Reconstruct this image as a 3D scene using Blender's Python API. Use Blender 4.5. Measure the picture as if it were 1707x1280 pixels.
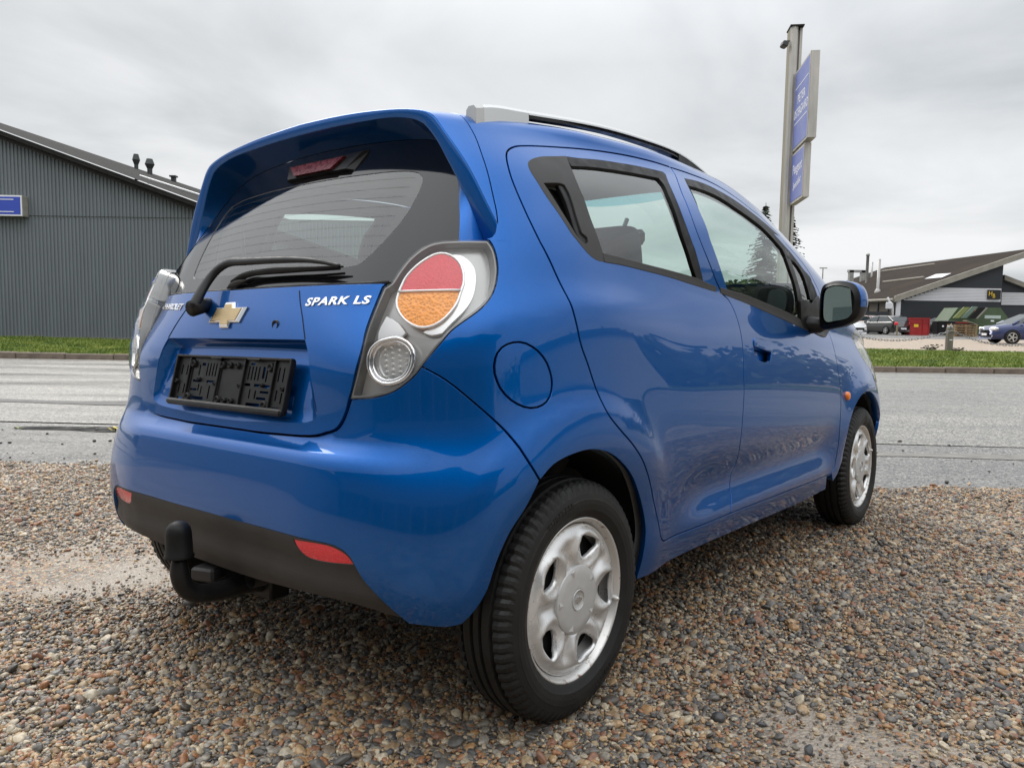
import bpy, math, random
import numpy as np
from mathutils import Matrix, Vector
from mathutils.geometry import delaunay_2d_cdt

for o in list(bpy.data.objects):
    bpy.data.objects.remove(o)
random.seed(7)
rng = np.random.default_rng(11)
scene = bpy.context.scene
COL = scene.collection
rad = math.radians

# ------------------------------------------------------------------ camera
def cam_rot(yaw, pitch, roll):
    f = np.array([-math.sin(yaw) * math.cos(pitch), math.cos(yaw) * math.cos(pitch), math.sin(pitch)])
    r = np.array([math.cos(yaw), math.sin(yaw), 0.0])
    u = np.cross(r, f)
    c, s = math.cos(roll), math.sin(roll)
    return c * r + s * u, -s * r + c * u, f

r_, u_, f_ = cam_rot(0.0, rad(-5.0), rad(0.9))
cam_data = bpy.data.cameras.new("camera")
cam = bpy.data.objects.new("camera", cam_data)
COL.objects.link(cam)
cam.matrix_world = Matrix(((r_[0], u_[0], -f_[0], 0.0), (r_[1], u_[1], -f_[1], 0.0),
                           (r_[2], u_[2], -f_[2], 1.0), (0, 0, 0, 1)))
cam_data.sensor_fit = 'HORIZONTAL'
cam_data.sensor_width = 36.0
cam_data.lens = 1286.07 / 1707.0 * 36.0
cam_data.clip_start = 0.05
cam_data.clip_end = 3000.0
scene.camera = cam

# ------------------------------------------------------------------ sky, sun, exposure
SUN_EL, SUN_AZ = rad(46), rad(-28)      # azimuth from +Y (camera forward) towards +X
world = bpy.data.worlds.new("World")
scene.world = world
world.use_nodes = True
nt = world.node_tree
nt.nodes.clear()
def wn(t, **k):
    n = nt.nodes.new(t)
    for a, b in k.items():
        setattr(n, a, b)
    return n
w_out = wn("ShaderNodeOutputWorld")
w_bg = wn("ShaderNodeBackground")
w_sky = wn("ShaderNodeTexSky", sky_type='NISHITA', sun_disc=False)
w_sky.sun_elevation = SUN_EL
w_sky.sun_rotation = SUN_AZ
w_sky.air_density = 1.2
w_sky.dust_density = 3.0
tc = wn("ShaderNodeTexCoord")
sep = wn("ShaderNodeSeparateXYZ")
nt.links.new(tc.outputs["Generated"], sep.inputs[0])
# cloud deck: project the view direction onto a plane overhead
addz = wn("ShaderNodeMath", operation='ADD'); addz.inputs[1].default_value = 0.16
absz = wn("ShaderNodeMath", operation='ABSOLUTE')
nt.links.new(sep.outputs[2], absz.inputs[0]); nt.links.new(absz.outputs[0], addz.inputs[0])
dx = wn("ShaderNodeMath", operation='DIVIDE'); dy = wn("ShaderNodeMath", operation='DIVIDE')
nt.links.new(sep.outputs[0], dx.inputs[0]); nt.links.new(addz.outputs[0], dx.inputs[1])
nt.links.new(sep.outputs[1], dy.inputs[0]); nt.links.new(addz.outputs[0], dy.inputs[1])
comb = wn("ShaderNodeCombineXYZ")
nt.links.new(dx.outputs[0], comb.inputs[0]); nt.links.new(dy.outputs[0], comb.inputs[1])
n1 = wn("ShaderNodeTexNoise"); n1.inputs["Scale"].default_value = 0.85; n1.inputs["Detail"].default_value = 6; n1.inputs["Roughness"].default_value = 0.52; n1.inputs["Distortion"].default_value = 0.5
nt.links.new(comb.outputs[0], n1.inputs["Vector"])
n2 = wn("ShaderNodeTexNoise"); n2.inputs["Scale"].default_value = 0.3; n2.inputs["Detail"].default_value = 3
nt.links.new(comb.outputs[0], n2.inputs["Vector"])
mixn = wn("ShaderNodeMath", operation='ADD'); mixn.use_clamp = True
m2 = wn("ShaderNodeMath", operation='MULTIPLY_ADD'); m2.inputs[1].default_value = 0.9; m2.inputs[2].default_value = -0.45
nt.links.new(n2.outputs[0], m2.inputs[0])
nt.links.new(n1.outputs[0], mixn.inputs[0]); nt.links.new(m2.outputs[0], mixn.inputs[1])
ramp = wn("ShaderNodeValToRGB")
cr = ramp.color_ramp
cr.elements[0].position = 0.30; cr.elements[0].color = (0.43, 0.455, 0.475, 1)
cr.elements[1].position = 0.68; cr.elements[1].color = (0.71, 0.72, 0.735, 1)
e = cr.elements.new(0.48); e.color = (0.585, 0.60, 0.615, 1)
nt.links.new(mixn.outputs[0], ramp.inputs[0])
# overcast sky: brighter towards the zenith
zen = wn("ShaderNodeMapRange"); zen.inputs[1].default_value = 0.30; zen.inputs[2].default_value = 0.95
zen.inputs[3].default_value = 1.0; zen.inputs[4].default_value = 2.9
nt.links.new(sep.outputs[2], zen.inputs[0])
vm = wn("ShaderNodeVectorMath", operation='SCALE')
nt.links.new(ramp.outputs[0], vm.inputs[0]); nt.links.new(zen.outputs[0], vm.inputs["Scale"])
sk = wn("ShaderNodeVectorMath", operation='SCALE'); sk.inputs["Scale"].default_value = 0.08
nt.links.new(w_sky.outputs[0], sk.inputs[0])
wm = wn("ShaderNodeMix", data_type='RGBA'); wm.inputs[0].default_value = 0.93
nt.links.new(sk.outputs[0], wm.inputs[6]); nt.links.new(vm.outputs[0], wm.inputs[7])
nt.links.new(wm.outputs[2], w_bg.inputs[0])
w_bg.inputs[1].default_value = 1.0
nt.links.new(w_bg.outputs[0], w_out.inputs[0])

sun_data = bpy.data.lights.new("sun", 'SUN')
sun_data.energy = 1.5
sun_data.angle = rad(36)
sun_data.color = (1.0, 0.96, 0.9)
sun = bpy.data.objects.new("sun", sun_data)
COL.objects.link(sun)
sd = Vector((math.sin(SUN_AZ) * math.cos(SUN_EL), math.cos(SUN_AZ) * math.cos(SUN_EL), math.sin(SUN_EL)))
sun.rotation_euler = sd.to_track_quat('Z', 'Y').to_euler()
sun.location = (0, 0, 30)

vs = scene.view_settings
vs.view_transform = 'Standard'
vs.look = 'None'
vs.gamma = 1.0
vs.use_curve_mapping = False
vs.exposure = 0.42

# ------------------------------------------------------------------ materials
def mat(name, col, rough=0.5, metal=0.0, coat=0.0, spec=0.5, coat_rough=0.03, emit=None, trans=0.0):
    m = bpy.data.materials.new(name)
    m.use_nodes = True
    b = m.node_tree.nodes["Principled BSDF"]
    b.inputs["Base Color"].default_value = (*col, 1)
    b.inputs["Roughness"].default_value = rough
    b.inputs["Metallic"].default_value = metal
    b.inputs["Coat Weight"].default_value = coat
    b.inputs["Coat Roughness"].default_value = coat_rough
    b.inputs["Specular IOR Level"].default_value = spec
    if trans:
        b.inputs["Transmission Weight"].default_value = trans
    if emit:
        b.inputs["Emission Color"].default_value = (*emit[0], 1)
        b.inputs["Emission Strength"].default_value = emit[1]
    return m

def nodes(m):
    t = m.node_tree
    return t, t.nodes["Principled BSDF"]

def add(t, typ, **k):
    n = t.nodes.new(typ)
    for a, b in k.items():
        setattr(n, a, b)
    return n

def vary(m, scale=8.0, amount=0.25, rough_amt=0.1, detail=5, bump=0.0, bscale=None, coords="Object", stretch=None):
    """procedural colour and gloss variation, optional fine relief"""
    t, b = nodes(m)
    c = add(t, "ShaderNodeTexCoord")
    src = c.outputs[coords]
    if stretch:
        mp = add(t, "ShaderNodeMapping"); mp.inputs["Scale"].default_value = stretch
        t.links.new(src, mp.inputs[0]); src = mp.outputs[0]
    n = add(t, "ShaderNodeTexNoise"); n.inputs["Scale"].default_value = scale; n.inputs["Detail"].default_value = detail
    t.links.new(src, n.inputs["Vector"])
    col = b.inputs["Base Color"].default_value[:]
    mr = add(t, "ShaderNodeMapRange"); mr.inputs[1].default_value = .25; mr.inputs[2].default_value = .75
    mr.inputs[3].default_value = 1 - amount; mr.inputs[4].default_value = 1 + amount
    t.links.new(n.outputs[0], mr.inputs[0])
    sc = add(t, "ShaderNodeVectorMath", operation='SCALE'); sc.inputs[0].default_value = col[:3]
    t.links.new(mr.outputs[0], sc.inputs["Scale"]); t.links.new(sc.outputs[0], b.inputs["Base Color"])
    r = b.inputs["Roughness"].default_value
    m2 = add(t, "ShaderNodeMapRange"); m2.inputs[1].default_value = .3; m2.inputs[2].default_value = .7
    m2.inputs[3].default_value = max(.02, r - rough_amt); m2.inputs[4].default_value = min(1, r + rough_amt)
    t.links.new(n.outputs[0], m2.inputs[0]); t.links.new(m2.outputs[0], b.inputs["Roughness"])
    if bump:
        n3 = add(t, "ShaderNodeTexNoise"); n3.inputs["Scale"].default_value = bscale or scale * 6; n3.inputs["Detail"].default_value = 4
        t.links.new(src, n3.inputs["Vector"])
        bp = add(t, "ShaderNodeBump"); bp.inputs["Strength"].default_value = 1.0; bp.inputs["Distance"].default_value = bump
        t.links.new(n3.outputs[0], bp.inputs["Height"]); t.links.new(bp.outputs[0], b.inputs["Normal"])
    return m

def glass_mat(name, tint, rough=0.0, dirt=0.0, ior=1.5):
    """thin pane: tinted see-through plus fresnel mirror"""
    m = bpy.data.materials.new(name); m.use_nodes = True
    t = m.node_tree; t.nodes.clear()
    o = add(t, "ShaderNodeOutputMaterial"); mx = add(t, "ShaderNodeMixShader")
    tr = add(t, "ShaderNodeBsdfTransparent"); tr.inputs[0].default_value = (*tint, 1)
    gl = add(t, "ShaderNodeBsdfGlossy"); gl.inputs[0].default_value = (1, 1, 1, 1); gl.inputs["Roughness"].default_value = rough
    fr = add(t, "ShaderNodeFresnel")
    ge = add(t, "ShaderNodeNewGeometry"); mi = add(t, "ShaderNodeMapRange")      # same reflectance from both sides of the pane
    mi.inputs[3].default_value = ior; mi.inputs[4].default_value = 1 / ior
    t.links.new(ge.outputs["Backfacing"], mi.inputs[0]); t.links.new(mi.outputs[0], fr.inputs[0])
    t.links.new(fr.outputs[0], mx.inputs[0]); t.links.new(tr.outputs[0], mx.inputs[1]); t.links.new(gl.outputs[0], mx.inputs[2])
    t.links.new(mx.outputs[0], o.inputs[0])
    return m

M = {}
def paint_mat():
    m = mat("blue_metallic_paint", (0.0, 0.094, 0.365), rough=.36, metal=.8, coat=1.0, spec=0.0, coat_rough=.015)
    m.node_tree.nodes["Principled BSDF"].inputs["Coat IOR"].default_value = 1.40
    t, b = nodes(m)
    c = add(t, "ShaderNodeTexCoord")
    # flake sparkle in the base layer
    v = add(t, "ShaderNodeTexNoise"); v.inputs["Scale"].default_value = 900; v.inputs["Detail"].default_value = 1
    t.links.new(c.outputs["Object"], v.inputs["Vector"])
    mr = add(t, "ShaderNodeMapRange"); mr.inputs[1].default_value = .3; mr.inputs[2].default_value = .7; mr.inputs[3].default_value = .85; mr.inputs[4].default_value = 1.2
    t.links.new(v.outputs[0], mr.inputs[0])
    sc = add(t, "ShaderNodeVectorMath", operation='SCALE'); sc.inputs[0].default_value = (0.0, 0.094, 0.365)
    t.links.new(mr.outputs[0], sc.inputs["Scale"])
    # road film: thin dust, thicker low down, broken by noise
    sp = add(t, "ShaderNodeSeparateXYZ"); t.links.new(c.outputs["Object"], sp.inputs[0])
    low = add(t, "ShaderNodeMapRange"); low.inputs[1].default_value = .25; low.inputs[2].default_value = .62; low.inputs[3].default_value = .11; low.inputs[4].default_value = .0
    t.links.new(sp.outputs[2], low.inputs[0])
    dn = add(t, "ShaderNodeTexNoise"); dn.inputs["Scale"].default_value = 26; dn.inputs["Detail"].default_value = 8; dn.inputs["Roughness"].default_value = .7
    t.links.new(c.outputs["Object"], dn.inputs["Vector"])
    dm = add(t, "ShaderNodeMath", operation='MULTIPLY'); t.links.new(low.outputs[0], dm.inputs[0]); t.links.new(dn.outputs[0], dm.inputs[1])
    mx = add(t, "ShaderNodeMix", data_type='RGBA'); mx.inputs[7].default_value = (.16, .13, .10, 1)
    t.links.new(dm.outputs[0], mx.inputs[0]); t.links.new(sc.outputs[0], mx.inputs[6]); t.links.new(mx.outputs[2], b.inputs["Base Color"])
    # fine dust specks and dried drops; also painted-in speckle of reflected gravel, mostly low
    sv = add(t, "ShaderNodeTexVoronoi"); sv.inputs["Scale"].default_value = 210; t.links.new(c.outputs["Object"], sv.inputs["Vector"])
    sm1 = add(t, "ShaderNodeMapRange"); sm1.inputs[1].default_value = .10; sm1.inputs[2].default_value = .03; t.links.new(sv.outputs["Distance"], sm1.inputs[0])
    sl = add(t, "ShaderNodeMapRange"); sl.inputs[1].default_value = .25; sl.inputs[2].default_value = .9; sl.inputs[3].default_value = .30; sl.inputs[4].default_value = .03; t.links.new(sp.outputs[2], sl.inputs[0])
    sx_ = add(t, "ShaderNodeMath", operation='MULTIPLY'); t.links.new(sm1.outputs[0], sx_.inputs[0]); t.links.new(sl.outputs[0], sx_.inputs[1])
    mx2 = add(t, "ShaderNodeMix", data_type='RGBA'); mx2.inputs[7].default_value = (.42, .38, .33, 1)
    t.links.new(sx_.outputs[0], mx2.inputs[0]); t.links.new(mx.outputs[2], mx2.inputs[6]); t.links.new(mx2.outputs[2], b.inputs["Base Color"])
    # wet specks in the clear coat
    dr = add(t, "ShaderNodeTexNoise"); dr.inputs["Scale"].default_value = 60; dr.inputs["Detail"].default_value = 3
    t.links.new(c.outputs["Object"], dr.inputs["Vector"])
    rr = add(t, "ShaderNodeMapRange"); rr.inputs[1].default_value = .4; rr.inputs[2].default_value = .75; rr.inputs[3].default_value = .008; rr.inputs[4].default_value = .035
    t.links.new(dr.outputs[0], rr.inputs[0]); t.links.new(rr.outputs[0], b.inputs["Coat Roughness"])
    return m
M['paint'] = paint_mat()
M['trim_in'] = vary(mat("grey_cabin_trim", (.16, .165, .165), rough=.75), 30, .12, .05)
M['headliner'] = mat("pale_headliner", (.42, .43, .42), rough=.9)
M['black'] = vary(mat("black_plastic", (.009, .009, .0095), rough=.40, spec=.3), 25, .25, .1)
M['gloss_black'] = mat("gloss_black", (.006, .006, .007), rough=.06)
M['grey_plastic'] = vary(mat("weathered_grey_plastic", (.034, .032, .031), rough=.5, spec=.35), 14, .22, .08, bump=.0004, bscale=300)
M['dark_void'] = mat("dark_underbody", (.006, .006, .006), rough=.9)
M['rubber'] = vary(mat("rubber_seal", (.006, .006, .006), rough=.5, spec=.25), 30, .2, .1)
M['brake_lens'] = vary(mat("shaded_red_lens", (.13, .018, .022), rough=.3), 90, .4, .1)  # red lens with the shade under the spoiler put into its colour
M['chrome'] = mat("chrome", (.82, .82, .83), rough=.08, metal=1)
M['silver'] = mat("satin_silver", (.62, .62, .61), rough=.28, metal=.85)
M['reflector'] = mat("lamp_bowl", (.84, .84, .83), rough=.14, metal=.6)
M['lamp_grey'] = mat("lamp_housing_grey", (.52, .52, .51), rough=.22, metal=.4)
M['red_lens'] = mat("red_lens", (.70, .03, .045), rough=.06, coat=.6)
M['amber_lens'] = mat("amber_lens", (1.0, .36, .03), rough=.06, coat=.6)
M['orange_lens'] = mat("orange_marker", (.85, .19, .01), rough=.15, coat=.5)
M['clear'] = glass_mat("clear_lamp_cover", (.95, .95, .95), ior=1.42)
M['glass'] = glass_mat("tinted_window", (.78, .90, .86), ior=2.0)
M['rear_glass'] = glass_mat("rear_window_glass", (.68, .79, .75), ior=1.8)
M['mirror'] = mat("mirror_glass", (.58, .75, .71), rough=.01, metal=1)
M['gold'] = vary(mat("brushed_gold", (.62, .47, .26), rough=.32, metal=.8), 40, .1, .05)
M['seat'] = vary(mat("seat_fabric", (.06, .06, .062), rough=.9), 60, .3, .02)

# ------------------------------------------------------------------ object helpers
def link(name, me, m, parent=None, mtx=None):
    o = bpy.data.objects.new(name, me)
    COL.objects.link(o)
    if m is not None:
        for x in (m if isinstance(m, (list, tuple)) else [m]):
            me.materials.append(x)
    if parent is not None:
        o.parent = parent
    if mtx is not None:
        o.matrix_local = mtx
    return o

def mesh_from(name, V, F, normals=None, smooth=True, midx=None):
    me = bpy.data.meshes.new(name)
    me.from_pydata([tuple(map(float, v)) for v in V], [], [tuple(map(int, f)) for f in F])
    if smooth:
        me.polygons.foreach_set('use_smooth', [True] * len(me.polygons))
    if midx is not None:
        me.polygons.foreach_set('material_index', [int(i) for i in midx])
    me.update()
    if normals is not None:
        me.normals_split_custom_set_from_vertices([tuple(map(float, n)) for n in normals])
    return me

def thing(name, label, cat, loc=(0, 0, 0), rz=0.0, group=None, mtx=None):
    o = bpy.data.objects.new(name, None)
    COL.objects.link(o)
    o.empty_display_size = .1
    if mtx is not None:
        o.matrix_world = mtx
    else:
        o.location = loc
        o.rotation_euler = (0, 0, rz)
    o['label'] = label
    o['category'] = cat
    if group:
        o['group'] = group
    return o

def tag(o, label, cat, group=None):
    o['label'] = label
    o['category'] = cat
    if group:
        o['group'] = group
    return o

def struct(o, kind='structure'):
    o['kind'] = kind
    return o

class MB:
    """collects shapes for one mesh"""
    def __init__(s):
        s.V = []; s.F = []; s.mi = []
    def add(s, V, F, mi=0):
        n = len(s.V)
        s.V += [tuple(v) for v in V]
        s.F += [tuple(i + n for i in f) for f in F]
        s.mi += [mi] * len(F)
        return s
    def box(s, c, d, rot=None, mi=0, bevel=0.0, taper=(1, 1)):
        hx, hy, hz = d[0] / 2, d[1] / 2, d[2] / 2
        if bevel <= 0:
            V = [(sx * hx * (taper[0] if sz > 0 else 1), sy * hy * (taper[1] if sz > 0 else 1), sz * hz) for sz in (-1, 1) for sx, sy in ((-1, -1), (1, -1), (1, 1), (-1, 1))]
            F = [(3, 2, 1, 0), (4, 5, 6, 7), (0, 1, 5, 4), (1, 2, 6, 5), (2, 3, 7, 6), (3, 0, 4, 7)]
        else:
            b = min(bevel, hx * .95, hy * .95, hz * .95)
            ring = lambda x, y, z: [(-x, -y + (hy - y > 0) * 0, z)]
            def rr(x, y, z, bb):
                return [(-x + bb, -y, z), (x - bb, -y, z), (x, -y + bb, z), (x, y - bb, z), (x - bb, y, z), (-x + bb, y, z), (-x, y - bb, z), (-x, -y + bb, z)]
            tx, ty = taper
            V = rr(hx - b, hy - b, -hz, b * .6) + rr(hx, hy, -hz + b, b) + rr(hx * tx, hy * ty, hz - b, b) + rr((hx - b) * tx, (hy - b) * ty, hz, b * .6)
            F = [tuple(range(7, -1, -1)), tuple(range(24, 32))]
            for k in range(3):
                for i in range(8):
                    j = (i + 1) % 8
                    F.append((k * 8 + i, k * 8 + j, k * 8 + 8 + j, k * 8 + 8 + i))
        V = [Vector(v) for v in V]
        if rot is not None:
            R = rot if isinstance(rot, Matrix) else Matrix.Rotation(rot, 3, 'Z')
            V = [R @ v for v in V]
        V = [v + Vector(c) for v in V]
        return s.add(V, F, mi)
    def tube(s, pts, r, seg=8, caps=True, mi=0, closed=False, squash=None):
        P_ = [Vector(p) for p in pts]
        n = len(P_)
        rs = r if isinstance(r, (list, tuple, np.ndarray)) else [r] * n
        V = []; up = None
        for i in range(n):
            if closed:
                t = P_[(i + 1) % n] - P_[i - 1]
            else:
                t = P_[min(i + 1, n - 1)] - P_[max(i - 1, 0)]
            t.normalize()
            if up is None:
                a = Vector((0, 0, 1)) if abs(t.z) < .9 else Vector((1, 0, 0))
                up = (a - t * a.dot(t)).normalized()
            else:
                up = (up - t * up.dot(t)).normalized()
            sd_ = t.cross(up)
            for k in range(seg):
                a = 2 * math.pi * k / seg
                q = up * math.cos(a) * (squash or 1) + sd_ * math.sin(a)
                V.append(P_[i] + q * rs[i])
        F = []
        m = n if closed else n - 1
        for i in range(m):
            for k in range(seg):
                a = i * seg + k; b = i * seg + (k + 1) % seg
                c = ((i + 1) % n) * seg + (k + 1) % seg; d = ((i + 1) % n) * seg + k
                F.append((a, b, c, d))
        if caps and not closed:
            F.append(tuple(range(seg - 1, -1, -1)))
            F.append(tuple(range((n - 1) * seg, n * seg)))
        return s.add(V, F, mi)
    def lathe(s, prof, seg=48, axis='x', c=(0, 0, 0), mi=0, a0=0, a1=2 * math.pi):
        V = []; F = []
        full = abs(a1 - a0 - 2 * math.pi) < 1e-6
        ns = seg if full else seg + 1
        for k in range(ns):
            a = a0 + (a1 - a0) * k / seg
            ca, sa = math.cos(a), math.sin(a)
            for (x, r) in prof:
                v = {'x': (x, r * ca, r * sa), 'z': (r * ca, r * sa, x), 'y': (r * sa, x, r * ca)}[axis]
                V.append((v[0] + c[0], v[1] + c[1], v[2] + c[2]))
        n = len(prof)
        for k in range(seg):
            k2 = (k + 1) % ns
            for i in range(n - 1):
                F.append((k * n + i, k2 * n + i, k2 * n + i + 1, k * n + i + 1))
        return s.add(V, F, mi)
    def prism(s, poly, axis, lo, hi, mi=0):
        """polygon in the two other axes swept along an axis"""
        n = len(poly)
        def v(p, t):
            return {'x': (t, p[0], p[1]), 'y': (p[0], t, p[1]), 'z': (p[0], p[1], t)}[axis]
        V = [v(p, lo) for p in poly] + [v(p, hi) for p in poly]
        F = [tuple(range(n - 1, -1, -1)), tuple(range(n, 2 * n))] + [(i, (i + 1) % n, n + (i + 1) % n, n + i) for i in range(n)]
        return s.add(V, F, mi)
    def build(s, name, m, parent=None, smooth=False, mtx=None):
        me = mesh_from(name, s.V, s.F, smooth=smooth, midx=s.mi if any(s.mi) else None)
        return link(name, me, m, parent, mtx)

def text_mesh(txt, size, depth=.001, shear=0.0, space=1.0, bevel=0.0, align='CENTER', offset=0.0):
    cu = bpy.data.curves.new("lettering", 'FONT')
    cu.body = txt
    cu.size = size
    cu.extrude = depth
    cu.shear = shear
    cu.space_character = space
    cu.bevel_depth = bevel
    cu.align_x = align
    cu.align_y = 'CENTER'
    cu.resolution_u = 3
    cu.offset = offset
    ob = bpy.data.objects.new("lettering", cu)
    COL.objects.link(ob)
    dg = bpy.context.evaluated_depsgraph_get()
    me = bpy.data.meshes.new_from_object(ob.evaluated_get(dg))
    bpy.data.objects.remove(ob)
    bpy.data.curves.remove(cu)
    me.materials.clear()
    return me

# ------------------------------------------------------------------ body surface of the hatchback
def spl(xs,ys):
    xs=np.array(xs,float);ys=np.array(ys,float);n=len(xs)
    h=np.diff(xs);A=np.zeros((n,n));b=np.zeros(n);A[0,0]=A[-1,-1]=1
    for i in range(1,n-1):
        A[i,i-1]=h[i-1];A[i,i]=2*(h[i-1]+h[i]);A[i,i+1]=h[i];b[i]=6*((ys[i+1]-ys[i])/h[i]-(ys[i]-ys[i-1])/h[i-1])
    m=np.linalg.solve(A,b)
    def f(x):
        x=np.asarray(x,float);xc=np.clip(x,xs[0],xs[-1]);i=np.clip(np.searchsorted(xs,xc)-1,0,n-2)
        a=xs[i+1]-xc;c=xc-xs[i];hh=h[i]
        return m[i]*a**3/(6*hh)+m[i+1]*c**3/(6*hh)+(ys[i]/hh-m[i]*hh/6)*a+(ys[i+1]/hh-m[i+1]*hh/6)*c
    return f
Y0,Y1=.45,2.15
SE=.85  # arc speed in the rounded corners
ZB=spl([-.6,0,.4,.9,1.6,2.1,2.6,3.2],[1.087,1.085,1.062,1.02,.952,.90,.84,.72])
ZT=spl([-.6,-.2,.1,.5,.9,1.2,1.5,1.8,2.1,2.35,2.55,2.8,3.2],[1.43,1.455,1.483,1.513,1.535,1.535,1.49,1.405,1.282,1.115,1.0,.92,.78])
WB=spl([-.6,.2,1.0,1.8,2.4,3.2],[.728,.733,.738,.735,.72,.69])
YR=spl([.15,.3,.42,.55,.62,.66,.76,.88,.95,1.02,1.09,1.2,1.6],[-.39,-.44,-.468,-.466,-.455,-.445,-.437,-.43,-.415,-.388,-.36,-.34,-.31])
GW=spl([.1,.2,.26,.33,.42,.5,.6,.7,.8,.9,1.0,1.085],[.69,.727,.745,.757,.762,.772,.785,.788,.783,.772,.755,.733])
_cx=np.array([1,.975,.93,.875,.815,.77,.735,.67,.51,.26,0]);_ct=np.array([0,.12,.3,.5,.66,.77,.845,.895,.945,.985,1.])
_d=np.concatenate([[0],np.cumsum(np.hypot(np.diff(_cx)*.7,np.diff(_ct)*.38))]);_d/=_d[-1]
CX=spl(_d,_cx);CT=spl(_d,_ct)
def YF(z): return 3.02-.25*np.abs(z-.45)**2*2
def sm(x,a,b):
    t=np.clip((x-a)/(b-a),0,1); return t*t*(3-2*t)
def wside(y,v,z):
    low=GW(np.clip(z,.1,1.0+0*z))  # generic profile of z
    # warp profile so that it meets WB at the belt
    zb=ZB(y)
    k=GW(np.clip(np.where(v<0,(z-.1)/(zb-.1)*.985+.1,1.085),.1,1.085))
    return k
NE=5.0
def P(s,v,dents=True):
    s=np.asarray(s,float);v=np.asarray(v,float);s,v=np.broadcast_arrays(s,v)
    cap=v>0; vc=np.clip(v,0,1)
    ct=CT(vc);cx=CX(vc)
    # plan
    zlow=ZB(0.)+v
    zr=np.where(cap,1.087+ct*.37,zlow)
    l=Y0-YR(zr)
    al=np.clip(-s/SE,0,np.pi/2)
    NE=5+3.0*np.exp(-((zr-.42)/.2)**2); r=(np.abs(np.sin(al))**NE+np.abs(np.cos(al))**NE)**(-1/NE)
    Xr=np.cos(al)*r;Yr=np.sin(al)*r
    s1=Y1-Y0
    af=np.clip((s-s1)/SE,0,np.pi/2);nf=4.0
    rf=(np.abs(np.sin(af))**nf+np.abs(np.cos(af))**nf)**(-1/nf)
    lf=YF(np.where(cap,.8,.75+v*.8))-Y1
    y=np.where(s<0,Y0-l*Yr,np.where(s>s1,Y1+lf*np.sin(af)*rf,Y0+s))
    X=np.where(s<0,Xr,np.where(s>s1,np.cos(af)*rf,1))
    zb=ZB(np.minimum(y,2.9));zt=ZT(y)
    z=np.where(cap,zb+ct*(zt-zb),zb+v)
    w=GW(np.clip((z-.1)/(zb-.1)*.985+.1,.1,1.085))
    scale=WB(y)/.733
    w=np.where(cap,WB(y)*cx*(1+.09*sm(y,-.1,.9)*np.sin(np.pi*np.clip(ct,0,1))+.10*sm(y,-.12,.35)*(1-sm(y,.6,1.15))*np.exp(-.5*((ct-.93)/.07)**2)),w*(1+(scale-1)*sm(z,.6,1.05)))
    x=w*X
    if dents: x=x+side_relief(y,z)*X**3*(1-sm(v,-.12,0.)) 
    return np.stack([x,y,z],-1)
def side_relief(y,z):
    g=lambda a,b:np.exp(-.5*(a/b)**2)
    d=0*y
    for yc in (0,2.375):
        rr=np.hypot(y-yc,z-.28)
        d=d+.018*g(rr-.36,.07)
    # rear haunch: a shoulder line that leaves the lamp, crosses above the wheel and dies in the door
    zs=.925+.035*sm(y,-.25,.05)-.12*(1-sm(y,-.48,-.18))
    t=z-zs
    d=d+.015*(1-sm(y,.05,.60))*np.where(t>0,g(t,.038),g(t,.10))
    # crisp inner flare round the arch
    rr=np.hypot(y,z-.28); d=d+.006*np.where(rr>.44,g(rr-.44,.022),g(rr-.44,.06))*sm(y,-.45,-.25)*(1-sm(y,.30,.5))*sm(z,.45,.6)
    # door scallop
    m=sm(y,.45,.75)*(1-sm(y,1.75,2.0))
    d=d-.019*m*g(z-.435,.055)+.012*m*g(z-.335,.038)
    return d
KQ=.85; SC=-SE*np.pi/2; SF=(Y1-Y0)+SE*np.pi/2
def PX(s,q):
    """extended: s<SC mirrors to the left over the tail, s>SF over the nose, q>KQ over the roof"""
    s=np.asarray(s,float);q=np.asarray(q,float);s,q=np.broadcast_arrays(s,q)
    sg=np.ones(s.shape)
    a=s<SC; s=np.where(a,2*SC-s,s); sg=np.where(a,-sg,sg)
    a=s>SF; s=np.where(a,2*SF-s,s); sg=np.where(a,-sg,sg)
    v=np.where(q>0,q/KQ,q)
    a=v>1; v=np.where(a,2-v,v); sg=np.where(a,-sg,sg)
    M=P(s,v); M[...,0]*=sg
    return M
def NX(s,q,h=.004,f=PX):
    s=np.asarray(s,float);q=np.asarray(q,float)
    hq=h+.02*np.exp(-(q/.03)**2)
    du=f(s+h,q)-f(s-h,q);dq=f(s,q+hq)-f(s,q-hq)
    n=np.cross(du,dq);return n/(np.linalg.norm(n,axis=-1,keepdims=True)+1e-12)
def PG(s,q):
    """tailgate skin: tucked in towards its upper corners"""
    b=PX(s,q);n=NX(s,q,h=.01)
    d=(.010+.030*np.minimum((b[...,0]/.48)**2,1.6))*sm(b[...,2],.80,1.0)+.002
    return b-n*d[...,None]

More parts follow.
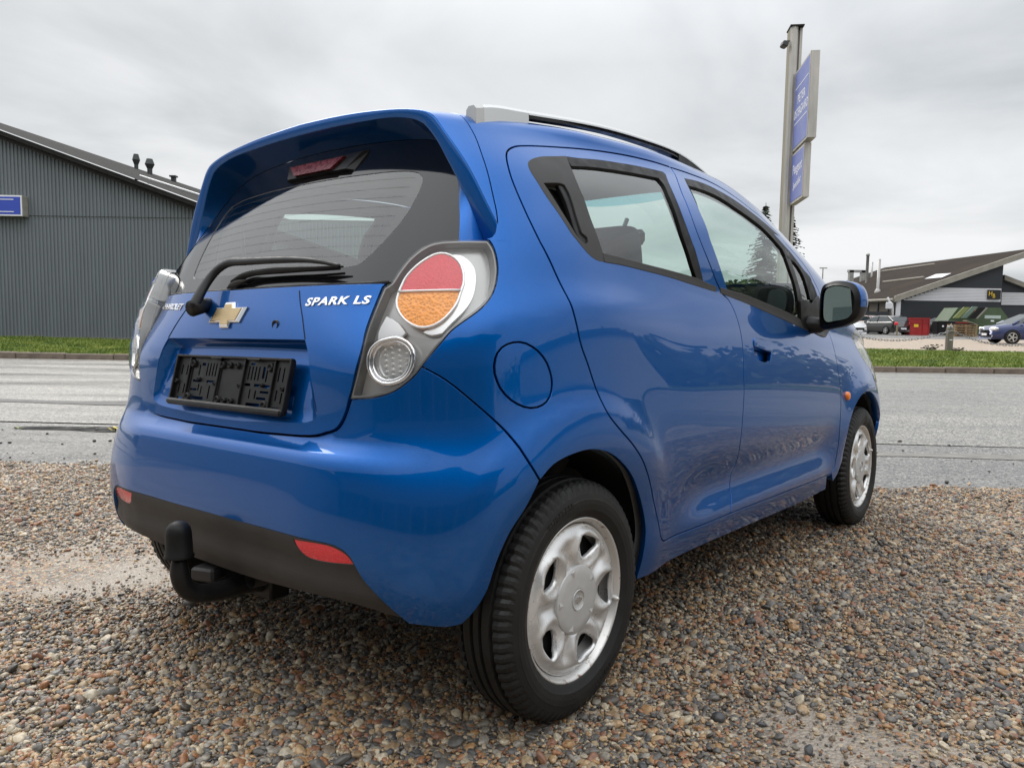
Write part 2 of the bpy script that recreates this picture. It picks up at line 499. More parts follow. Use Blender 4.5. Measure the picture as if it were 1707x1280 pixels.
# panel outlines in surface coordinates
C={
 'rdoor':[(-0.439,0.281),(-0.471,0.270),(-0.492,0.255),(-0.504,0.236),(-0.513,0.208),(-0.518,0.172),(-0.515,0.119),(-0.508,0.064),(-0.495,0.016),(-0.473,-0.030),(-0.453,-0.076),(-0.440,-0.113),(-0.426,-0.157),(-0.410,-0.212),(-0.390,-0.254),(-0.362,-0.324),(-0.343,-0.368),(-0.306,-0.405),(-0.245,-0.450),(-0.196,-0.492),(-0.145,-0.552),(-0.100,-0.620),(-0.064,-0.683),(-0.052,-0.712),(-0.039,-0.725),(-0.015,-0.732),(0.420,-0.699),(0.432,-0.675),(0.449,-0.653),(0.458,-0.624),(0.464,-0.600),(0.467,-0.569),(0.477,-0.550),(0.476,-0.525),(0.456,-0.455),(0.458,-0.370),(0.469,-0.291),(0.469,-0.254),(0.479,-0.191),(0.481,-0.140),(0.476,-0.090),(0.461,-0.044),(0.435,-0.012),(0.397,0.001),(0.371,0.012),(0.321,0.040),(0.256,0.100),(0.228,0.161),(0.242,0.232),(0.302,0.303),(0.304,0.326),(0.195,0.328),(0.041,0.326),(-0.159,0.315),(-0.331,0.297)],
 'fdoor':[(0.304,0.326),(0.382,0.325),(0.479,0.324),(0.548,0.323),(0.634,0.318),(0.705,0.310),(0.786,0.299),(0.857,0.287),(0.941,0.279),(0.993,0.265),(1.076,0.249),(1.087,0.224),(1.132,0.212),(1.194,0.197),(1.251,0.181),(1.286,0.165),(1.308,0.150),(1.327,0.138),(1.345,0.129),(1.480,0.012),(1.499,-0.035),(1.502,-0.073),(1.504,-0.137),(1.508,-0.195),(1.515,-0.238),(1.512,-0.289),(1.506,-0.353),(1.507,-0.408),(1.519,-0.504),(1.503,-0.583),(1.477,-0.608),(1.425,-0.618),(0.931,-0.660),(0.420,-0.699),(0.432,-0.675),(0.449,-0.653),(0.458,-0.624),(0.464,-0.600),(0.467,-0.569),(0.477,-0.550),(0.476,-0.525),(0.456,-0.455),(0.458,-0.370),(0.469,-0.291),(0.469,-0.254),(0.479,-0.191),(0.481,-0.140),(0.476,-0.090),(0.461,-0.044),(0.435,-0.012),(0.397,0.001),(0.371,0.012),(0.321,0.040),(0.256,0.100),(0.228,0.161),(0.242,0.232),(0.302,0.303)],
 'fline':[(1.480,0.012),(1.499,-0.035),(1.502,-0.073),(1.504,-0.137),(1.508,-0.195),(1.515,-0.238),(1.512,-0.289),(1.506,-0.353),(1.507,-0.408),(1.519,-0.504),(1.503,-0.583),(1.477,-0.608),(1.425,-0.618)],
 'rwin_hole':[(-0.288,0.274),(-0.343,0.264),(-0.391,0.255),(-0.425,0.243),(-0.445,0.231),(-0.453,0.219),(-0.455,0.202),(-0.450,0.180),(-0.438,0.141),(-0.420,0.104),(-0.396,0.053),(-0.385,0.041),(-0.370,0.025),(-0.348,0.008),(-0.322,-0.001),(-0.293,-0.001),(-0.218,0.002),(-0.104,0.003),(0.025,0.004),(0.209,0.002),(0.349,0.002),(0.345,0.012),(0.257,0.015),(0.257,0.015),(0.228,0.051),(0.209,0.082),(0.198,0.110),(0.205,0.085),(0.183,0.131),(0.174,0.175),(0.181,0.216),(0.202,0.259),(0.231,0.294),(0.225,0.302),(0.208,0.302),(0.072,0.299),(-0.009,0.295),(-0.131,0.288),(-0.244,0.277)],
 'rwin_trim':[(-0.288,0.274),(-0.343,0.264),(-0.391,0.255),(-0.425,0.243),(-0.445,0.231),(-0.453,0.219),(-0.455,0.202),(-0.450,0.180),(-0.438,0.141),(-0.420,0.104),(-0.396,0.053),(-0.385,0.041),(-0.370,0.025),(-0.348,0.008),(-0.322,-0.001),(-0.293,-0.001),(-0.293,0.018),(-0.299,0.050),(-0.306,0.100),(-0.306,0.154),(-0.308,0.185),(-0.301,0.232)],
 'rwin_belt':[(-0.293,-0.001),(-0.218,0.002),(-0.104,0.003),(0.025,0.004),(0.209,0.002),(0.349,0.002),(0.345,0.012),(0.257,0.015),(0.207,0.018),(0.060,0.018),(-0.101,0.017),(-0.213,0.018),(-0.293,0.018)],
 'rwin_seal':[(0.257,0.015),(0.228,0.051),(0.209,0.082),(0.198,0.110),(0.205,0.085),(0.183,0.131),(0.174,0.175),(0.181,0.216),(0.202,0.259),(0.231,0.294),(0.225,0.302),(0.208,0.302),(0.072,0.299),(-0.009,0.295),(-0.131,0.288),(-0.244,0.277),(-0.289,0.273),(-0.289,0.262),(-0.290,0.245),(-0.200,0.256),(-0.085,0.264),(0.037,0.270),(0.161,0.274),(0.164,0.253),(0.149,0.221),(0.142,0.191),(0.141,0.152),(0.146,0.115),(0.163,0.079),(0.185,0.045),(0.214,0.018),(0.230,0.017)],
 'rwin_glass':[(-0.290,0.245),(-0.200,0.256),(-0.085,0.264),(0.037,0.270),(0.161,0.274),(0.164,0.253),(0.149,0.221),(0.142,0.191),(0.141,0.152),(0.146,0.115),(0.163,0.079),(0.185,0.045),(0.214,0.018),(0.060,0.018),(-0.101,0.017),(-0.213,0.018),(-0.293,0.018),(-0.299,0.050),(-0.306,0.100),(-0.306,0.154),(-0.308,0.185),(-0.301,0.232)],
 'rhandle_hole':[(-0.432,0.175),(-0.376,0.183),(-0.360,0.180),(-0.355,0.163),(-0.354,0.135),(-0.357,0.099),(-0.357,0.060),(-0.341,0.051),(-0.341,0.039),(-0.353,0.032),(-0.366,0.037),(-0.384,0.056)],
 'rhandle_lever':[(-0.377,0.180),(-0.360,0.180),(-0.355,0.163),(-0.354,0.135),(-0.355,0.099),(-0.351,0.065),(-0.341,0.042),(-0.350,0.033),(-0.365,0.042),(-0.373,0.062),(-0.372,0.097),(-0.371,0.134)],
 'fwin_hole':[(0.354,0.300),(0.446,0.305),(0.534,0.304),(0.616,0.297),(0.718,0.286),(0.820,0.271),(0.934,0.256),(1.056,0.240),(0.966,0.228),(1.037,0.206),(1.073,0.199),(1.132,0.181),(1.198,0.163),(1.263,0.154),(1.277,0.145),(1.272,0.140),(1.303,0.123),(1.326,0.099),(1.402,0.050),(1.497,0.000),(1.400,-0.036),(1.229,-0.032),(1.143,-0.030),(1.041,-0.026),(0.938,-0.021),(0.744,-0.012),(0.564,-0.003),(0.382,0.002),(0.373,0.013),(0.429,0.013),(0.386,0.043),(0.344,0.082),(0.313,0.123),(0.308,0.143),(0.297,0.198),(0.322,0.257)],
 'fwin_belt':[(0.382,0.002),(0.564,-0.003),(0.744,-0.012),(0.938,-0.021),(1.041,-0.026),(1.143,-0.030),(1.229,-0.032),(1.152,-0.003),(1.024,0.006),(0.804,0.010),(0.592,0.014),(0.429,0.013),(0.373,0.013)],
 'fwin_glass':[(0.337,0.276),(0.394,0.277),(0.480,0.276),(0.562,0.270),(0.652,0.254),(0.753,0.238),(0.862,0.221),(0.962,0.191),(0.983,0.185),(0.994,0.166),(1.008,0.138),(1.045,0.099),(1.087,0.051),(1.152,-0.003),(1.024,0.006),(0.804,0.010),(0.592,0.014),(0.429,0.013),(0.386,0.043),(0.344,0.082),(0.313,0.123),(0.308,0.143),(0.297,0.198),(0.322,0.257)],
 'fwin_seal':[(0.354,0.300),(0.446,0.305),(0.534,0.304),(0.616,0.297),(0.718,0.286),(0.820,0.271),(0.934,0.256),(1.056,0.240),(0.966,0.228),(1.037,0.206),(1.073,0.199),(1.132,0.181),(1.198,0.163),(1.263,0.154),(1.277,0.145),(1.272,0.140),(1.303,0.123),(1.326,0.099),(1.272,0.079),(1.225,0.074),(1.194,0.115),(1.168,0.143),(1.110,0.164),(1.048,0.167),(0.994,0.166),(0.983,0.185),(0.962,0.191),(0.862,0.221),(0.753,0.238),(0.652,0.254),(0.562,0.270),(0.480,0.276),(0.394,0.277),(0.337,0.276),(0.297,0.198)],
 'fwin_div':[(1.033,0.204),(1.073,0.203),(1.047,0.169),(1.074,0.122),(1.129,0.058),(1.081,0.049),(1.045,0.099),(1.008,0.138),(0.994,0.166)],
 'fwin_quarter':[(1.048,0.167),(1.110,0.164),(1.168,0.143),(1.194,0.115),(1.225,0.074),(1.239,0.061),(1.129,0.058),(1.074,0.122),(1.047,0.169)],
 'fwin_sail':[(1.095,0.050),(1.129,0.059),(1.239,0.061),(1.272,0.079),(1.326,0.099),(1.402,0.050),(1.497,0.000),(1.400,-0.036),(1.229,-0.032),(1.143,-0.030)],
 'qgap':[(-0.556,0.343),(-0.555,0.333),(-0.556,0.293),(-0.567,0.228),(-0.574,0.168),(-0.579,0.118),(-0.582,0.085),(-0.588,0.050),(-0.595,0.028),(-0.604,0.017),(-0.615,0.014),(-0.612,0.014)],
 'lamp_r':[(-0.613,0.013),(-0.602,-0.008),(-0.595,-0.039),(-0.594,-0.063),(-0.598,-0.091),(-0.608,-0.115),(-0.624,-0.137),(-0.641,-0.153),(-0.660,-0.169),(-0.677,-0.185),(-0.697,-0.212),(-0.720,-0.243),(-0.729,-0.256)],
 'bgap':[(-0.729,-0.256),(-0.690,-0.282),(-0.646,-0.324),(-0.591,-0.384),(-0.570,-0.416),(-0.548,-0.453),(-0.519,-0.499)],
 'arch_r':[(-0.519,-0.499),(-0.493,-0.470),(-0.450,-0.454),(-0.397,-0.449),(-0.332,-0.464),(-0.272,-0.497),(-0.221,-0.538),(-0.162,-0.613),(-0.133,-0.680),(-0.135,-0.756),(-0.147,-0.821)],
 'arch_back':[(-0.519,-0.499),(-0.539,-0.556),(-0.560,-0.596),(-0.577,-0.647),(-0.597,-0.713),(-0.621,-0.754),(-0.646,-0.784)],
 'bumper_bot':[(-0.646,-0.784),(-0.674,-0.789),(-0.696,-0.786),(-0.733,-0.781)],
 'sill':[(-0.148,-0.819),(0.199,-0.790),(0.634,-0.760),(1.003,-0.733),(1.215,-0.715),(1.456,-0.681)],
 'arch_f':[(1.506,-0.649),(1.541,-0.615),(1.591,-0.553),(1.592,-0.472),(1.603,-0.398),(1.649,-0.333),(1.683,-0.308),(1.737,-0.277),(1.805,-0.252),(1.866,-0.240),(1.928,-0.239),(1.993,-0.252),(2.042,-0.271),(2.089,-0.296)],
 'fuel':[(-0.512,-0.342),(-0.523,-0.346),(-0.536,-0.347),(-0.549,-0.344),(-0.562,-0.337),(-0.574,-0.328),(-0.585,-0.316),(-0.594,-0.302),(-0.600,-0.287),(-0.604,-0.272),(-0.605,-0.256),(-0.603,-0.242),(-0.599,-0.230),(-0.591,-0.219),(-0.581,-0.212),(-0.570,-0.208),(-0.557,-0.207),(-0.544,-0.210),(-0.531,-0.217),(-0.519,-0.226),(-0.508,-0.238),(-0.499,-0.252),(-0.493,-0.267),(-0.489,-0.282),(-0.488,-0.298),(-0.490,-0.312),(-0.494,-0.324),(-0.502,-0.335)],
 'lamp':[(-0.855,-0.263),(-0.833,-0.181),(-0.819,-0.134),(-0.808,-0.092),(-0.795,-0.083),(-0.782,-0.056),(-0.764,-0.028),(-0.738,-0.005),(-0.711,0.006),(-0.667,0.010),(-0.613,0.012),(-0.602,-0.008),(-0.595,-0.039),(-0.594,-0.063),(-0.598,-0.091),(-0.608,-0.116),(-0.624,-0.137),(-0.641,-0.153),(-0.660,-0.169),(-0.677,-0.185),(-0.697,-0.212),(-0.720,-0.244),(-0.740,-0.272),(-0.760,-0.293),(-0.786,-0.311),(-0.820,-0.322),(-0.850,-0.326),(-0.874,-0.328)],
 'lamp_red':[(-0.775,-0.100),(-0.769,-0.075),(-0.754,-0.051),(-0.735,-0.033),(-0.713,-0.020),(-0.695,-0.019),(-0.677,-0.028),(-0.664,-0.044),(-0.657,-0.065),(-0.656,-0.086),(-0.659,-0.098)],
 'lamp_amber':[(-0.659,-0.098),(-0.665,-0.124),(-0.678,-0.147),(-0.696,-0.166),(-0.715,-0.175),(-0.733,-0.175),(-0.753,-0.164),(-0.770,-0.144),(-0.778,-0.121),(-0.778,-0.101)],
 'lamp_disc':[(-0.769,-0.075),(-0.754,-0.051),(-0.735,-0.033),(-0.713,-0.020),(-0.695,-0.019),(-0.677,-0.028),(-0.664,-0.044),(-0.657,-0.065),(-0.656,-0.086),(-0.659,-0.098),(-0.665,-0.124),(-0.678,-0.147),(-0.696,-0.166),(-0.715,-0.175),(-0.733,-0.175),(-0.753,-0.164),(-0.770,-0.144),(-0.778,-0.121)],
 'lamp_cres':[(-0.695,-0.019),(-0.668,-0.018),(-0.648,-0.030),(-0.636,-0.048),(-0.632,-0.072),(-0.634,-0.099),(-0.642,-0.122),(-0.656,-0.143),(-0.674,-0.163),(-0.692,-0.185),(-0.711,-0.189),(-0.725,-0.184),(-0.714,-0.176),(-0.696,-0.166),(-0.679,-0.148),(-0.665,-0.125),(-0.659,-0.100),(-0.656,-0.087),(-0.657,-0.066),(-0.664,-0.046),(-0.677,-0.029),(-0.696,-0.020)],
 'lamp_rev':[(-0.790,-0.201),(-0.772,-0.198),(-0.753,-0.207),(-0.744,-0.223),(-0.744,-0.243),(-0.750,-0.265),(-0.762,-0.282),(-0.782,-0.292),(-0.803,-0.293),(-0.820,-0.283),(-0.831,-0.263),(-0.832,-0.244),(-0.824,-0.221),(-0.807,-0.206)],
 'gate_low':[(-0.874,-0.328),(-0.883,-0.353),(-0.896,-0.381),(-0.910,-0.396),(-0.934,-0.404),(-0.960,-0.412),(-1.005,-0.417),(-1.089,-0.420),(-1.166,-0.422),(-1.247,-0.422)],
 'lamp_bot':[(-0.874,-0.328),(-0.850,-0.326),(-0.820,-0.322),(-0.786,-0.311),(-0.760,-0.293),(-0.740,-0.273),(-0.729,-0.256)],
 'ins_top':[(-0.733,-0.781),(-0.765,-0.737),(-0.782,-0.711),(-0.797,-0.688),(-0.807,-0.667),(-0.819,-0.644),(-0.832,-0.633),(-0.848,-0.627),(-0.867,-0.625),(-0.951,-0.624),(-1.053,-0.624),(-1.178,-0.625)],
 'ins_bot':[(-0.733,-0.781),(-0.771,-0.770),(-0.800,-0.758),(-0.835,-0.749),(-0.880,-0.744),(-0.937,-0.744),(-1.015,-0.750),(-1.112,-0.757)],
 'refl':[(-0.951,-0.629),(-0.867,-0.627),(-0.839,-0.634),(-0.823,-0.645),(-0.815,-0.662),(-0.874,-0.666),(-0.918,-0.663),(-0.938,-0.650)],
 'marker':[(1.593,-0.273)],
 'handle':[(0.644,-0.154)],
 'handle_o':[(0.576,-0.125),(0.647,-0.117),(0.703,-0.121),(0.733,-0.127),(0.738,-0.140),(0.731,-0.162),(0.717,-0.188),(0.657,-0.197),(0.598,-0.191),(0.582,-0.179),(0.571,-0.153)],
 'handle_up':[(0.576,-0.127),(0.591,-0.119),(0.647,-0.118),(0.703,-0.121),(0.730,-0.128),(0.736,-0.140),(0.729,-0.157),(0.682,-0.156),(0.626,-0.153),(0.574,-0.150)],
 'door_cr':[(-0.004,-0.544)],
 'keyhole':[(-1.112,-0.170)],
 'bow':[(-1.337,-0.147)],
 'gate_r':[(-0.876,-0.328),(-0.870,-0.312),(-0.858,-0.263),(-0.851,-0.219),(-0.851,-0.175),(-0.847,-0.118),(-0.838,-0.071),(-0.830,-0.062)],
 'gate_top':[(-0.830,-0.062),(-0.896,-0.065),(-0.980,-0.068),(-1.080,-0.071),(-1.201,-0.073),(-1.314,-0.074)],
 'gate_bot':[(-0.873,-0.292),(-0.885,-0.335),(-0.899,-0.362),(-0.913,-0.383),(-0.937,-0.401),(-0.963,-0.412),(-1.007,-0.417),(-1.090,-0.421),(-1.250,-0.422)],
 'recess':[(-1.011,-0.202),(-0.997,-0.225),(-0.986,-0.260),(-0.973,-0.313),(-0.961,-0.362),(-0.963,-0.373),(-0.974,-0.381),(-0.990,-0.386),(-1.020,-0.390),(-1.132,-0.396),(-1.255,-0.402)],
 'seam':[(-1.076,-0.084),(-1.061,-0.112),(-1.037,-0.150),(-1.011,-0.201)],
 'a_spark':[(-1.035,-0.122),(-1.043,-0.101),(-0.856,-0.113),(-0.862,-0.091)],
 'a_chev':[(-1.859,-0.107),(-1.824,-0.090),(-2.073,-0.092),(-2.061,-0.074)],
 'a_bow':[(-1.357,-0.143),(-2.195,-0.131),(-1.269,-0.130),(-1.351,-0.171),(-1.368,-0.116)],
 'key':[(-1.130,-0.168)],
 'pivot':[(-1.571,-0.108)],
 'recess_l':[(-1.651,-0.205),(-2.107,-0.426)],
 'opening':[(-0.439,0.281),(-0.471,0.270),(-0.492,0.255),(-0.504,0.236),(-0.513,0.208),(-0.518,0.172),(-0.515,0.119),(-0.508,0.064),(-0.495,0.016),(-0.473,-0.030),(-0.453,-0.076),(-0.440,-0.113),(-0.426,-0.157),(-0.410,-0.212),(-0.390,-0.254),(-0.362,-0.324),(-0.343,-0.368),(-0.306,-0.405),(-0.245,-0.450),(-0.196,-0.492),(-0.145,-0.552),(-0.100,-0.620),(-0.064,-0.683),(-0.052,-0.712),(-0.039,-0.725),(-0.015,-0.732),(0.419,-0.698),(0.931,-0.660),(1.425,-0.618),(1.477,-0.608),(1.503,-0.583),(1.519,-0.504),(1.507,-0.408),(1.506,-0.353),(1.512,-0.289),(1.515,-0.238),(1.508,-0.195),(1.504,-0.137),(1.502,-0.073),(1.499,-0.035),(1.480,0.012),(1.345,0.129),(1.327,0.138),(1.308,0.150),(1.286,0.165),(1.251,0.181),(1.194,0.197),(1.132,0.212),(1.087,0.224),(1.076,0.249),(0.993,0.265),(0.941,0.279),(0.857,0.287),(0.786,0.299),(0.705,0.310),(0.634,0.318),(0.548,0.323),(0.479,0.324),(0.382,0.325),(0.291,0.325),(0.304,0.326),(0.195,0.328),(0.041,0.326),(-0.159,0.315),(-0.331,0.297)],
}
G3={
 'arm':[(-0.123,-0.444,0.965),(-0.127,-0.424,0.997),(-0.126,-0.395,1.041),(-0.113,-0.381,1.063),(-0.080,-0.373,1.078),(-0.019,-0.373,1.080),(0.113,-0.373,1.076),(0.204,-0.369,1.072),(0.290,-0.365,1.064),(0.364,-0.362,1.050)],
 'blade':[(-0.050,-0.380,1.030),(-0.020,-0.373,1.041),(0.051,-0.367,1.050),(0.168,-0.361,1.051),(0.271,-0.351,1.050),(0.348,-0.339,1.051)],
 'clear':[(-0.392,-0.305,1.054),(-0.480,-0.240,1.127),(-0.561,-0.178,1.193),(-0.537,-0.156,1.236),(-0.389,-0.174,1.258),(-0.267,-0.177,1.281),(-0.112,-0.181,1.296),(0.025,-0.182,1.299),(0.143,-0.176,1.301),(0.253,-0.169,1.296),(0.343,-0.162,1.288),(0.395,-0.157,1.282),(0.414,-0.183,1.236),(0.421,-0.206,1.199),(0.415,-0.238,1.150),(0.398,-0.279,1.093),(0.350,-0.336,1.016)],
 'stop':[(-0.099,-0.161,1.359),(-0.031,-0.155,1.371),(0.136,-0.159,1.359),(0.114,-0.179,1.329),(0.020,-0.183,1.328),(-0.041,-0.182,1.329)],
}
# ------------------------------------------------------------------ panels cut out of the body surface
def area2(p):
    x, y = p[:, 0], p[:, 1]
    return .5 * np.sum(x * np.roll(y, -1) - np.roll(x, -1) * y)

def inside(pts, poly):
    x, y = pts[:, 0][:, None], pts[:, 1][:, None]
    a = poly; b = np.roll(poly, -1, axis=0)
    c = (a[:, 1][None] > y) != (b[:, 1][None] > y)
    xs = (b[:, 0] - a[:, 0])[None] * (y - a[:, 1][None]) / ((b[:, 1] - a[:, 1])[None] + 1e-15) + a[:, 0][None]
    return (np.sum(c & (x < xs), axis=1) % 2) == 1

def dist_poly(pts, poly):
    d = np.full(len(pts), 1e9)
    for a, b in zip(poly, np.roll(poly, -1, axis=0)):
        ab = b - a; L = ab @ ab + 1e-15
        t = np.clip(((pts - a) @ ab) / L, 0, 1)
        d = np.minimum(d, np.hypot(*(pts - a - t[:, None] * ab).T))
    return d

def dense(poly, step=.012, sharp=38, closed=True):
    """smooth the traced outline with a Catmull-Rom curve, keeping real corners"""
    P_ = np.array(poly, float)
    keep = np.r_[True, np.hypot(*np.diff(P_, axis=0).T) > 1e-4]
    P_ = P_[keep]
    if closed and np.hypot(*(P_[0] - P_[-1])) < 1e-4:
        P_ = P_[:-1]
    n = len(P_)
    out = []
    def corner(i):
        if not closed and (i == 0 or i == n - 1):
            return True
        a = P_[i] - P_[i - 1]; b = P_[(i + 1) % n] - P_[i]
        ang = math.degrees(math.acos(max(-1, min(1, a @ b / (np.linalg.norm(a) * np.linalg.norm(b) + 1e-12)))))
        return ang > sharp
    C_ = [corner(i) for i in range(n)]
    m = n if closed else n - 1
    for i in range(m):
        p1, p2 = P_[i], P_[(i + 1) % n]
        L = np.linalg.norm(p2 - p1)
        p0 = P_[i - 1] if not C_[i] else p1 - (p2 - p1)
        p3 = P_[(i + 2) % n] if not C_[(i + 1) % n] else p2 + (p2 - p1)
        # centripetal-ish tangents
        t1 = (p2 - p0) / (np.linalg.norm(p2 - p1) + np.linalg.norm(p1 - p0)) * L
        t2 = (p3 - p1) / (np.linalg.norm(p3 - p2) + np.linalg.norm(p2 - p1)) * L
        k = max(1, int(round(L / step)))
        for j in range(k):
            t = j / k
            h = np.array([2 * t**3 - 3 * t**2 + 1, t**3 - 2 * t**2 + t, -2 * t**3 + 3 * t**2, t**3 - t**2])
            out.append(h[0] * p1 + h[1] * t1 + h[2] * p2 + h[3] * t2)
    if not closed:
        out.append(P_[-1])
    return np.array(out)

def inset(poly, d):
    """move a closed CCW outline inwards by d"""
    a = np.roll(poly, 1, axis=0); b = np.roll(poly, -1, axis=0)
    e1 = poly - a; e2 = b - poly
    e1 /= np.linalg.norm(e1, axis=1, keepdims=True) + 1e-12
    e2 /= np.linalg.norm(e2, axis=1, keepdims=True) + 1e-12
    n1 = np.stack([-e1[:, 1], e1[:, 0]], 1); n2 = np.stack([-e2[:, 1], e2[:, 0]], 1)
    m = n1 + n2
    m /= np.maximum((m * n1).sum(1, keepdims=True), .35)
    return poly + m * d

def cdt(outer, holes, h):
    loops = [outer] + holes
    lo, hi = outer.min(0), outer.max(0)
    gx = np.arange(lo[0] + h * .5, hi[0], h); gy = np.arange(lo[1] + h * .5, hi[1], h * .87)
    X, Y = np.meshgrid(gx, gy); X = X + (np.arange(len(gy)) % 2)[:, None] * h * .5
    G = np.stack([X.ravel(), Y.ravel()], 1)
    ok = inside(G, outer)
    G = G[ok]
    for hl in holes:
        G = G[~inside(G, hl)]
    if len(G):
        d = dist_poly(G, outer)
        for hl in holes:
            d = np.minimum(d, dist_poly(G, hl))
        G = G[d > h * .45]
    V = np.vstack(loops + ([G] if len(G) else []))
    E = []; k = 0
    for l in loops:
        n = len(l); E += [(k + i, k + (i + 1) % n) for i in range(n)]; k += n
    r = delaunay_2d_cdt([Vector(v) for v in V], E, [], 0, 1e-7)
    v2 = np.array([tuple(v) for v in r[0]])
    F = np.array([f for f in r[2] if len(f) == 3])
    c = v2[F].mean(1)
    k_ = inside(c, outer)
    for hl in holes:
        k_ &= ~inside(c, hl)
    F = F[k_]
    inv = {}
    for i, ids in enumerate(r[3]):
        for q in ids:
            inv[q] = i
    ring = []; k = 0
    for l in loops:
        ring.append([inv[k + i] for i in range(len(l))]); k += len(l)
    return v2, F, ring

def panel(name, outer, m, parent=None, holes=(), surf=None, depth=0.0, gap=0.0, hgap=0.0, h=.022, flange=.014, lip=.0012, skin=0.0,
          skin_mat=None, step=.012, side=1, free=None, smooth_outline=True, rings=None, bulge=0.0):
    """a piece of the body surface: outline and holes in surface coordinates (s, q); folded edges; optional inner skin.
    free(s,q) -> True where an edge is not to be folded"""
    surf = surf or PX
    def prep(p):
        p = np.array(p, float)
        p = dense(p, step) if smooth_outline else p
        return p if area2(p) > 0 else p[::-1].copy()
    o = prep(outer)
    if gap:
        o = inset(o, gap)
    hs = []
    for x in holes:
        x = prep(x)
        hs.append(inset(x, -hgap) if hgap else x)
    v2, F, rings_ = cdt(o, hs, h)
    s_, q_ = v2[:, 0], v2[:, 1]
    Nn = NX(s_, q_, f=surf)
    P3 = surf(s_, q_) - depth * Nn
    if bulge:
        d = dist_poly(v2, o)
        P3 = P3 + Nn * (bulge * (1 - np.exp(-d / .012)))[:, None]
    # orientation: make front faces agree with the analytic normal
    fn = np.cross(P3[F[:, 1]] - P3[F[:, 0]], P3[F[:, 2]] - P3[F[:, 0]])
    if (fn * Nn[F[:, 0]]).sum() < 0:
        F = F[:, ::-1]
    V = [P3]; NN = [Nn]; FF = [tuple(f) for f in F]; MI = [0] * len(F)
    nv = len(P3)
    if flange:
        for li, rg in enumerate(rings_):
            rg = np.array(rg)
            p = P3[rg]; n = Nn[rg]
            t = np.roll(p, -1, axis=0) - np.roll(p, 1, axis=0)
            t /= np.linalg.norm(t, axis=1, keepdims=True) + 1e-12
            e = np.cross(t, n)
            # outward: away from the panel material
            pin = P3.mean(0)
            sgn = 1.0
            k = np.arange(len(rg)); a2 = v2[rg]
            tang2 = np.roll(a2, -1, axis=0) - np.roll(a2, 1, axis=0)
            # compare with 2D outward normal mapped through the surface
            out2 = np.stack([tang2[:, 1], -tang2[:, 0]], 1); out2 /= np.linalg.norm(out2, axis=1, keepdims=True) + 1e-12
            if li > 0:
                out2 = -out2 if area2(a2) > 0 else out2
            elif area2(a2) < 0:
                out2 = -out2
            pe = surf(a2[:, 0] + out2[:, 0] * .002, a2[:, 1] + out2[:, 1] * .002) - surf(a2[:, 0], a2[:, 1])
            e *= np.where((e * pe).sum(1) < 0, -1, 1)[:, None]
            r1 = p + e * lip - n * lip; r2 = p + e * lip - n * flange
            V += [r1, r2]; NN += [(e + n * .15), e]
            L = len(rg)
            for i in range(L):
                j = (i + 1) % L
                if free is not None and free(v2[rg[i]]) and free(v2[rg[j]]):
                    continue
                a, b = rg[i], rg[j]; c, d = nv + i, nv + j; g, k2 = nv + L + i, nv + L + j
                q1 = (a, c, d, b); q2 = (c, g, k2, d)
                # winding check
                w = np.cross(r1[i] - p[i], p[j] - p[i])
                nn = n[i] + e[i]
                if (w * nn).sum() < 0:
                    q1, q2 = q1[::-1], q2[::-1]
                FF += [q1, q2]; MI += [0, 0]
            nv += 2 * L
    if skin:
        V.append(P3 - Nn * skin); NN.append(-Nn)
        FF += [tuple(nv + i for i in f[::-1]) for f in F]; MI += [1] * len(F)
    V = np.vstack(V); NN = np.vstack(NN)
    NN /= np.linalg.norm(NN, axis=1, keepdims=True) + 1e-12
    if side < 0:
        V = V * [-1, 1, 1]; NN = NN * [-1, 1, 1]; FF = [f[::-1] for f in FF]
    used = np.unique(np.concatenate([np.array(f) for f in FF]))
    mp = -np.ones(len(V), int); mp[used] = np.arange(len(used))
    FF = [tuple(mp[list(f)]) for f in FF]
    me = mesh_from(name, V[used], FF, normals=NN[used], midx=MI if skin else None)
    mats = [m] + ([skin_mat or M['trim_in']] if skin else [])
    return link(name, me, mats, parent)

def both(fn):
    return [fn(1), fn(-1)]

def on(s, q, d=0.0, surf=None, side=1):
    """point(s) on the body surface, d metres proud of it"""
    surf = surf or PX
    s = np.atleast_1d(np.array(s, float)); q = np.atleast_1d(np.array(q, float))
    p = surf(s, q) + d * NX(s, q, f=surf)
    return p * [side, 1, 1]

def flat(name, outer, holes, depth, m, parent=None, h=.05, mtx=None, midx=None):
    """flat plate with real holes: outline in (x, z), thickness along y"""
    o = np.array(outer, float); o = o if area2(o) > 0 else o[::-1].copy()
    hs = []
    for x in holes:
        x = np.array(x, float); hs.append(x if area2(x) > 0 else x[::-1].copy())
    v2, F, rg = cdt(o, hs, h)
    n = len(v2)
    V = [(x, -depth, z) for x, z in v2] + [(x, 0, z) for x, z in v2]
    FF = [tuple(f) for f in F] + [tuple(i + n for i in f[::-1]) for f in F]
    for r in rg:
        L = len(r)
        cw = area2(v2[r]) > 0
        for i in range(L):
            a, b = r[i], r[(i + 1) % L]
            q = (a, n + a, n + b, b)
            FF.append(q)
    me = mesh_from(name, V, FF, smooth=False)
    import bmesh
    bm = bmesh.new(); bm.from_mesh(me); bmesh.ops.recalc_face_normals(bm, faces=bm.faces); bm.to_mesh(me); bm.free()
    return link(name, me, m, parent, mtx)
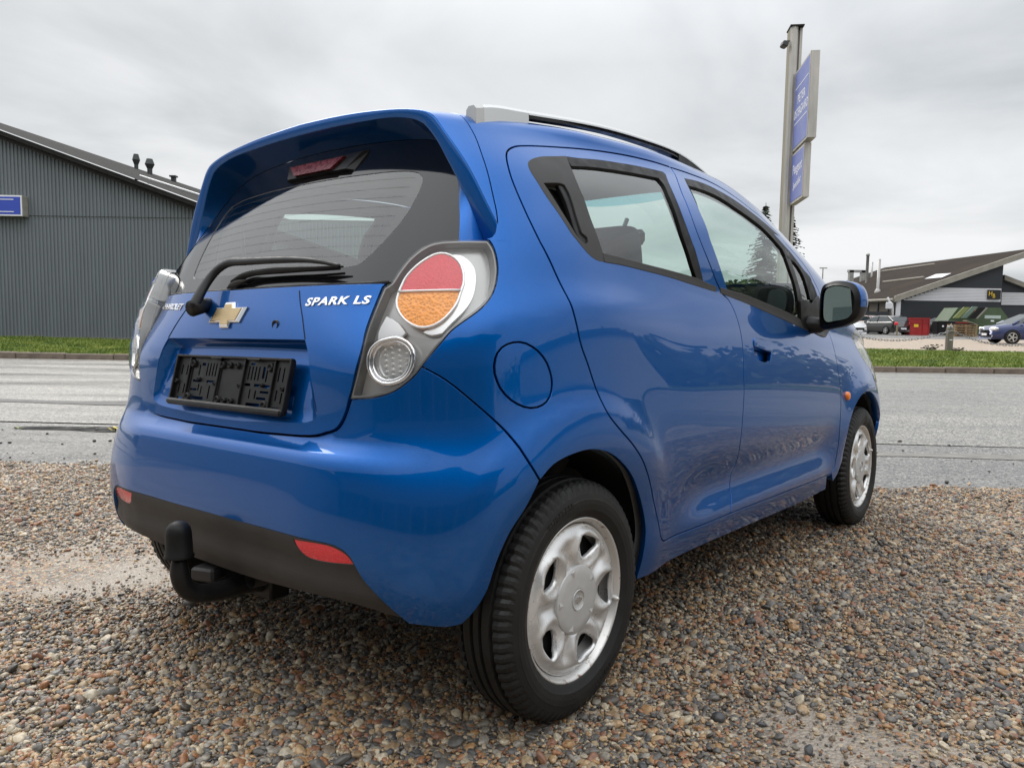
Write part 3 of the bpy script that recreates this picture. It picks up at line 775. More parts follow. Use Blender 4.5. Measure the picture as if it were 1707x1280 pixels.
# ------------------------------------------------------------------ the blue hatchback
M['lamp_rim'] = mat('lamp_rim_grey', (.20, .20, .195), rough=.15, metal=.4, coat=.5)
CAR = thing("hatchback_car", "blue five-door hatchback with tow bar parked on the gravel in front", "car",
            mtx=Matrix(((0.77747, 0.62879, -0.0127, -0.4331), (-0.62847, 0.77753, 0.02181, 2.23355), (0.02359, -0.00898, 0.99968, 0.04516), (0, 0, 0, 1))))
def facet(m, scale, dist, lo=.85, hi=1.1):
    t, b = nodes(m); c = add(t, "ShaderNodeTexCoord"); v = add(t, "ShaderNodeTexVoronoi"); v.inputs["Scale"].default_value = scale
    t.links.new(c.outputs["Object"], v.inputs["Vector"]); bp = add(t, "ShaderNodeBump"); bp.inputs["Distance"].default_value = dist
    t.links.new(v.outputs["Distance"], bp.inputs["Height"]); t.links.new(bp.outputs[0], b.inputs["Normal"])
    col = b.inputs["Base Color"].default_value[:]; r = add(t, "ShaderNodeMapRange"); r.inputs[2].default_value = .6; r.inputs[3].default_value = lo; r.inputs[4].default_value = hi
    t.links.new(v.outputs["Distance"], r.inputs[0]); sc = add(t, "ShaderNodeVectorMath", operation='SCALE'); sc.inputs[0].default_value = col[:3]
    t.links.new(r.outputs[0], sc.inputs["Scale"]); t.links.new(sc.outputs[0], b.inputs["Base Color"])
facet(M['amber_lens'], 160, .002, .7, 1.15); facet(M['red_lens'], 220, .0006)
G2 = .0029
T_pts = None
def yT(v):
    return -.196 + .030 * (1 - np.clip(v / .62, 0, 1)) ** 1.5
def sT(v):
    s = np.full_like(v, -.62)
    for _ in range(40):
        y = P(s, v)[:, 1]; d = (P(s + 1e-3, v)[:, 1] - y) / 1e-3
        s = np.clip(s - (y - yT(v)) / d, -1.2, -.3)
    return s
vT = np.concatenate([np.linspace(.016, .4, 16), np.linspace(.43, .62, 12), np.linspace(.66, 1.0, 10)])
T_sq = np.stack([sT(vT), vT * KQ], 1)
T_full = np.vstack([T_sq, np.stack([T_sq[::-1][1:, 0], 2 * KQ - T_sq[::-1][1:, 1]], 1)])   # over the roof to the left side

def mir_s(a):       # mirror over the tail centre line
    a = np.array(a); return np.stack([2 * SC - a[::-1, 0], a[::-1, 1]], 1)
def mir_q(a):       # mirror over the roof centre line
    a = np.array(a); return np.stack([a[::-1, 0], 2 * KQ - a[::-1, 1]], 1)
A = {k: np.array(v) for k, v in C.items()}

# --- body sides
roof_q = .56
ws_edge = np.array([(1.75, .30), (1.62, .335), (1.45, .372), (1.25, .41), (1.05, .455), (.93, .50), (.86, roof_q)])
side_outer = np.vstack([A['qgap'], A['lamp_r'][1:], A['bgap'][1:], A['arch_r'][1:], A['sill'][1:], A['fline'][::-1], [(1.62, .13), (1.70, .22)], ws_edge, [(-.556, roof_q)]])
for sd_ in (1, -1):
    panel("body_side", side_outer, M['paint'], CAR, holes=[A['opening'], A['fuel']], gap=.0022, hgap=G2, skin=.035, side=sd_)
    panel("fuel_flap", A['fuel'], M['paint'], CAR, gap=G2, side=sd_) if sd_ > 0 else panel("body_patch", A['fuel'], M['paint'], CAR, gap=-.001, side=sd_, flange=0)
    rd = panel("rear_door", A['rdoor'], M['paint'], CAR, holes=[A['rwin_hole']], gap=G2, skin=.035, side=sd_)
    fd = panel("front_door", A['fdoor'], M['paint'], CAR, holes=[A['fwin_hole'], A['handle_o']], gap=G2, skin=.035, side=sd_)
    # rear door window set
    panel("window_glass", A['rwin_glass'], M['glass'], rd, gap=-.006, depth=.007, flange=0, side=sd_)
    panel("window_seal", A['rwin_seal'], M['rubber'], rd, depth=.0005, flange=.012, side=sd_, h=.03, step=.008)
    panel("belt_strip", A['rwin_belt'], M['grey_plastic'], rd, depth=-.002, flange=.012, lip=.002, side=sd_, step=.01, h=.03)
    panel("handle_trim", A['rwin_trim'], M['grey_plastic'], rd, holes=[A['rhandle_hole']], depth=-.0008, flange=.02, lip=.0015, side=sd_, step=.008)
    panel("handle_recess", A['rhandle_hole'], M['dark_void'], rd, depth=.03, gap=-.004, flange=0, side=sd_)
    panel("door_handle", A['rhandle_lever'], M['black'], rd, depth=.004, gap=.0015, flange=.012, lip=.003, side=sd_, step=.006)
    # front door window set
    panel("window_glass", A['fwin_glass'], M['glass'], fd, gap=-.006, depth=.007, flange=0, side=sd_)
    panel("window_seal", A['fwin_seal'], M['rubber'], fd, depth=.0005, flange=.012, side=sd_, h=.03, step=.008)
    panel("belt_strip", A['fwin_belt'], M['grey_plastic'], fd, depth=-.002, flange=.012, lip=.002, side=sd_, step=.01, h=.03)
    panel("window_divider", A['fwin_div'], M['black'], fd, depth=.001, flange=.012, side=sd_, step=.008, h=.03)
    panel("quarter_light", A['fwin_quarter'], M['glass'], fd, gap=-.006, depth=.007, flange=0, side=sd_)
    panel("mirror_sail", A['fwin_sail'], M['black'], fd, depth=-.004, flange=.015, lip=.003, side=sd_, step=.008, h=.03)
    # front door handle: pocket with a painted pull across it
    ho = A['handle_o']
    panel("handle_pocket", ho, M['paint'], fd, depth=.026, gap=-.003, flange=0, side=sd_, h=.02)
    hc = ho.mean(0)
    panel("door_handle", A['handle_up'], M['paint'], fd, depth=-.004, gap=.0035, flange=.022, lip=.003, side=sd_, step=.006, h=.012, bulge=.010)
    if sd_ > 0:
        k = MB(); pk = on(ho[:, 0].min() + .018, hc[1] - .012, -.012)[0]
        k.lathe([(-.006, 0.0001), (-.006, .007), (-.002, .009), (.004, .009)], 20, 'x', pk); k.build("key_cylinder", M['black'], fd, smooth=True)
    # front wing, side marker, headlamp
    wing = np.vstack([A['fline'][::-1][1:], [(1.62, .13), (1.70, .22), (1.80, .285), (2.0, .30), (2.2, .27), (2.30, .16)],
                      [(2.12, .15), (1.95, .10), (1.885, .03), (1.93, -.055), (2.05, -.13), (2.20, -.19)], [(2.25, -.28), (2.20, -.36)], A['arch_f'][::-1]])
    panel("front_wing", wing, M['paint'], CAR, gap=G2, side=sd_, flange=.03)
    lampf = [(2.12, .15), (1.95, .10), (1.885, .03), (1.93, -.055), (2.05, -.13), (2.20, -.19), (2.42, -.19), (2.55, -.10), (2.50, .08), (2.30, .16)]
    hl = panel("headlamp", lampf, M['clear'], CAR, gap=G2, flange=.03, lip=.003, bulge=.006, side=sd_)
    panel("lamp_housing", lampf, M['lamp_grey'], hl, depth=.035, gap=.0, flange=0, side=sd_)
    panel("lamp_frame", [(2.10, .145), (1.95, .095), (1.892, .03), (1.935, -.05), (2.05, -.124), (2.2, -.18), (2.2, -.155), (2.06, -.10), (1.96, -.04), (1.925, .025), (1.975, .075), (2.12, .12)], M['gloss_black'], hl, depth=.004, flange=.006, side=sd_)
    mb = MB(); pm = on(A['marker'][0, 0], A['marker'][0, 1], 0, side=sd_)[0]
    mb.lathe([(.014 * sd_, .0002), (.0135 * sd_, .008), (.011 * sd_, .015), (.006 * sd_, .019), (-.003 * sd_, .020)], 24, 'x', pm)
    mb.build("side_marker", M['orange_lens'], CAR, smooth=True)
    # sill underside and wheel tubs
# --- roof, windscreen, bonnet, nose
roof_r = np.array([(-.556, roof_q), (.2, roof_q), (.86, roof_q), (.88, .62), (.92, .70), (.95, KQ)])
roof_out = np.vstack([roof_r, mir_q(roof_r)[1:]])
panel("roof", roof_out, M['paint'], CAR, gap=.001, skin=.03, skin_mat=M['headliner'], h=.04)
hl_r = np.array([(-.50, .44), (.0, .44), (.5, .44), (.84, .47), (.90, KQ)])
panel("headliner", np.vstack([hl_r, mir_q(hl_r)[1:]]), M['headliner'], CAR, depth=.048, flange=0, h=.05)
ws = np.vstack([[(1.85, KQ), (1.83, .60), (1.80, .42), (1.75, .30)], ws_edge[1:-1], [(.87, roof_q + .01), (.885, .62), (.925, .70), (.955, KQ)]])
wsl = ws[::-1]
ws_full = np.vstack([ws, mir_q(ws)[1:-1]])
wsn = panel("windscreen", ws_full, M['glass'], CAR, gap=-.003, depth=.004, flange=0, h=.04)
band = [(.885, .58), (.89, .64), (.93, .72), (.955, KQ)]
bl = [(1.10, KQ), (1.08, .72), (1.04, .64), (1.01, .52)]
M['sunband'] = glass_mat("blue_tinted_band", (.45, .80, .90))
panel("tinted_band", np.vstack([bl[::-1], mir_q(bl[::-1])[1:], mir_q(band)[::-1][::-1], np.array(band)[::1][::-1][::-1][:0] if False else np.array(band)[:0].reshape(0, 2), ]) if False else
      np.vstack([np.array(bl)[::-1], mir_q(np.array(bl)[::-1])[1:], mir_q(np.array(band))[::-1], np.array(band)[::-1][1:]]), M['sunband'], wsn, depth=.006, flange=0, h=.05)
bon_r = np.array([(1.83, .31), (2.0, .305), (2.2, .275), (2.30, .18), (2.52, .10), (2.8, .10), (SF, .10)])
bon = np.vstack([bon_r, np.stack([2 * SF - bon_r[::-1][1:, 0], bon_r[::-1][1:, 1]], 1)])
# bonnet: right half and left half share the nose centre line, run back to the windscreen
bon_out = np.vstack([[(1.86, KQ), (1.84, .60), (1.83, .45)], bon_r])
for sd_ in (1, -1):
    panel("bonnet", np.vstack([bon_out, [(SF, KQ)]]), M['paint'], CAR, gap=.0008, skin=.02, side=sd_, h=.04, flange=0)
nose = np.array([(2.20, -.36), (2.25, -.28), (2.20, -.19), (2.42, -.19), (2.55, -.10), (2.50, .08), (2.52, .10), (2.8, .10), (SF, .10)])
low = np.array([(SF, -.58), (2.6, -.58), (2.32, -.56), (2.19, -.50)])
nz = np.vstack([nose, np.stack([2 * SF - nose[::-1][1:, 0], nose[::-1][1:, 1]], 1), np.stack([2 * SF - low[::-1][:-1, 0], low[::-1][:-1, 1]], 1), low])
panel("front_bumper", nz, M['paint'], CAR, gap=G2, h=.04, skin=.014, skin_mat=M['dark_void'])
panel("front_grille", [(2.62, -.14), (SF * 2 - 2.62, -.14), (SF * 2 - 2.7, -.30), (2.7, -.30)], M['black'], CAR, depth=-.004, h=.05)

# --- rear bumper with grey lower insert and reflectors
bump_r = np.vstack([A['gate_low'][::-1], A['lamp_bot'][1:], A['bgap'][1:], A['arch_back'][1:], A['bumper_bot'][1:], A['ins_top'][1:], [(-1.26, -.625)]])
bump_full = np.vstack([bump_r, mir_s(bump_r)])
def PB(s, q):
    """bumper skin: a step out below the tailgate, so its top shows as a ledge"""
    b = PX(s, q); n = NX(s, q, h=.01)
    z = b[..., 2]; x = np.abs(b[..., 0])
    w = 1 - sm(x, .36, .68)
    d = .034 * w * (1 - sm(z, .622, .672)) - .010 * w * sm(z, .40, .60)
    return b + n * d[..., None]
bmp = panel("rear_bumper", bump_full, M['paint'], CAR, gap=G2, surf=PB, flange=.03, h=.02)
ins_r = np.vstack([[(SC, -.625)], A['ins_top'][::-1][1:], A['ins_bot'][1:], [(-1.22, -.760), (SC, -.762)]])
ins_full = np.vstack([ins_r[1:-1], mir_s(ins_r[1:-1])])
def PI_(s, q):
    b = PB(s, q); n = NX(s, q, h=.01)
    z = b[..., 2]
    return b - n * (.010 * np.exp(-((z - .405) / .035) ** 2) + .012 * sm(-z, -.37, -.31))[..., None]
ins = panel("lower_insert", ins_full, M['grey_plastic'], bmp, holes=[A['refl'], mir_s(A['refl'])], gap=.0012, hgap=.001, surf=PI_, flange=.05, lip=.003, h=.02)
panel("reflector", A['refl'], M['red_lens'], bmp, surf=PI_, depth=.002, gap=.001, flange=.01, h=.02, step=.008)
panel("reflector", mir_s(A['refl']), M['red_lens'], bmp, surf=PI_, depth=.002, gap=.001, flange=.01, h=.02, step=.008)

sh_r = np.array([(-.60, -.10), (-.60, -.30), (-.66, -.45), (-.72, -.58), (-.85, -.60), (SC, -.60)])
panel("inner_shell", np.vstack([sh_r, mir_s(sh_r)[1:]]), M['dark_void'], CAR, depth=.105, flange=0, h=.05)
# --- tail lamps
for sd_ in (1, -1):
    tl = panel("tail_lamp", A['lamp'], M['clear'], CAR, gap=.0015, flange=.02, lip=.003, bulge=.007, side=sd_, step=.008)
    panel("lamp_housing", A['lamp'], M['lamp_grey'], tl, depth=.030, gap=-.002, flange=0, side=sd_)
    panel("lamp_rim", np.array(A['lamp']), M['lamp_rim'], tl, holes=[inset(dense(A['lamp'])[::1] if area2(dense(A['lamp'])) > 0 else dense(A['lamp'])[::-1], .0042)], depth=.004, gap=.002, flange=.05, side=sd_, step=.008)
    panel("stop_light", A['lamp_red'], M['red_lens'], tl, depth=.006, gap=.001, flange=.02, bulge=.008, side=sd_, step=.008)
    panel("turn_signal", A['lamp_amber'], M['amber_lens'], tl, depth=.006, gap=.001, flange=.02, bulge=.008, side=sd_, step=.008)
    dd = dense(A['lamp_disc'], .01)
    mb = MB(); mb.tube([on(s, q, -.006, side=sd_)[0] for s, q in dd], .0032, 8, closed=True)
    a, b = A['lamp_amber'][0], A['lamp_amber'][-1]
    mb.tube([on(a[0] + (b[0] - a[0]) * t, a[1] + (b[1] - a[1]) * t, -.003, side=sd_)[0] for t in np.linspace(.01, .99, 8)], .0026, 8)
    mb.build("lamp_ring", M['reflector'], tl, smooth=True)
    panel("lamp_bowl", A['lamp_cres'], M['reflector'], tl, depth=.014, flange=.012, side=sd_, step=.008)
    rv = dense(A['lamp_rev'], .01)
    cen = rv.mean(0)
    mb = MB()
    mb.tube([on(s, q, -.007, side=sd_)[0] for s, q in rv], .005, 8, closed=True)
    mb.tube([on(*(cen + (np.array((s, q)) - cen) * .86), -.010, side=sd_)[0] for s, q in rv], .0035, 8, closed=True)
    mb.build("reverse_light_ring", M['chrome'], tl, smooth=True)
    panel("reverse_light", cen + (rv - cen) * .9, M['reflector'], tl, depth=.022, flange=0, side=sd_, smooth_outline=False)
    mb = MB()
    for i in range(5):
        for j in range(9):
            q2 = cen + np.array([(.10 - i * .05) * .28 + .012, (j - 4) * .0115 + (i % 2) * .005])
            if inside(q2[None], cen + (rv - cen) * .78)[0]:
                p3 = on(q2[0], q2[1], -.019, side=sd_)[0]
                mb.box(p3, (.006, .006, .005), bevel=.0015)
    mb.build("lens_facets", M['reflector'], tl)['kind'] = 'stuff'
    # silver web between the two bowls
    wv = [(-.800, -.150), (-.775, -.165), (-.76, -.185), (-.78, -.205), (-.815, -.215), (-.815, -.185)]
    panel("lamp_web", wv, M['reflector'], tl, depth=.016, flange=.01, side=sd_)

# --- tailgate
gr, gb_, gt = A['gate_r'], A['gate_low'], A['gate_top']
gate_r = np.vstack([gr[::-1], gb_[1:]])                       # from the top corner down and round to the middle
gate_top = gt[1:]
gate_half = np.vstack([gate_top[::-1], gate_r])
gate_full = np.vstack([gate_half, mir_s(gate_half)])
rec = A['recess']
rec_full = np.vstack([rec, mir_s(rec)])
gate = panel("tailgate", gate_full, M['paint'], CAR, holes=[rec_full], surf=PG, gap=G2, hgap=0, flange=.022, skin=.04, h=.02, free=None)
# number plate recess: floor set in, deepest under its top edge
rd_ = dense(rec_full, .01); rd_ = rd_ if area2(rd_) > 0 else rd_[::-1].copy()
def PR(s, q):
    b = PG(s, q); n = NX(s, q, f=PG, h=.01)
    pts = np.stack([np.ravel(s), np.ravel(q)], 1)
    d = dist_poly(pts, rd_).reshape(np.shape(s))
    z = b[..., 2]
    dep = .006 + .034 * sm(z, .69, .885)
    return b - n * (dep * np.clip(d / (.006 + .012 * (1 - sm(z, .84, .88))), 0, 1))[..., None]
v2, F, rg = cdt(rd_, [], .011)
P3 = PR(v2[:, 0], v2[:, 1])
fn = np.cross(P3[F[:, 1]] - P3[F[:, 0]], P3[F[:, 2]] - P3[F[:, 0]])
if fn[:, 1].sum() > 0:
    F = F[:, ::-1]
link("plate_recess", mesh_from("plate_recess", P3, F), M['paint'], gate)
# seams at the ends of the centre panel
for sgn in (1, -1):
    pts = [on(s, q, .0003, surf=PG, side=sgn)[0] for s, q in dense(A['seam'], .02, closed=False)]
    mb = MB(); mb.tube(pts, .0012, 6); mb.build("panel_seam", M['dark_void'], gate)
# lock cylinder
k = MB(); pk = on(*A['key'][0], 0, surf=PG)[0]
k.lathe([(.004, .0001), (.003, .006), (-.0015, .008), (-.0025, .011), (.004, .012)], 24, 'y', pk); k.build("key_cylinder", M['black'], gate, smooth=True)

# --- badges
def basis(s, q, surf=PG):
    n = NX(np.array([s]), np.array([q]), f=surf)[0]
    t = np.array([1., 0, 0]) - n * n[0]; t /= np.linalg.norm(t)
    u = np.cross(t, -n) * -1
    u = np.cross(n, t)
    return Vector(t), Vector(u), Vector(n)
def wrap_text(txt, name, s_sq, e_sq, height, shear, parent, m, space=1.05, depth=.0022, squeeze=1.0):
    """chrome letters laid along the tailgate from one surface point to another"""
    me = text_mesh(txt, 1.0, .04, shear, space, .012, offset=.022)
    n = len(me.vertices); co = np.zeros(n * 3); me.vertices.foreach_get('co', co); co = co.reshape(-1, 3)
    x0, x1 = co[:, 0].min(), co[:, 0].max(); y0, y1 = co[:, 1].min(), co[:, 1].max()
    a, b = np.array(s_sq), np.array(e_sq)
    t = (co[:, 0] - x0) / (x1 - x0); hgt = (co[:, 1] - y0) / (y1 - y0)
    s = a[0] + (b[0] - a[0]) * t; q = a[1] + (b[1] - a[1]) * t + height * (hgt - .5)
    z = (co[:, 2] - co[:, 2].min()) / (co[:, 2].max() - co[:, 2].min()) * depth
    P3 = PG(s, q) + NX(s, q, f=PG) * z[:, None]
    me.vertices.foreach_set('co', P3.ravel()); me.update()
    me.name = name
    o = link(name, me, m, parent)
    return o
wrap_text("SPARK LS", "badge_lettering", (-1.039, -.112), (-.859, -.103), .0205, .16, gate, M['chrome'], 1.12)
# left badge: nine letters towards the wiper, first one tucked behind the lamp edge
sL = 2 * SC - np.array([-1.035, -.859])
wrap_text("CHEVROLET", "badge_lettering", (sL[1] - .004, -.101), (sL[0] - .006, -.112), .019, .14, gate, M['chrome'], .98)
# cross emblem: chrome border, gold centre
bs, bq = A['a_bow'][0]
bt_, bu_, bn_ = basis(bs, bq)
pc = Vector(on(bs, bq, .0, surf=PG)[0])
pts = [(-.080, -.020), (-.026, -.020), (-.019, -.034), (.022, -.034), (.022, -.020), (.062, -.020), (.080, .020), (.026, .020), (.019, .034), (-.022, .034), (-.022, .020), (-.062, .020)]
def emblem(scale, d0, d1, name, m, inner=.86):
    V = []; n = len(pts)
    for sc, d in ((1, d0), (1, d0 + (d1 - d0) * .5), (inner, d1)):
        V += [tuple(pc + bt_ * (x * scale * sc) + bu_ * (z * scale * sc) + bn_ * d) for x, z in pts]
    F = []
    for k in range(2):
        F += [(k * n + i, k * n + (i + 1) % n, (k + 1) * n + (i + 1) % n, (k + 1) * n + i) for i in range(n)]
    F.append(tuple(range(2 * n, 3 * n)))
    return link(name, mesh_from(name, V, F, smooth=False), m, gate)
eb = emblem(1.0, 0, .007, "emblem", M['chrome'])
emblem(.80, .0065, .0085, "emblem_centre", M['gold'], .97)

# --- number plate holder: ribbed black carrier without a plate
PM = Matrix.Translation((.016, -.430, .775)) @ Matrix.Rotation(-.24, 4, 'X')
W2, H2 = .258, .066
def rrect(x0, x1, z0, z1, r=.006, k=3):
    out = []
    for cx, cz, a0 in ((x1 - r, z1 - r, 0), (x0 + r, z1 - r, 90), (x0 + r, z0 + r, 180), (x1 - r, z0 + r, 270)):
        for i in range(k + 1):
            a = rad(a0 + 90 * i / k); out.append((cx + r * math.cos(a), cz + r * math.sin(a)))
    return out
slots = []
def slot(x0, x1, z0, z1):
    slots.append(rrect(W2 * 2 * x0 - W2, W2 * 2 * x1 - W2, H2 * 2 * z0 - H2, H2 * 2 * z1 - H2, .0022, 2))
for x in (.285, .312, .339, .366): slot(x, x + .011, .60, .86)
slot(.215, .226, .60, .82); slot(.235, .27, .80, .86)
slot(.175, .255, .47, .52); slot(.305, .385, .47, .52); slot(.165, .225, .30, .345); slot(.232, .244, .30, .44); slot(.17, .30, .13, .19); slot(.335, .347, .16, .42); slot(.262, .272, .22, .40)
for x in (.655, .682, .709, .736): slot(x, x + .011, .58, .84)
slot(.80, .811, .56, .84); slot(.665, .70, .86, .90); slot(.77, .79, .62, .84)
slot(.64, .69, .47, .52); slot(.72, .765, .47, .52); slot(.79, .85, .46, .51); slot(.735, .747, .24, .40); slot(.755, .83, .24, .285); slot(.68, .80, .11, .17); slot(.69, .70, .24, .42); slot(.775, .845, .36, .40)
for x in (.045, .095): slot(x, x + .012, .60, .80); slot(x, x + .012, .22, .42)
for x in (.895, .93, .96): slot(x, x + .01, .58, .84)
slot(.90, .912, .24, .44); slot(.94, .952, .2, .40); slot(.05, .10, .10, .15); slot(.89, .95, .08, .13); slot(.42, .44, .80, .86); slot(.60, .615, .80, .86)
ph = flat("plate_holder", rrect(-W2, W2, -H2, H2, .010, 4), slots, .004, M['black'], gate, h=.05, mtx=PM)
mb = MB()
def pb(x0, x1, z0, z1, y0, y1, bev=.0015):
    mb.box(((W2 * (x0 + x1) - W2), -(y0 + y1) / 2, (H2 * (z0 + z1) - H2)), (W2 * 2 * (x1 - x0), y1 - y0, H2 * 2 * (z1 - z0)), bevel=bev)
pb(.0, 1, .955, 1.0, .003, .014); pb(.0, .014, .06, .97, .003, .014); pb(.986, 1, .06, .97, .003, .014)
pb(.0, 1.0, -.02, .105, .002, .020, .005)
for x in (.128, .405, .62, .862): pb(x, x + .012, .10, .96, .0035, .010)
for x in (.15, .42): pb(x, x + .006, .12, .94, .0035, .007)
for x in (.34, .66): pb(x, x + .10, .935, .965, .012, .017)
mb.build("holder_frame", M['black'], gate, mtx=PM)
for x, z, r in ((.165, .83, .010), (.165, .16, .011), (.835, .83, .011), (.835, .14, .012), (.435, .83, .010), (.50, .83, .008), (.565, .83, .008), (.445, .16, .010), (.50, .16, .008), (.56, .16, .008), (.24, .53, .005), (.395, .46, .006), (.61, .46, .006), (.79, .5, .005), (.03, .46, .006), (.955, .46, .006)):
    mb = MB(); mb.lathe([(-.004, r), (-.011, r * .95), (-.012, r * .6), (-.008, r * .5), (-.008, .0001)], 14, 'y', (W2 * 2 * x - W2, 0, H2 * 2 * z - H2))
    mb.build("holder_boss", M['rubber'], gate, smooth=True, mtx=PM)

# --- rear window in its own plane, spoiler round it
def yG(x, z):
    return -.375 + .646 * (z - 1.0) + .23 * x * x
def PGl(s, q):                       # s = x, q = z
    s = np.asarray(s, float); q = np.asarray(q, float); s, q = np.broadcast_arrays(s, q)
    return np.stack([s, yG(s, q), q], -1)
I_r = [(.628, 1.095), (.599, 1.162), (.576, 1.205), (.549, 1.254), (.524, 1.294), (.499, 1.335), (.473, 1.367), (.455, 1.384), (.420, 1.400), (.355, 1.413), (.27, 1.420), (.14, 1.426), (0, 1.428)]
I_r = dense(I_r, .02, 60, closed=False)
K_r = np.array([(x * .975, z - .012 - .020 * sm(z, 1.3, 1.42)) for x, z in I_r])
glass_r = np.vstack([[(0, 1.006), (.2, 1.0075), (.38, 1.009), (.486, 1.012), (.56, 1.05)], K_r[1:]])
glass_out = np.vstack([glass_r, (glass_r * [-1, 1])[::-1][1:-1]])
clear_r = [(0, 1.052), (.2, 1.052), (.36, 1.054), (.385, 1.075), (.425, 1.15), (.436, 1.22), (.425, 1.27), (.38, 1.290), (.25, 1.298), (0, 1.300)]
clear_out = dense(np.vstack([clear_r, (np.array(clear_r) * [-1, 1])[::-1][1:-1]]), .02, 60)
clear_out = clear_out if area2(clear_out) > 0 else clear_out[::-1].copy()
rw = panel("rear_window", clear_out, M['rear_glass'], CAR, surf=PGl, gap=-.002, flange=0, h=.05, smooth_outline=False)
panel("window_border", glass_out, M['gloss_black'], rw, holes=[clear_out], surf=PGl, depth=-.0015, flange=.004, h=.04, step=.02)
# heater lines
mb = MB()
for i in range(9):
    z = 1.075 + i * .0245
    xs = np.linspace(-.40, .40, 17)
    mb.tube([(x, yG(x, z + .012 * (1 - (x / .42) ** 2)) - .0012, z + .012 * (1 - (x / .42) ** 2)) for x in xs], .00018, 4, caps=False)
mb.build("heater_lines", M['trim_in'], rw)
mb = MB(); mb.tube([(x, yG(x, 1.0085) - .004, 1.0075 + .004 * abs(x)) for x in np.linspace(-.48, .48, 21)], .005, 8)
mb.build("window_seal", M['rubber'], rw, smooth=True)

sp_r = np.vstack([T_full, [(-.556, 2 * KQ - .343)], mir_q(A['qgap'][1:-2])[::-1][0:0]])
q_r = A['qgap'][:-1]
sp_out = np.vstack([T_full, mir_q(q_r)[0:0], np.stack([q_r[::-1, 0], 2 * KQ - q_r[::-1, 1]], 1), [(-.556, 1.2), (-.556, KQ), (-.556, .5)], q_r])
spo = panel("spoiler", sp_out, M['paint'], CAR, gap=.0018, h=.024, step=.012, flange=.004, lip=.0008)
# rear-facing lip from the trailing edge to the inner edge, then the hood running in to the glass
T3 = PX(T_sq[:, 0], T_sq[:, 1])
def resample(P_, n, w=None):
    d = np.r_[0, np.cumsum(np.linalg.norm(np.diff(P_, axis=0), axis=1))]; d /= d[-1]
    t = np.linspace(0, 1, n)
    return np.stack([np.interp(t, d, P_[:, k]) for k in range(P_.shape[1])], 1)
nS = 60
T3r = resample(T3, nS)
I2 = resample(I_r, nS)
I3 = np.stack([I2[:, 0], T3r[:, 1] + .004, I2[:, 1]], 1)
K2 = resample(K_r, nS)
K3 = np.stack([K2[:, 0], yG(K2[:, 0], K2[:, 1]) - .003, K2[:, 1]], 1)
# soften: trailing edge roll of a few millimetres
def loft(rows, name, m, parent, smooth=True):
    n = len(rows[0])
    V = np.vstack(rows)
    VL = V * [-1, 1, 1]
    F = []
    for k in range(len(rows) - 1):
        for i in range(n - 1):
            a, b, c, d = k * n + i, k * n + i + 1, (k + 1) * n + i + 1, (k + 1) * n + i
            F.append((a, b, c, d))
    F2 = [tuple(i + len(V) for i in f[::-1]) for f in F]
    me = mesh_from(name, np.vstack([V, VL]), F + F2, smooth=smooth)
    import bmesh
    bm = bmesh.new(); bm.from_mesh(me); bmesh.ops.remove_doubles(bm, verts=bm.verts, dist=.0006); bm.to_mesh(me); bm.free()
    me.update()
    return link(name, me, m, parent)
mid = T3r * .15 + I3 * .85
loft([T3r, T3r + (I3 - T3r) * .05 + [0, -.0016, 0], T3r + (I3 - T3r) * .10 + [0, -.0022, 0], T3r + (I3 - T3r) * .92 + [0, -.0022, 0], T3r + (I3 - T3r) * .97 + [0, -.0014, 0], I3], "spoiler_lip", M['paint'], spo)
loft([I3, I3 + (K3 - I3) * .06, I3 + (K3 - I3) * .5 + (np.stack([I3[:, 0] * .0, I3[:, 1] * 0, np.full(nS, .004)], 1)), K3], "spoiler_underside", M['paint'], spo)
# high brake light under the spoiler
mb = MB()
sx, sz = .018, 1.345
def gp(x, z, d): return (x, yG(x, z) - d, z)
o1 = [(-.105, 1.362), (.135, 1.362), (.105, 1.326), (-.055, 1.326)]
V = [gp(x, z, .002) for x, z in o1] + [gp(x * .96 + .001, 1.344 + (z - 1.344) * .9, .022) for x, z in o1]
mb.add(V, [(4, 5, 6, 7), (0, 1, 5, 4), (1, 2, 6, 5), (2, 3, 7, 6), (3, 0, 4, 7)])
mb.build("brake_light", M['brake_lens'], rw)
mb = MB()
V = [gp(x, z, .001) for x, z in [(-.13, 1.372), (.20, 1.372), (.18, 1.318), (-.10, 1.318)]] + [gp(x, z, .016) for x, z in [(-.12, 1.368), (.19, 1.368), (.16, 1.322), (-.085, 1.322)]]
mb.add(V, [(4, 5, 6, 7), (0, 1, 5, 4), (1, 2, 6, 5), (2, 3, 7, 6), (3, 0, 4, 7)])
mb.build("brake_light_housing", M['black'], rw)

# --- rear wiper
arm = dense(np.array(G3['arm'])[:, [0, 1]], .01, 80, closed=False)
def spl3(k, step=.01):
    P_ = np.array(G3[k]); d = np.r_[0, np.cumsum(np.linalg.norm(np.diff(P_, axis=0), axis=1))]
    f = [spl(d, P_[:, i]) for i in range(3)]
    t = np.linspace(0, d[-1], int(d[-1] / step) + 2)
    return np.stack([g(t) for g in f], 1)
ap = spl3('arm')
wp = MB()
tt = np.linspace(0, 1, len(ap))
wp.tube(ap, np.interp(tt, [0, .12, .35, .7, 1], [.017, .0145, .011, .0085, .004]), 10, squash=.7)
wip = wp.build("rear_wiper", M['black'], CAR, smooth=True)
mb = MB(); pv = Vector(ap[0])
mb.tube([pv + Vector((0, -.004, -.004)), pv + Vector((-.012, .03, .004)), pv + Vector((-.03, .075, .012))], [.021, .020, .017], 14)
mb.build("wiper_pivot", M['black'], wip, smooth=True)
bp3 = spl3('blade')
mb = MB(); tt = np.linspace(0, 1, len(bp3))
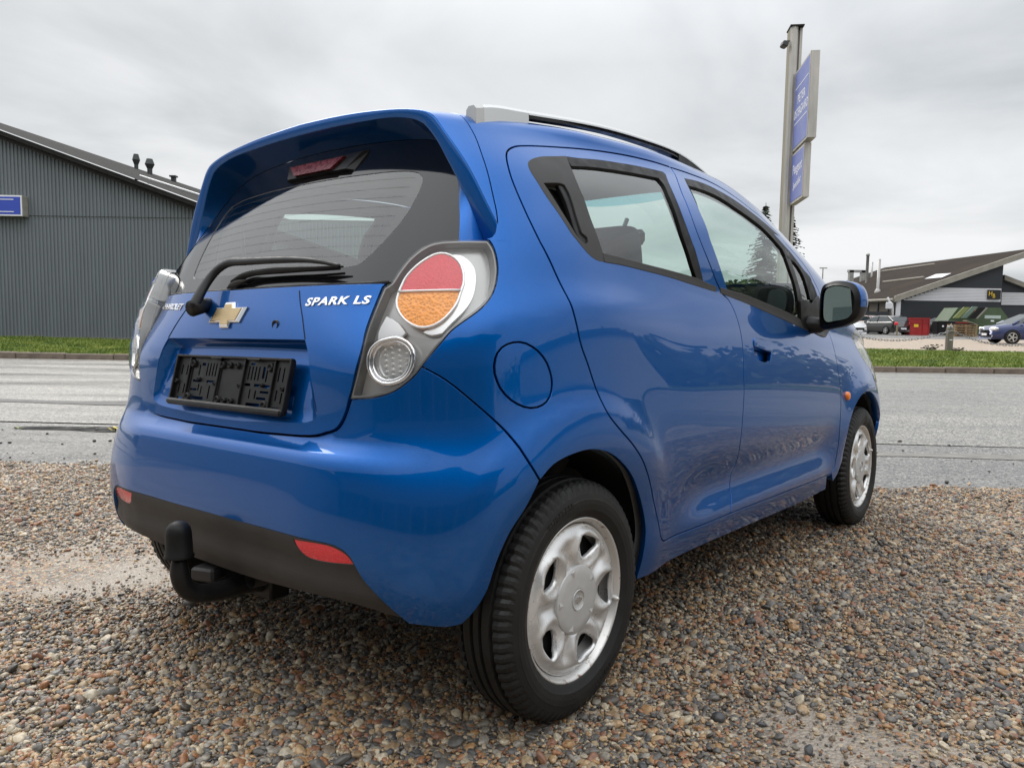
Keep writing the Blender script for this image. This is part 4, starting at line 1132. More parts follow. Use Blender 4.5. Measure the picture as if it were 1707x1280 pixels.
mb.tube(bp3, np.interp(tt, [0, .1, .5, .9, 1], [.003, .007, .008, .005, .002]), 8, squash=1.1)
for a in np.linspace(0, len(bp3) - 1, 2): pass
mb.tube([Vector(p) + Vector((0, .010, -.003)) for p in bp3[1:-2]], .003, 6)
mb.build("wiper_blade", M['rubber'], wip, smooth=True)
bt = [(-.06, yG(-.06, 1.018) - .002, 1.018), (.0, yG(0, 1.022) - .012, 1.026), (.06, yG(.06, 1.025) - .004, 1.028)]
mb = MB(); mb.tube(spl3('blade')[:9] + np.array([-.02, .0, -.016]), [.002, .006, .009, .010, .010, .009, .007, .005, .002][:len(spl3('blade')[:9])], 10)
mb.build("wiper_park_block", M['grey_plastic'], wip, smooth=True)

# --- door mirrors
def mirror(side):
    r0 = MB()
    cx, cy, cz = .80, 1.70, 1.00
    base = on(1.275, .015, .005, side=1)[0]
    r = MB()
    # housing: rounded shell, open face to the rear
    prof = dense([(.0, .082), (.045, .088), (.10, .084), (.150, .070), (.176, .040), (.183, .0), (.172, -.040), (.145, -.066), (.09, -.085), (.03, -.094), (-.022, -.098), (-.040, -.075), (-.044, -.02), (-.040, .045), (-.026, .072)], .012, 60) * [.74, 1.0]
    cen = prof.mean(0)
    V = []; n = len(prof)
    rows = [(.80, .004), (.86, -.002), (.95, -.008), (.99, -.010), (1.0, -.016), (1.01, -.030), (1.0, -.050), (.95, -.072), (.82, -.094), (.55, -.11), (.15, -.116)]
    for sc, d in rows:
        for x, z in prof:
            V.append((cen[0] + (x - cen[0]) * sc, -d, cen[1] + (z - cen[1]) * sc))
    F = []
    for k in range(len(rows) - 1):
        F += [(k * n + i, k * n + (i + 1) % n, (k + 1) * n + (i + 1) % n, (k + 1) * n + i) for i in range(n)]
    F.append(tuple((len(rows) - 1) * n + i for i in range(n)))
    zz = [np.mean([V[i][2] for i in f]) for f in F]; yy = [np.mean([V[i][1] for i in f]) for f in F]
    mi = [1 if (z > cen[1] - .016 and y > .013) else 0 for z, y in zip(zz, yy)]
    V = [(x * side, y, z) for x, y, z in V]
    if side > 0: F = [f[::-1] for f in F]
    me = mesh_from("door_mirror", V, F, midx=mi)
    o = link("door_mirror", me, [M['black'], M['paint']], CAR)
    yaw = rad(-13) * side
    o.matrix_local = Matrix.Translation((MIR[0] * side, MIR[1], MIR[2])) @ Matrix.Rotation(yaw, 4, 'Z')
    # glass, tilted
    V = [((cen[0] + .006 + (x - cen[0]) * .76) * side, .012 + .06 * (cen[1] - z) * .0, cen[1] + .004 + (z - cen[1]) * .74) for x, z in prof]
    ff = tuple(range(n)) if side < 0 else tuple(range(n - 1, -1, -1))
    gm = Vector((cen[0] * side, .012, cen[1]))
    RG = Matrix.Translation(gm) @ Matrix.Rotation(rad(22) * side, 4, 'Z') @ Matrix.Rotation(rad(-2.5), 4, 'X') @ Matrix.Translation(-gm)
    g = link("mirror_glass", mesh_from("mirror_glass", V, [ff], smooth=False), M['mirror'], o, mtx=RG)
    V2 = [((cen[0] + (x - cen[0]) * .91) * side, .030, cen[1] + (z - cen[1]) * .91) for x, z in prof]
    link("mirror_backing", mesh_from("mirror_backing", V2, [ff], smooth=False), M['dark_void'], o)
    mb = MB()
    mb.tube([(-.125 * side, .02, -.072), (-.085 * side, .02, -.080), (-.045 * side, .04, -.082), (-.005 * side, .055, -.070)], [.050, .044, .036, .020], 14, squash=.85)
    mb.build("mirror_arm", M['black'], o, smooth=True)
    return o
MIR = (.815, 1.63, 1.018)
mirror(1); mirror(-1)

# --- roof rails
def rail(side):
    top = spl([-.085, -.058, .056, .213, .471, .755, 1.007, 1.201], [1.436, 1.444, 1.462, 1.481, 1.509, 1.524, 1.520, 1.486])
    xr = lambda y: .515 - .01 * y
    def cross(y, zl, w=.016, dz=0.0):
        x = xr(y); z = float(top(y)) - dz
        return [(x - w, y, zl), (x + w, y, zl), (x + w * .95, y, z - .008), (x + w * .5, y, z), (x - w * .5, y, z), (x - w * .95, y, z - .008)]
    def body(ys, zl, name, m, parent, w=.016, dz=0.0):
        V = []; F = []
        for y in ys: V += [(a * side, b, c) for a, b, c in cross(y, zl(y), w, dz)]
        for k in range(len(ys) - 1):
            F += [(k * 6 + i, k * 6 + (i + 1) % 6, (k + 1) * 6 + (i + 1) % 6, (k + 1) * 6 + i) for i in range(6)]
        F += [tuple(range(5, -1, -1)), tuple((len(ys) - 1) * 6 + i for i in range(6))]
        if side < 0: F = [f[::-1] for f in F]
        return link(name, mesh_from(name, V, F, smooth=False), m, parent)
    bot = spl([.117, .155, .213, .472, .756, 1.009, 1.16], [1.448, 1.462, 1.4695, 1.489, 1.501, 1.494, 1.47])
    ro = body(np.linspace(.115, 1.19, 26), lambda y: float(top(y)) - .0125, "roof_rail", M['silver'], CAR)
    body(np.linspace(.1155, 1.188, 26), lambda y: float(bot(np.clip(y, .13, 1.16))), "rail_bar", M['black'], ro, .0135, .0128)
    body(np.linspace(-.060, .1148, 8), lambda y: 1.39 + .16 * (y + .08), "rail_foot", M['silver'], ro)
    body(np.linspace(-.090, -.0602, 3), lambda y: 1.39, "rail_end_cap", M['lamp_grey'], ro, .0165)
    body(np.linspace(.96, 1.195, 8), lambda y: float(top(y)) - .05, "rail_front_foot", M['black'], ro, .0155)
rail(1); rail(-1)

# --- wheels
def wheel_proto():
    """axis x, outer face towards +x; centre of the wheel at the origin, outer tyre wall at x = .079"""
    t = thing("wheel", "", "x")
    for k in ('label', 'category'): del t[k]
    Ro = .282
    seg = 216
    prof = [(-.06, .185), (-.072, .192), (-.080, .215), (-.082, .235), (-.076, .258), (-.066, .272), (-.058, .2775), (-.045, .2800), (-.043, .273), (-.038, .273), (-.036, .2812), (-.017, Ro), (-.015, .2735), (-.009, .2735), (-.007, Ro), (.007, Ro), (.009, .2735), (.015, .2735), (.017, Ro), (.036, .2812), (.038, .273), (.043, .273), (.045, .2800), (.058, .2775), (.066, .272), (.072, .264), (.0775, .250), (.0805, .238), (.0815, .2365), (.0812, .225), (.079, .212), (.0775, .2095), (.0765, .2085), (.073, .197), (.066, .190), (.060, .1865)]
    V = []; F = []; n = len(prof)
    for k in range(seg):
        a = 2 * math.pi * k / seg
        cut = (k % 3 == 0)
        for i, (x, r) in enumerate(prof):
            rr = r; xx = x
            if cut and r > .2585 and abs(x) > .0445 and abs(x) < .0725: rr = r - .0055
            V.append((xx, rr * math.cos(a), rr * math.sin(a)))
    for k in range(seg):
        k2 = (k + 1) % seg
        for i in range(n - 1): F.append((k * n + i, k2 * n + i, k2 * n + i + 1, k * n + i + 1))
    me = mesh_from("tyre", V, F, smooth=True)
    me.polygons.foreach_set('use_smooth', [abs((i % (n - 1)) - n / 2) > 12 for i in range(len(F))])
    ty = link("tyre", me, M['tyre'], t)
    # raised size marking
    for txt, a_mid, sgn in (("155/65R14", -62, 1), ("TUBELESS", 112, 1)):
        tm = text_mesh(txt, .020, .0012, 0, 1.25)
        co = np.zeros(len(tm.vertices) * 3); tm.vertices.foreach_get('co', co); co = co.reshape(-1, 3)
        R_ = .2325
        low_ = a_mid < 0
        ang = rad(a_mid) + (co[:, 0] / R_ if low_ else -co[:, 0] / R_)
        r = R_ + (-co[:, 1] if low_ else co[:, 1])
        X = .0816 - .35 * np.clip(.2265 - r, 0, 1) + co[:, 2] * .6 - .0002
        tm.vertices.foreach_set('co', np.stack([X, r * np.cos(ang), r * np.sin(ang)], 1).ravel()); tm.update()
        tm.name = "tyre_lettering"; link("tyre_lettering", tm, M['tyre'], ty)
    mb = MB()
    mb.lathe([(-.06, .172), (-.05, .180), (.045, .180), (.056, .1835), (.062, .190), (.066, .1935), (.069, .1930), (.0695, .1895), (.066, .1865), (.060, .183), (.052, .177), (.040, .170), (.030, .150), (.025, .05)], 72)
    rim = mb.build("rim", M['rim'], t, smooth=True)
    # wheel cover: disc with five openings
    Rc = .1765
    outer = [(Rc * math.cos(a), Rc * math.sin(a)) for a in np.linspace(0, 2 * math.pi, 97)[:-1]]
    holes = []
    tri = [(.0985, -.007), (.0985, .007), (.108, .021), (.122, .033), (.135, .041), (.1445, .040), (.1490, .030), (.1505, 0), (.1490, -.030), (.1445, -.040), (.135, -.041), (.122, -.033), (.108, -.021)]
    AH = [70 + 72 * k for k in range(5)]
    for a in AH:
        ca, sa = math.cos(rad(a)), math.sin(rad(a))
        pp = dense([(y * ca - z * sa, y * sa + z * ca) for y, z in tri], .006, 80)
        holes.append(pp if area2(pp) > 0 else pp[::-1].copy())
    o = np.array(outer)
    v2, Fq, rgs = cdt(o, holes, .0058)
    def hgt(y, z):
        r = np.hypot(y, z); a = np.degrees(np.arctan2(z, y))
        h = .055 + .013 * sm(r, .172, .150) - .006 * sm(r, .118, .078) + .006 * sm(-r, -.08, -.074)
        h = np.where(r > .150, .055 + .013 * (1 - sm(r, .150, .1765)), h + .0)
        h = np.where(r <= .150, .068 - .005 * (1 - sm(r, .08, .12)), h)
        for ah in AH:
            da = (a - ah + 180) % 360 - 180
            # rolled lip around each opening
            lx = r * np.cos(np.radians(da)) - .118; lz = r * np.sin(np.radians(da))
            dd = np.sqrt((lx / .040) ** 2 + (lz / .042) ** 2)
            h = h + .0055 * np.exp(-((dd - 1.12) / .20) ** 2) - .007 * np.clip(1 - dd / .98, 0, 1)
            # dimple between the openings
            db = (a - ah - 36 + 180) % 360 - 180
            mx = r * np.cos(np.radians(db)) - .112; mz = r * np.sin(np.radians(db))
            h = h - .0095 * np.exp(-(mx / .026) ** 2 - (mz / .0105) ** 2) - .004 * np.exp(-((mx - .022) / .014) ** 2 - (mz / .020) ** 2)
        h = np.where(r < .0805, h - .003, h)
        return h
    X = hgt(v2[:, 0], v2[:, 1])
    V = np.stack([X, v2[:, 0], v2[:, 1]], 1)
    fn = np.cross(V[Fq[:, 1]] - V[Fq[:, 0]], V[Fq[:, 2]] - V[Fq[:, 0]])
    if fn[:, 0].sum() < 0: Fq = Fq[:, ::-1]
    VV = [V]; FF = [tuple(f) for f in Fq]; nv = len(V)
    for rg in rgs:
        p = V[rg]; VV.append(p + [-.012, 0, 0]); L = len(rg)
        FF += [(rg[i], rg[(i + 1) % L], nv + (i + 1) % L, nv + i) for i in range(L)]; nv += L
    me = mesh_from("wheel_cover", np.vstack(VV), FF)
    cov = link("wheel_cover", me, M['cover'], t)
    mb = MB(); mb.lathe([(.040, .07), (.030, .165)], 40); mb.build("brake_drum", M['dark_void'], t, smooth=True)
    mb = MB(); mb.lathe([(.058, .0805), (.0675, .0805), (.0690, .0785), (.0705, .060), (.0715, .03), (.0718, .0245), (.0708, .024), (.0708, .0001)], 64)
    cap = mb.build("centre_cap", M['cap'], t, smooth=True)
    # little notches round the cap
    for a in AH:
        mb = MB()
        a = rad(a + 36)
        ca, sa = math.cos(a), math.sin(a)
        def pt(r, w, x): return (x, r * ca - w * sa, r * sa + w * ca)
        V3 = [pt(.0745, .012, .0688), pt(.0745, -.012, .0688), pt(.058, 0, .0712), pt(.073, .0, .0728)]
        mb.add(V3, [(0, 2, 3), (2, 1, 3), (1, 0, 3)])
        mb.build("cap_notch", M['cap'], cap)
    # small cross emblem
    e = [(-.013, -.0042), (-.005, -.0042), (-.005, -.0075), (.005, -.0075), (.005, -.0042), (.0115, -.0042), (.013, .0042), (.005, .0042), (.005, .0075), (-.005, .0075), (-.005, .0042), (-.0115, .0042)]
    mb = MB(); mb.prism([(y, z) for y, z in e], 'x', .0705, .0735); mb.build("cap_emblem", M['silver'], cap)
    mb = MB(); mb.lathe([(.0708, .0250), (.0735, .0246), (.0735, .0225), (.0708, .0222)], 40); mb.build("cap_ring", M['cap'], cap, smooth=True)
    mb = MB(); mb.lathe([(.055, .006), (.074, .006), (.078, .004), (.078, .0001)], 14, 'x', (0, .176 * math.cos(rad(-14)), .176 * math.sin(rad(-14)))); mb.build("valve_cap", M['rim'], t, smooth=True)
    return t
M['tyre'] = vary(mat("tyre_rubber", (.010, .0098, .0095), rough=.58, spec=.35), 18, .45, .16, bump=.0006, bscale=220)
def rim_mat():
    m = mat("wheel_rim_rusty", (.64, .63, .61), rough=.34, metal=.6)
    t, b = nodes(m)
    c = add(t, "ShaderNodeTexCoord"); n = add(t, "ShaderNodeTexNoise"); n.inputs["Scale"].default_value = 38; n.inputs["Detail"].default_value = 8; n.inputs["Roughness"].default_value = .7
    t.links.new(c.outputs["Object"], n.inputs["Vector"])
    r = add(t, "ShaderNodeValToRGB"); r.color_ramp.elements[0].position = .57; r.color_ramp.elements[0].color = (.64, .63, .61, 1); r.color_ramp.elements[1].position = .66; r.color_ramp.elements[1].color = (.16, .075, .04, 1)
    t.links.new(n.outputs[0], r.inputs[0]); t.links.new(r.outputs[0], b.inputs["Base Color"])
    r2 = add(t, "ShaderNodeMapRange"); r2.inputs[1].default_value = .57; r2.inputs[2].default_value = .66; r2.inputs[3].default_value = .6; r2.inputs[4].default_value = .0
    t.links.new(n.outputs[0], r2.inputs[0]); t.links.new(r2.outputs[0], b.inputs["Metallic"])
    return m
M['rim'] = rim_mat()
M['cover'] = vary(mat("silver_wheel_cover", (.64, .64, .635), rough=.30, metal=.55, coat=.4), 30, .06, .06)
M['cap'] = vary(mat("grey_centre_cap", (.50, .50, .49), rough=.42, metal=.25), 40, .05, .05)
WH = wheel_proto()
def copy_tree(o, parent):
    c = o.copy(); COL.objects.link(c); c.parent = parent
    for ch in list(o.children):
        copy_tree(ch, c)
    return c
zc = .279
XW = .700
first = True
for y, side, spin in ((0, 1, 0), (2.375, 1, 33), (0, -1, 120), (2.375, -1, 70)):
    w = WH if first else copy_tree(WH, CAR)
    first = False
    w.parent = CAR
    Mx = Matrix.Translation((XW * side, y, zc))
    if side < 0: Mx = Mx @ Matrix.Rotation(math.pi, 4, 'Z')
    w.matrix_local = Mx @ Matrix.Rotation(rad(spin), 4, 'X')
# wheel tubs and floor
for side in (1, -1):
    for y in (0, 2.375):
        mb = MB(); mb.lathe([(.38 * side, .345), (.62 * side, .362), (.735 * side, .352)], 40, 'x', (0, y, .28), a0=rad(12 if y == 0 else -25), a1=rad(158))
        V = np.array(mb.V); mb.V = [(x, y + (b - y), c) for (x, b, c) in mb.V]
        o = mb.build("wheel_arch_liner", M['dark_void'], CAR, smooth=True)
# the lathe above sweeps round the x axis: angle 0 points along +y
mb = MB()
mb.box((0, 1.45, .235), (1.36, 2.3, .05)); mb.box((0, -.09, .385), (1.26, .52, .03))
mb.box((0, 0, .27), (1.2, .07, .07))
mb.build("underbody", M['dark_void'], CAR)

# --- tow bar
mb = MB()
N_ = [(.02, -.335, .250), (0.02, -.40, .262), (0.02, -.47, .262), (.02, -.53, .272), (.02, -.562, .298), (.02, -.572, .335), (.02, -.572, .365)]
f3 = [spl(np.arange(7), [p[i] for p in N_]) for i in range(3)]
tt = np.linspace(0, 6, 30)
mb.tube(np.stack([g(tt) for g in f3], 1), np.interp(tt, [0, 2, 5, 6], [.026, .024, .022, .017]), 14)
mb.box((.02, -.33, .252), (.10, .06, .075), bevel=.006)
tb = mb.build("tow_bar", M['black'], CAR, smooth=False)
for p in tb.data.polygons: p.use_smooth = len(p.vertices) == 4 and p.area < .0006
mb = MB(); mb.lathe([(.370, .034), (.373, .0345), (.378, .0315), (.425, .0295), (.440, .027), (.450, .020), (.455, .010), (.456, .0001)], 28, 'z', (.02, -.572, 0))
mb.build("ball_cover", M['rubber'], tb, smooth=True)
mb = MB(); mb.box((-.055, -.455, .29), (.07, .06, .035), rot=rad(20), bevel=.006); mb.lathe([(-.02, .022), (.03, .024), (.034, .018), (.034, .0001)], 16, 'y', (.09, -.41, .295))
mb.build("trailer_socket", M['grey_plastic'], tb)

# --- cabin
def rbox(mb, c, d, tilt, e=.38, n=16):
    """cushion: a rounded block"""
    f = lambda w, m_: math.copysign(abs(w) ** m_, w)
    V = []; F = []
    for i in range(n + 1):
        a = -math.pi / 2 + math.pi * i / n
        for j in range(2 * n):
            b = math.pi * j / n
            v = Vector((d[0] / 2 * f(math.cos(a), e) * f(math.cos(b), e), d[1] / 2 * f(math.cos(a), e) * f(math.sin(b), e), d[2] / 2 * f(math.sin(a), e)))
            V.append(Matrix.Rotation(tilt, 3, 'X') @ v + Vector(c))
    for i in range(n):
        for j in range(2 * n):
            F.append((i * 2 * n + j, i * 2 * n + (j + 1) % (2 * n), (i + 1) * 2 * n + (j + 1) % (2 * n), (i + 1) * 2 * n + j))
    mb.add(V, F)
def seat(x, y, parent, w=.46, rear=False):
    mb = MB()
    rbox(mb, (x, y + .02, .48), (w, .52, .18), 0)
    R = Matrix.Rotation(rad(-14), 3, 'X')
    rbox(mb, (x, y - .29, .76), (w, .15, .62), rad(16))
    o = mb.build("front_seat" if not rear else "rear_bench", M['seat'], parent, smooth=True)
    xs = [x] if not rear else [-.34, .34]
    for hx in xs:
        mb = MB()
        rbox(mb, (hx, y - .42, 1.165 if not rear else 1.08), (.27, .11, .17), rad(12))
        mb.build("headrest", M['seat'], o, smooth=True)
        mb = MB()
        for d in (-.06, .06):
            mb.tube([(hx + d, y - .375, 1.02 if not rear else .95), (hx + d, y - .42, 1.12 if not rear else 1.03)], .007, 8)
        mb.build("headrest_posts", M['chrome'], o)
    return o
seat(.36, 1.15, CAR); seat(-.36, 1.15, CAR); seat(0, .42, CAR, 1.22, True)
mb = MB()
mb.prism([(1.62, .60), (1.60, .86), (1.66, .955), (1.80, .965), (2.25, .93), (2.25, .5)], 'x', -.70, .70)
db = mb.build("dashboard", vary(mat("grey_dashboard", (.13, .13, .125), rough=.5), 30, .15), CAR)
mb = MB(); mb.prism([(1.64, .955), (1.72, 1.005), (1.86, .985), (1.86, .95)], 'x', -.56, -.18); mb.build("instrument_hood", M['black'], db)
mb = MB()
ctr = Vector((-.36, 1.50, .90)); ax = Matrix.Rotation(rad(-24), 3, 'X')
mb.tube([ctr + ax @ Vector((.178 * math.cos(a), 0, .178 * math.sin(a))) for a in np.linspace(0, 2 * math.pi, 37)[:-1]], .015, 10, closed=True)
for a in (20, 160, 270):
    mb.tube([ctr, ctr + ax @ Vector((.17 * math.cos(rad(a)), .015, .17 * math.sin(rad(a))))], .016, 8)
mb.tube([ctr, ctr + Vector((0, .15, -.06))], .05, 12)
mb.build("steering_wheel", M['black'], CAR, smooth=True)
mb = MB(); mb.box((0.0, 1.45, 1.31), (.235, .035, .065), bevel=.016); mb.tube([(0, 1.46, 1.34), (0, 1.50, 1.40)], .01, 8)
mb.build("rear_view_mirror", M['black'], CAR)
mb = MB(); mb.box((0, .95, .36), (1.30, 2.2, .03)); mb.build("cabin_floor", M['seat'], CAR)
mb = MB(); mb.box((0, .0, .80), (1.10, .46, .02)); mb.build("parcel_shelf", M['seat'], CAR)
# ------------------------------------------------------------------ ground, road, gravel
def at(px, py, Y):
    """point at distance Y whose direction is the photograph's pixel (px, py)"""
    a = (px - 853.5) / 1286.07; b = -(py - 640.0) / 1286.07
    d = a * r_ + b * u_ + f_
    s = Y / d[1]
    return Vector((d[0] * s, Y, 1.0 + d[2] * s))

def zg(x, y):
    """height of the gravel: follows the car's stance, runs out level towards the road"""
    x = np.clip(x, -4, 5); y = np.maximum(y, -2.5)
    p = .0452 + .0127 * (x + .433) - .0218 * (y - 2.2336)
    return np.where(p > .02, p, .02 * np.exp(np.minimum(p / .02 - 1, 0)) ) - .006

def edge_y(x):
    return 4.74 - .0876 * np.clip(x, -6, 6) + .05 * np.sin(x * 2.3) + .035 * np.sin(x * 5.1 + 1) + .02 * np.sin(x * 13)

def grid_sheet(name, xs, ys, zf, m, kind='structure', yf=None):
    X, Y = np.meshgrid(xs, ys)
    if yf is not None:
        Y = yf(X, Y)
    Z = zf(X, Y) if callable(zf) else np.full_like(X, zf)
    n = len(xs)
    V = np.stack([X, Y, Z], -1).reshape(-1, 3)
    F = [(j * n + i, j * n + i + 1, (j + 1) * n + i + 1, (j + 1) * n + i) for j in range(len(ys) - 1) for i in range(n - 1)]
    o = link(name, mesh_from(name, V, F), m)
    return struct(o, kind)

def asphalt(name, base, wet):
    m = mat(name, base, rough=.55)
    t, b = nodes(m)
    c = add(t, "ShaderNodeTexCoord")
    v = add(t, "ShaderNodeTexVoronoi"); v.inputs["Scale"].default_value = 80
    t.links.new(c.outputs["Object"], v.inputs["Vector"])
    n = add(t, "ShaderNodeTexNoise"); n.inputs["Scale"].default_value = 1.1; n.inputs["Detail"].default_value = 7
    mp = add(t, "ShaderNodeMapping"); mp.inputs["Scale"].default_value = (.25, 1.3, 1)
    t.links.new(c.outputs["Object"], mp.inputs[0]); t.links.new(mp.outputs[0], n.inputs["Vector"])
    sepc = add(t, "ShaderNodeSeparateColor"); t.links.new(v.outputs["Color"], sepc.inputs[0])
    r = add(t, "ShaderNodeValToRGB")
    r.color_ramp.elements[0].color = (base[0] * .32, base[1] * .32, base[2] * .32, 1); r.color_ramp.elements[1].color = (base[0] * 2.4, base[1] * 2.35, base[2] * 2.2, 1)
    q = r.color_ramp.elements.new(.5); q.color = (*base, 1)
    t.links.new(sepc.outputs[0], r.inputs[0])
    mr = add(t, "ShaderNodeMapRange"); mr.inputs[1].default_value = .3; mr.inputs[2].default_value = .7; mr.inputs[3].default_value = .75; mr.inputs[4].default_value = 1.2
    t.links.new(n.outputs[0], mr.inputs[0])
    sc = add(t, "ShaderNodeVectorMath", operation='SCALE'); t.links.new(r.outputs[0], sc.inputs[0]); t.links.new(mr.outputs[0], sc.inputs["Scale"])
    t.links.new(sc.outputs[0], b.inputs["Base Color"])
    rr = add(t, "ShaderNodeMapRange"); rr.inputs[1].default_value = .35; rr.inputs[2].default_value = .65; rr.inputs[3].default_value = wet[0]; rr.inputs[4].default_value = wet[1]
    t.links.new(n.outputs[0], rr.inputs[0]); t.links.new(rr.outputs[0], b.inputs["Roughness"])
    bp = add(t, "ShaderNodeBump"); bp.inputs["Distance"].default_value = .004; bp.inputs["Strength"].default_value = .7
    t.links.new(v.outputs["Distance"], bp.inputs["Height"]); t.links.new(bp.outputs[0], b.inputs["Normal"])
    return m
M['road'] = asphalt("worn_asphalt", (.168, .162, .152), (.24, .48))
M['apron'] = asphalt("damp_asphalt", (.125, .122, .118), (.22, .46))

STONE_COLS = [(1.08 * q[0], 1.05 * q[1], .96 * q[2]) for q in [(.23, .16, .10), (.10, .095, .09), (.30, .23, .15), (.055, .055, .06), (.33, .29, .23), (.16, .125, .095), (.26, .125, .065), (.20, .18, .155), (.42, .36, .28), (.08, .075, .072), (.19, .095, .06), (.13, .12, .115), (.30, .18, .09), (.24, .22, .20), (.07, .06, .055), (.36, .25, .15)]]
def pebble_ramp(t, fac):
    r = add(t, "ShaderNodeValToRGB"); r.color_ramp.interpolation = 'CONSTANT'
    n = len(STONE_COLS)
    r.color_ramp.elements[0].position = 0; r.color_ramp.elements[0].color = (*STONE_COLS[0], 1)
    r.color_ramp.elements[1].position = 1 / n; r.color_ramp.elements[1].color = (*STONE_COLS[1], 1)
    for i in range(2, n):
        e_ = r.color_ramp.elements.new(i / n); e_.color = (*STONE_COLS[i], 1)
    t.links.new(fac, r.inputs[0])
    return r
def stone_mat():
    m = mat("damp_pebbles", (.2, .17, .13), rough=.42)
    t, b = nodes(m)
    oi = add(t, "ShaderNodeObjectInfo")
    r = pebble_ramp(t, oi.outputs["Random"])
    c = add(t, "ShaderNodeTexCoord"); n = add(t, "ShaderNodeTexNoise"); n.inputs["Scale"].default_value = 2.2; n.inputs["Detail"].default_value = 5
    t.links.new(c.outputs["Object"], n.inputs["Vector"])
    mr = add(t, "ShaderNodeMapRange"); mr.inputs[1].default_value = .3; mr.inputs[2].default_value = .7; mr.inputs[3].default_value = .7; mr.inputs[4].default_value = 1.3
    t.links.new(n.outputs[0], mr.inputs[0])
    sc = add(t, "ShaderNodeVectorMath", operation='SCALE'); t.links.new(r.outputs[0], sc.inputs[0]); t.links.new(mr.outputs[0], sc.inputs["Scale"])
    t.links.new(sc.outputs[0], b.inputs["Base Color"])
    return m
M['stone'] = stone_mat()
def gravel_sheet_mat(name, tint=1.0, scale=70, sand=(.17, .135, .10)):
    m = mat(name, sand, rough=.38)
    t, b = nodes(m)
    c = add(t, "ShaderNodeTexCoord")
    v = add(t, "ShaderNodeTexVoronoi"); v.inputs["Scale"].default_value = scale
    t.links.new(c.outputs["Object"], v.inputs["Vector"])
    s_ = add(t, "ShaderNodeSeparateColor"); t.links.new(v.outputs["Color"], s_.inputs[0])
    r = pebble_ramp(t, s_.outputs[0])
    n = add(t, "ShaderNodeTexNoise"); n.inputs["Scale"].default_value = 3; n.inputs["Detail"].default_value = 8
    t.links.new(c.outputs["Object"], n.inputs["Vector"])
    mr = add(t, "ShaderNodeMapRange"); mr.inputs[1].default_value = .42; mr.inputs[2].default_value = .62
    t.links.new(n.outputs[0], mr.inputs[0])
    mx = add(t, "ShaderNodeMix", data_type='RGBA'); mx.inputs[7].default_value = (*sand, 1)
    t.links.new(mr.outputs[0], mx.inputs[0]); t.links.new(r.outputs[0], mx.inputs[6])
    sc = add(t, "ShaderNodeVectorMath", operation='SCALE'); sc.inputs["Scale"].default_value = tint
    t.links.new(mx.outputs[2], sc.inputs[0]); t.links.new(sc.outputs[0], b.inputs["Base Color"])
    bp = add(t, "ShaderNodeBump"); bp.inputs["Distance"].default_value = .006; bp.inputs["Strength"].default_value = .9; bp.invert = True
    t.links.new(v.outputs["Distance"], bp.inputs["Height"]); t.links.new(bp.outputs[0], b.inputs["Normal"])
    return m
M['gravel'] = gravel_sheet_mat("gravel_bed", 1.0, 95, (.33, .28, .225))  # bed sand made paler in colour to stand in for its wet sheen
M['yard'] = gravel_sheet_mat("pale_gravel_yard", 1.55, 30, (.21, .17, .13))

xs_far = np.concatenate([np.linspace(-700, -60, 8), np.linspace(-50, 50, 41), np.linspace(60, 700, 8)])
grid_sheet("ground", np.linspace(-900, 900, 5), np.linspace(-600, 1500, 5), -.10, vary(mat("distant_ground", (.07, .075, .05), rough=.95), .02, .3))
# gravel bed under and round the car
xg = np.concatenate([np.linspace(-30, -6, 13), np.linspace(-5.5, 6, 93), np.linspace(6.5, 30, 13)])
def yf_gravel(X, Y):
    return np.where(Y > 4.39, edge_y(X), Y)
GRAVEL = grid_sheet("gravel_ground", xg, np.concatenate([np.linspace(-30, -3, 10), np.linspace(-2.5, 4.3, 55), [4.4]]), lambda X, Y: zg(X, Y) + .004 * np.sin(X * 3.1 + Y) * np.cos(Y * 2.7), M['gravel'], yf=yf_gravel)
grid_sheet("pavement", np.linspace(-60, 60, 61), np.array([3.9, 4.6, 5.4, 1]), lambda X, Y: -.014 + 0 * X, M['apron'], yf=lambda X, Y: np.where(Y < 3, 6.56 - .063 * np.clip(X, -9, 9), Y))
grid_sheet("road", np.linspace(-90, 90, 91), np.array([0, 8, 10, 12, 14, 16.2]), lambda X, Y: -.018 + .03 * np.exp(-((Y - 11) / 3.5) ** 2), M['road'], yf=lambda X, Y: np.where(Y < 1, 6.60 - .063 * np.clip(X, -9, 9) + .012 * np.sin(X * 3) + .008 * np.sin(X * 11), Y))
# tar seam and puddle lie on the road
M['tar'] = vary(mat("dark_tar_seam", (.045, .045, .045), rough=.5), 6, .3, .15, bump=.002, bscale=120)
def ribbon(name, pts, w, z, m):
    V = []; F = []
    for i, (x, y) in enumerate(pts):
        ww = w(i / (len(pts) - 1)) if callable(w) else w
        V += [(x, y - ww / 2, z(x, y) if callable(z) else z), (x, y + ww / 2, z(x, y) if callable(z) else z)]
    F = [(2 * i, 2 * i + 2, 2 * i + 3, 2 * i + 1) for i in range(len(pts) - 1)]
    return struct(link(name, mesh_from(name, V, F), m))
zroad = lambda x, y: -.018 + .03 * math.exp(-((y - 11) / 3.5) ** 2) + .004
ribbon("road_seam", [(x, 8.33 - .02 * (x + 5) + .03 * math.sin(x * 1.7) + .02 * math.sin(x * 4.3)) for x in np.linspace(-14, 2, 60)], lambda t: .34 + .10 * math.sin(t * 21) + .05 * math.sin(t * 53), zroad, M['tar'])
M['puddle'] = vary(mat("puddle_water", (.040, .037, .032), rough=.22, spec=.35), 7, .3, .12)
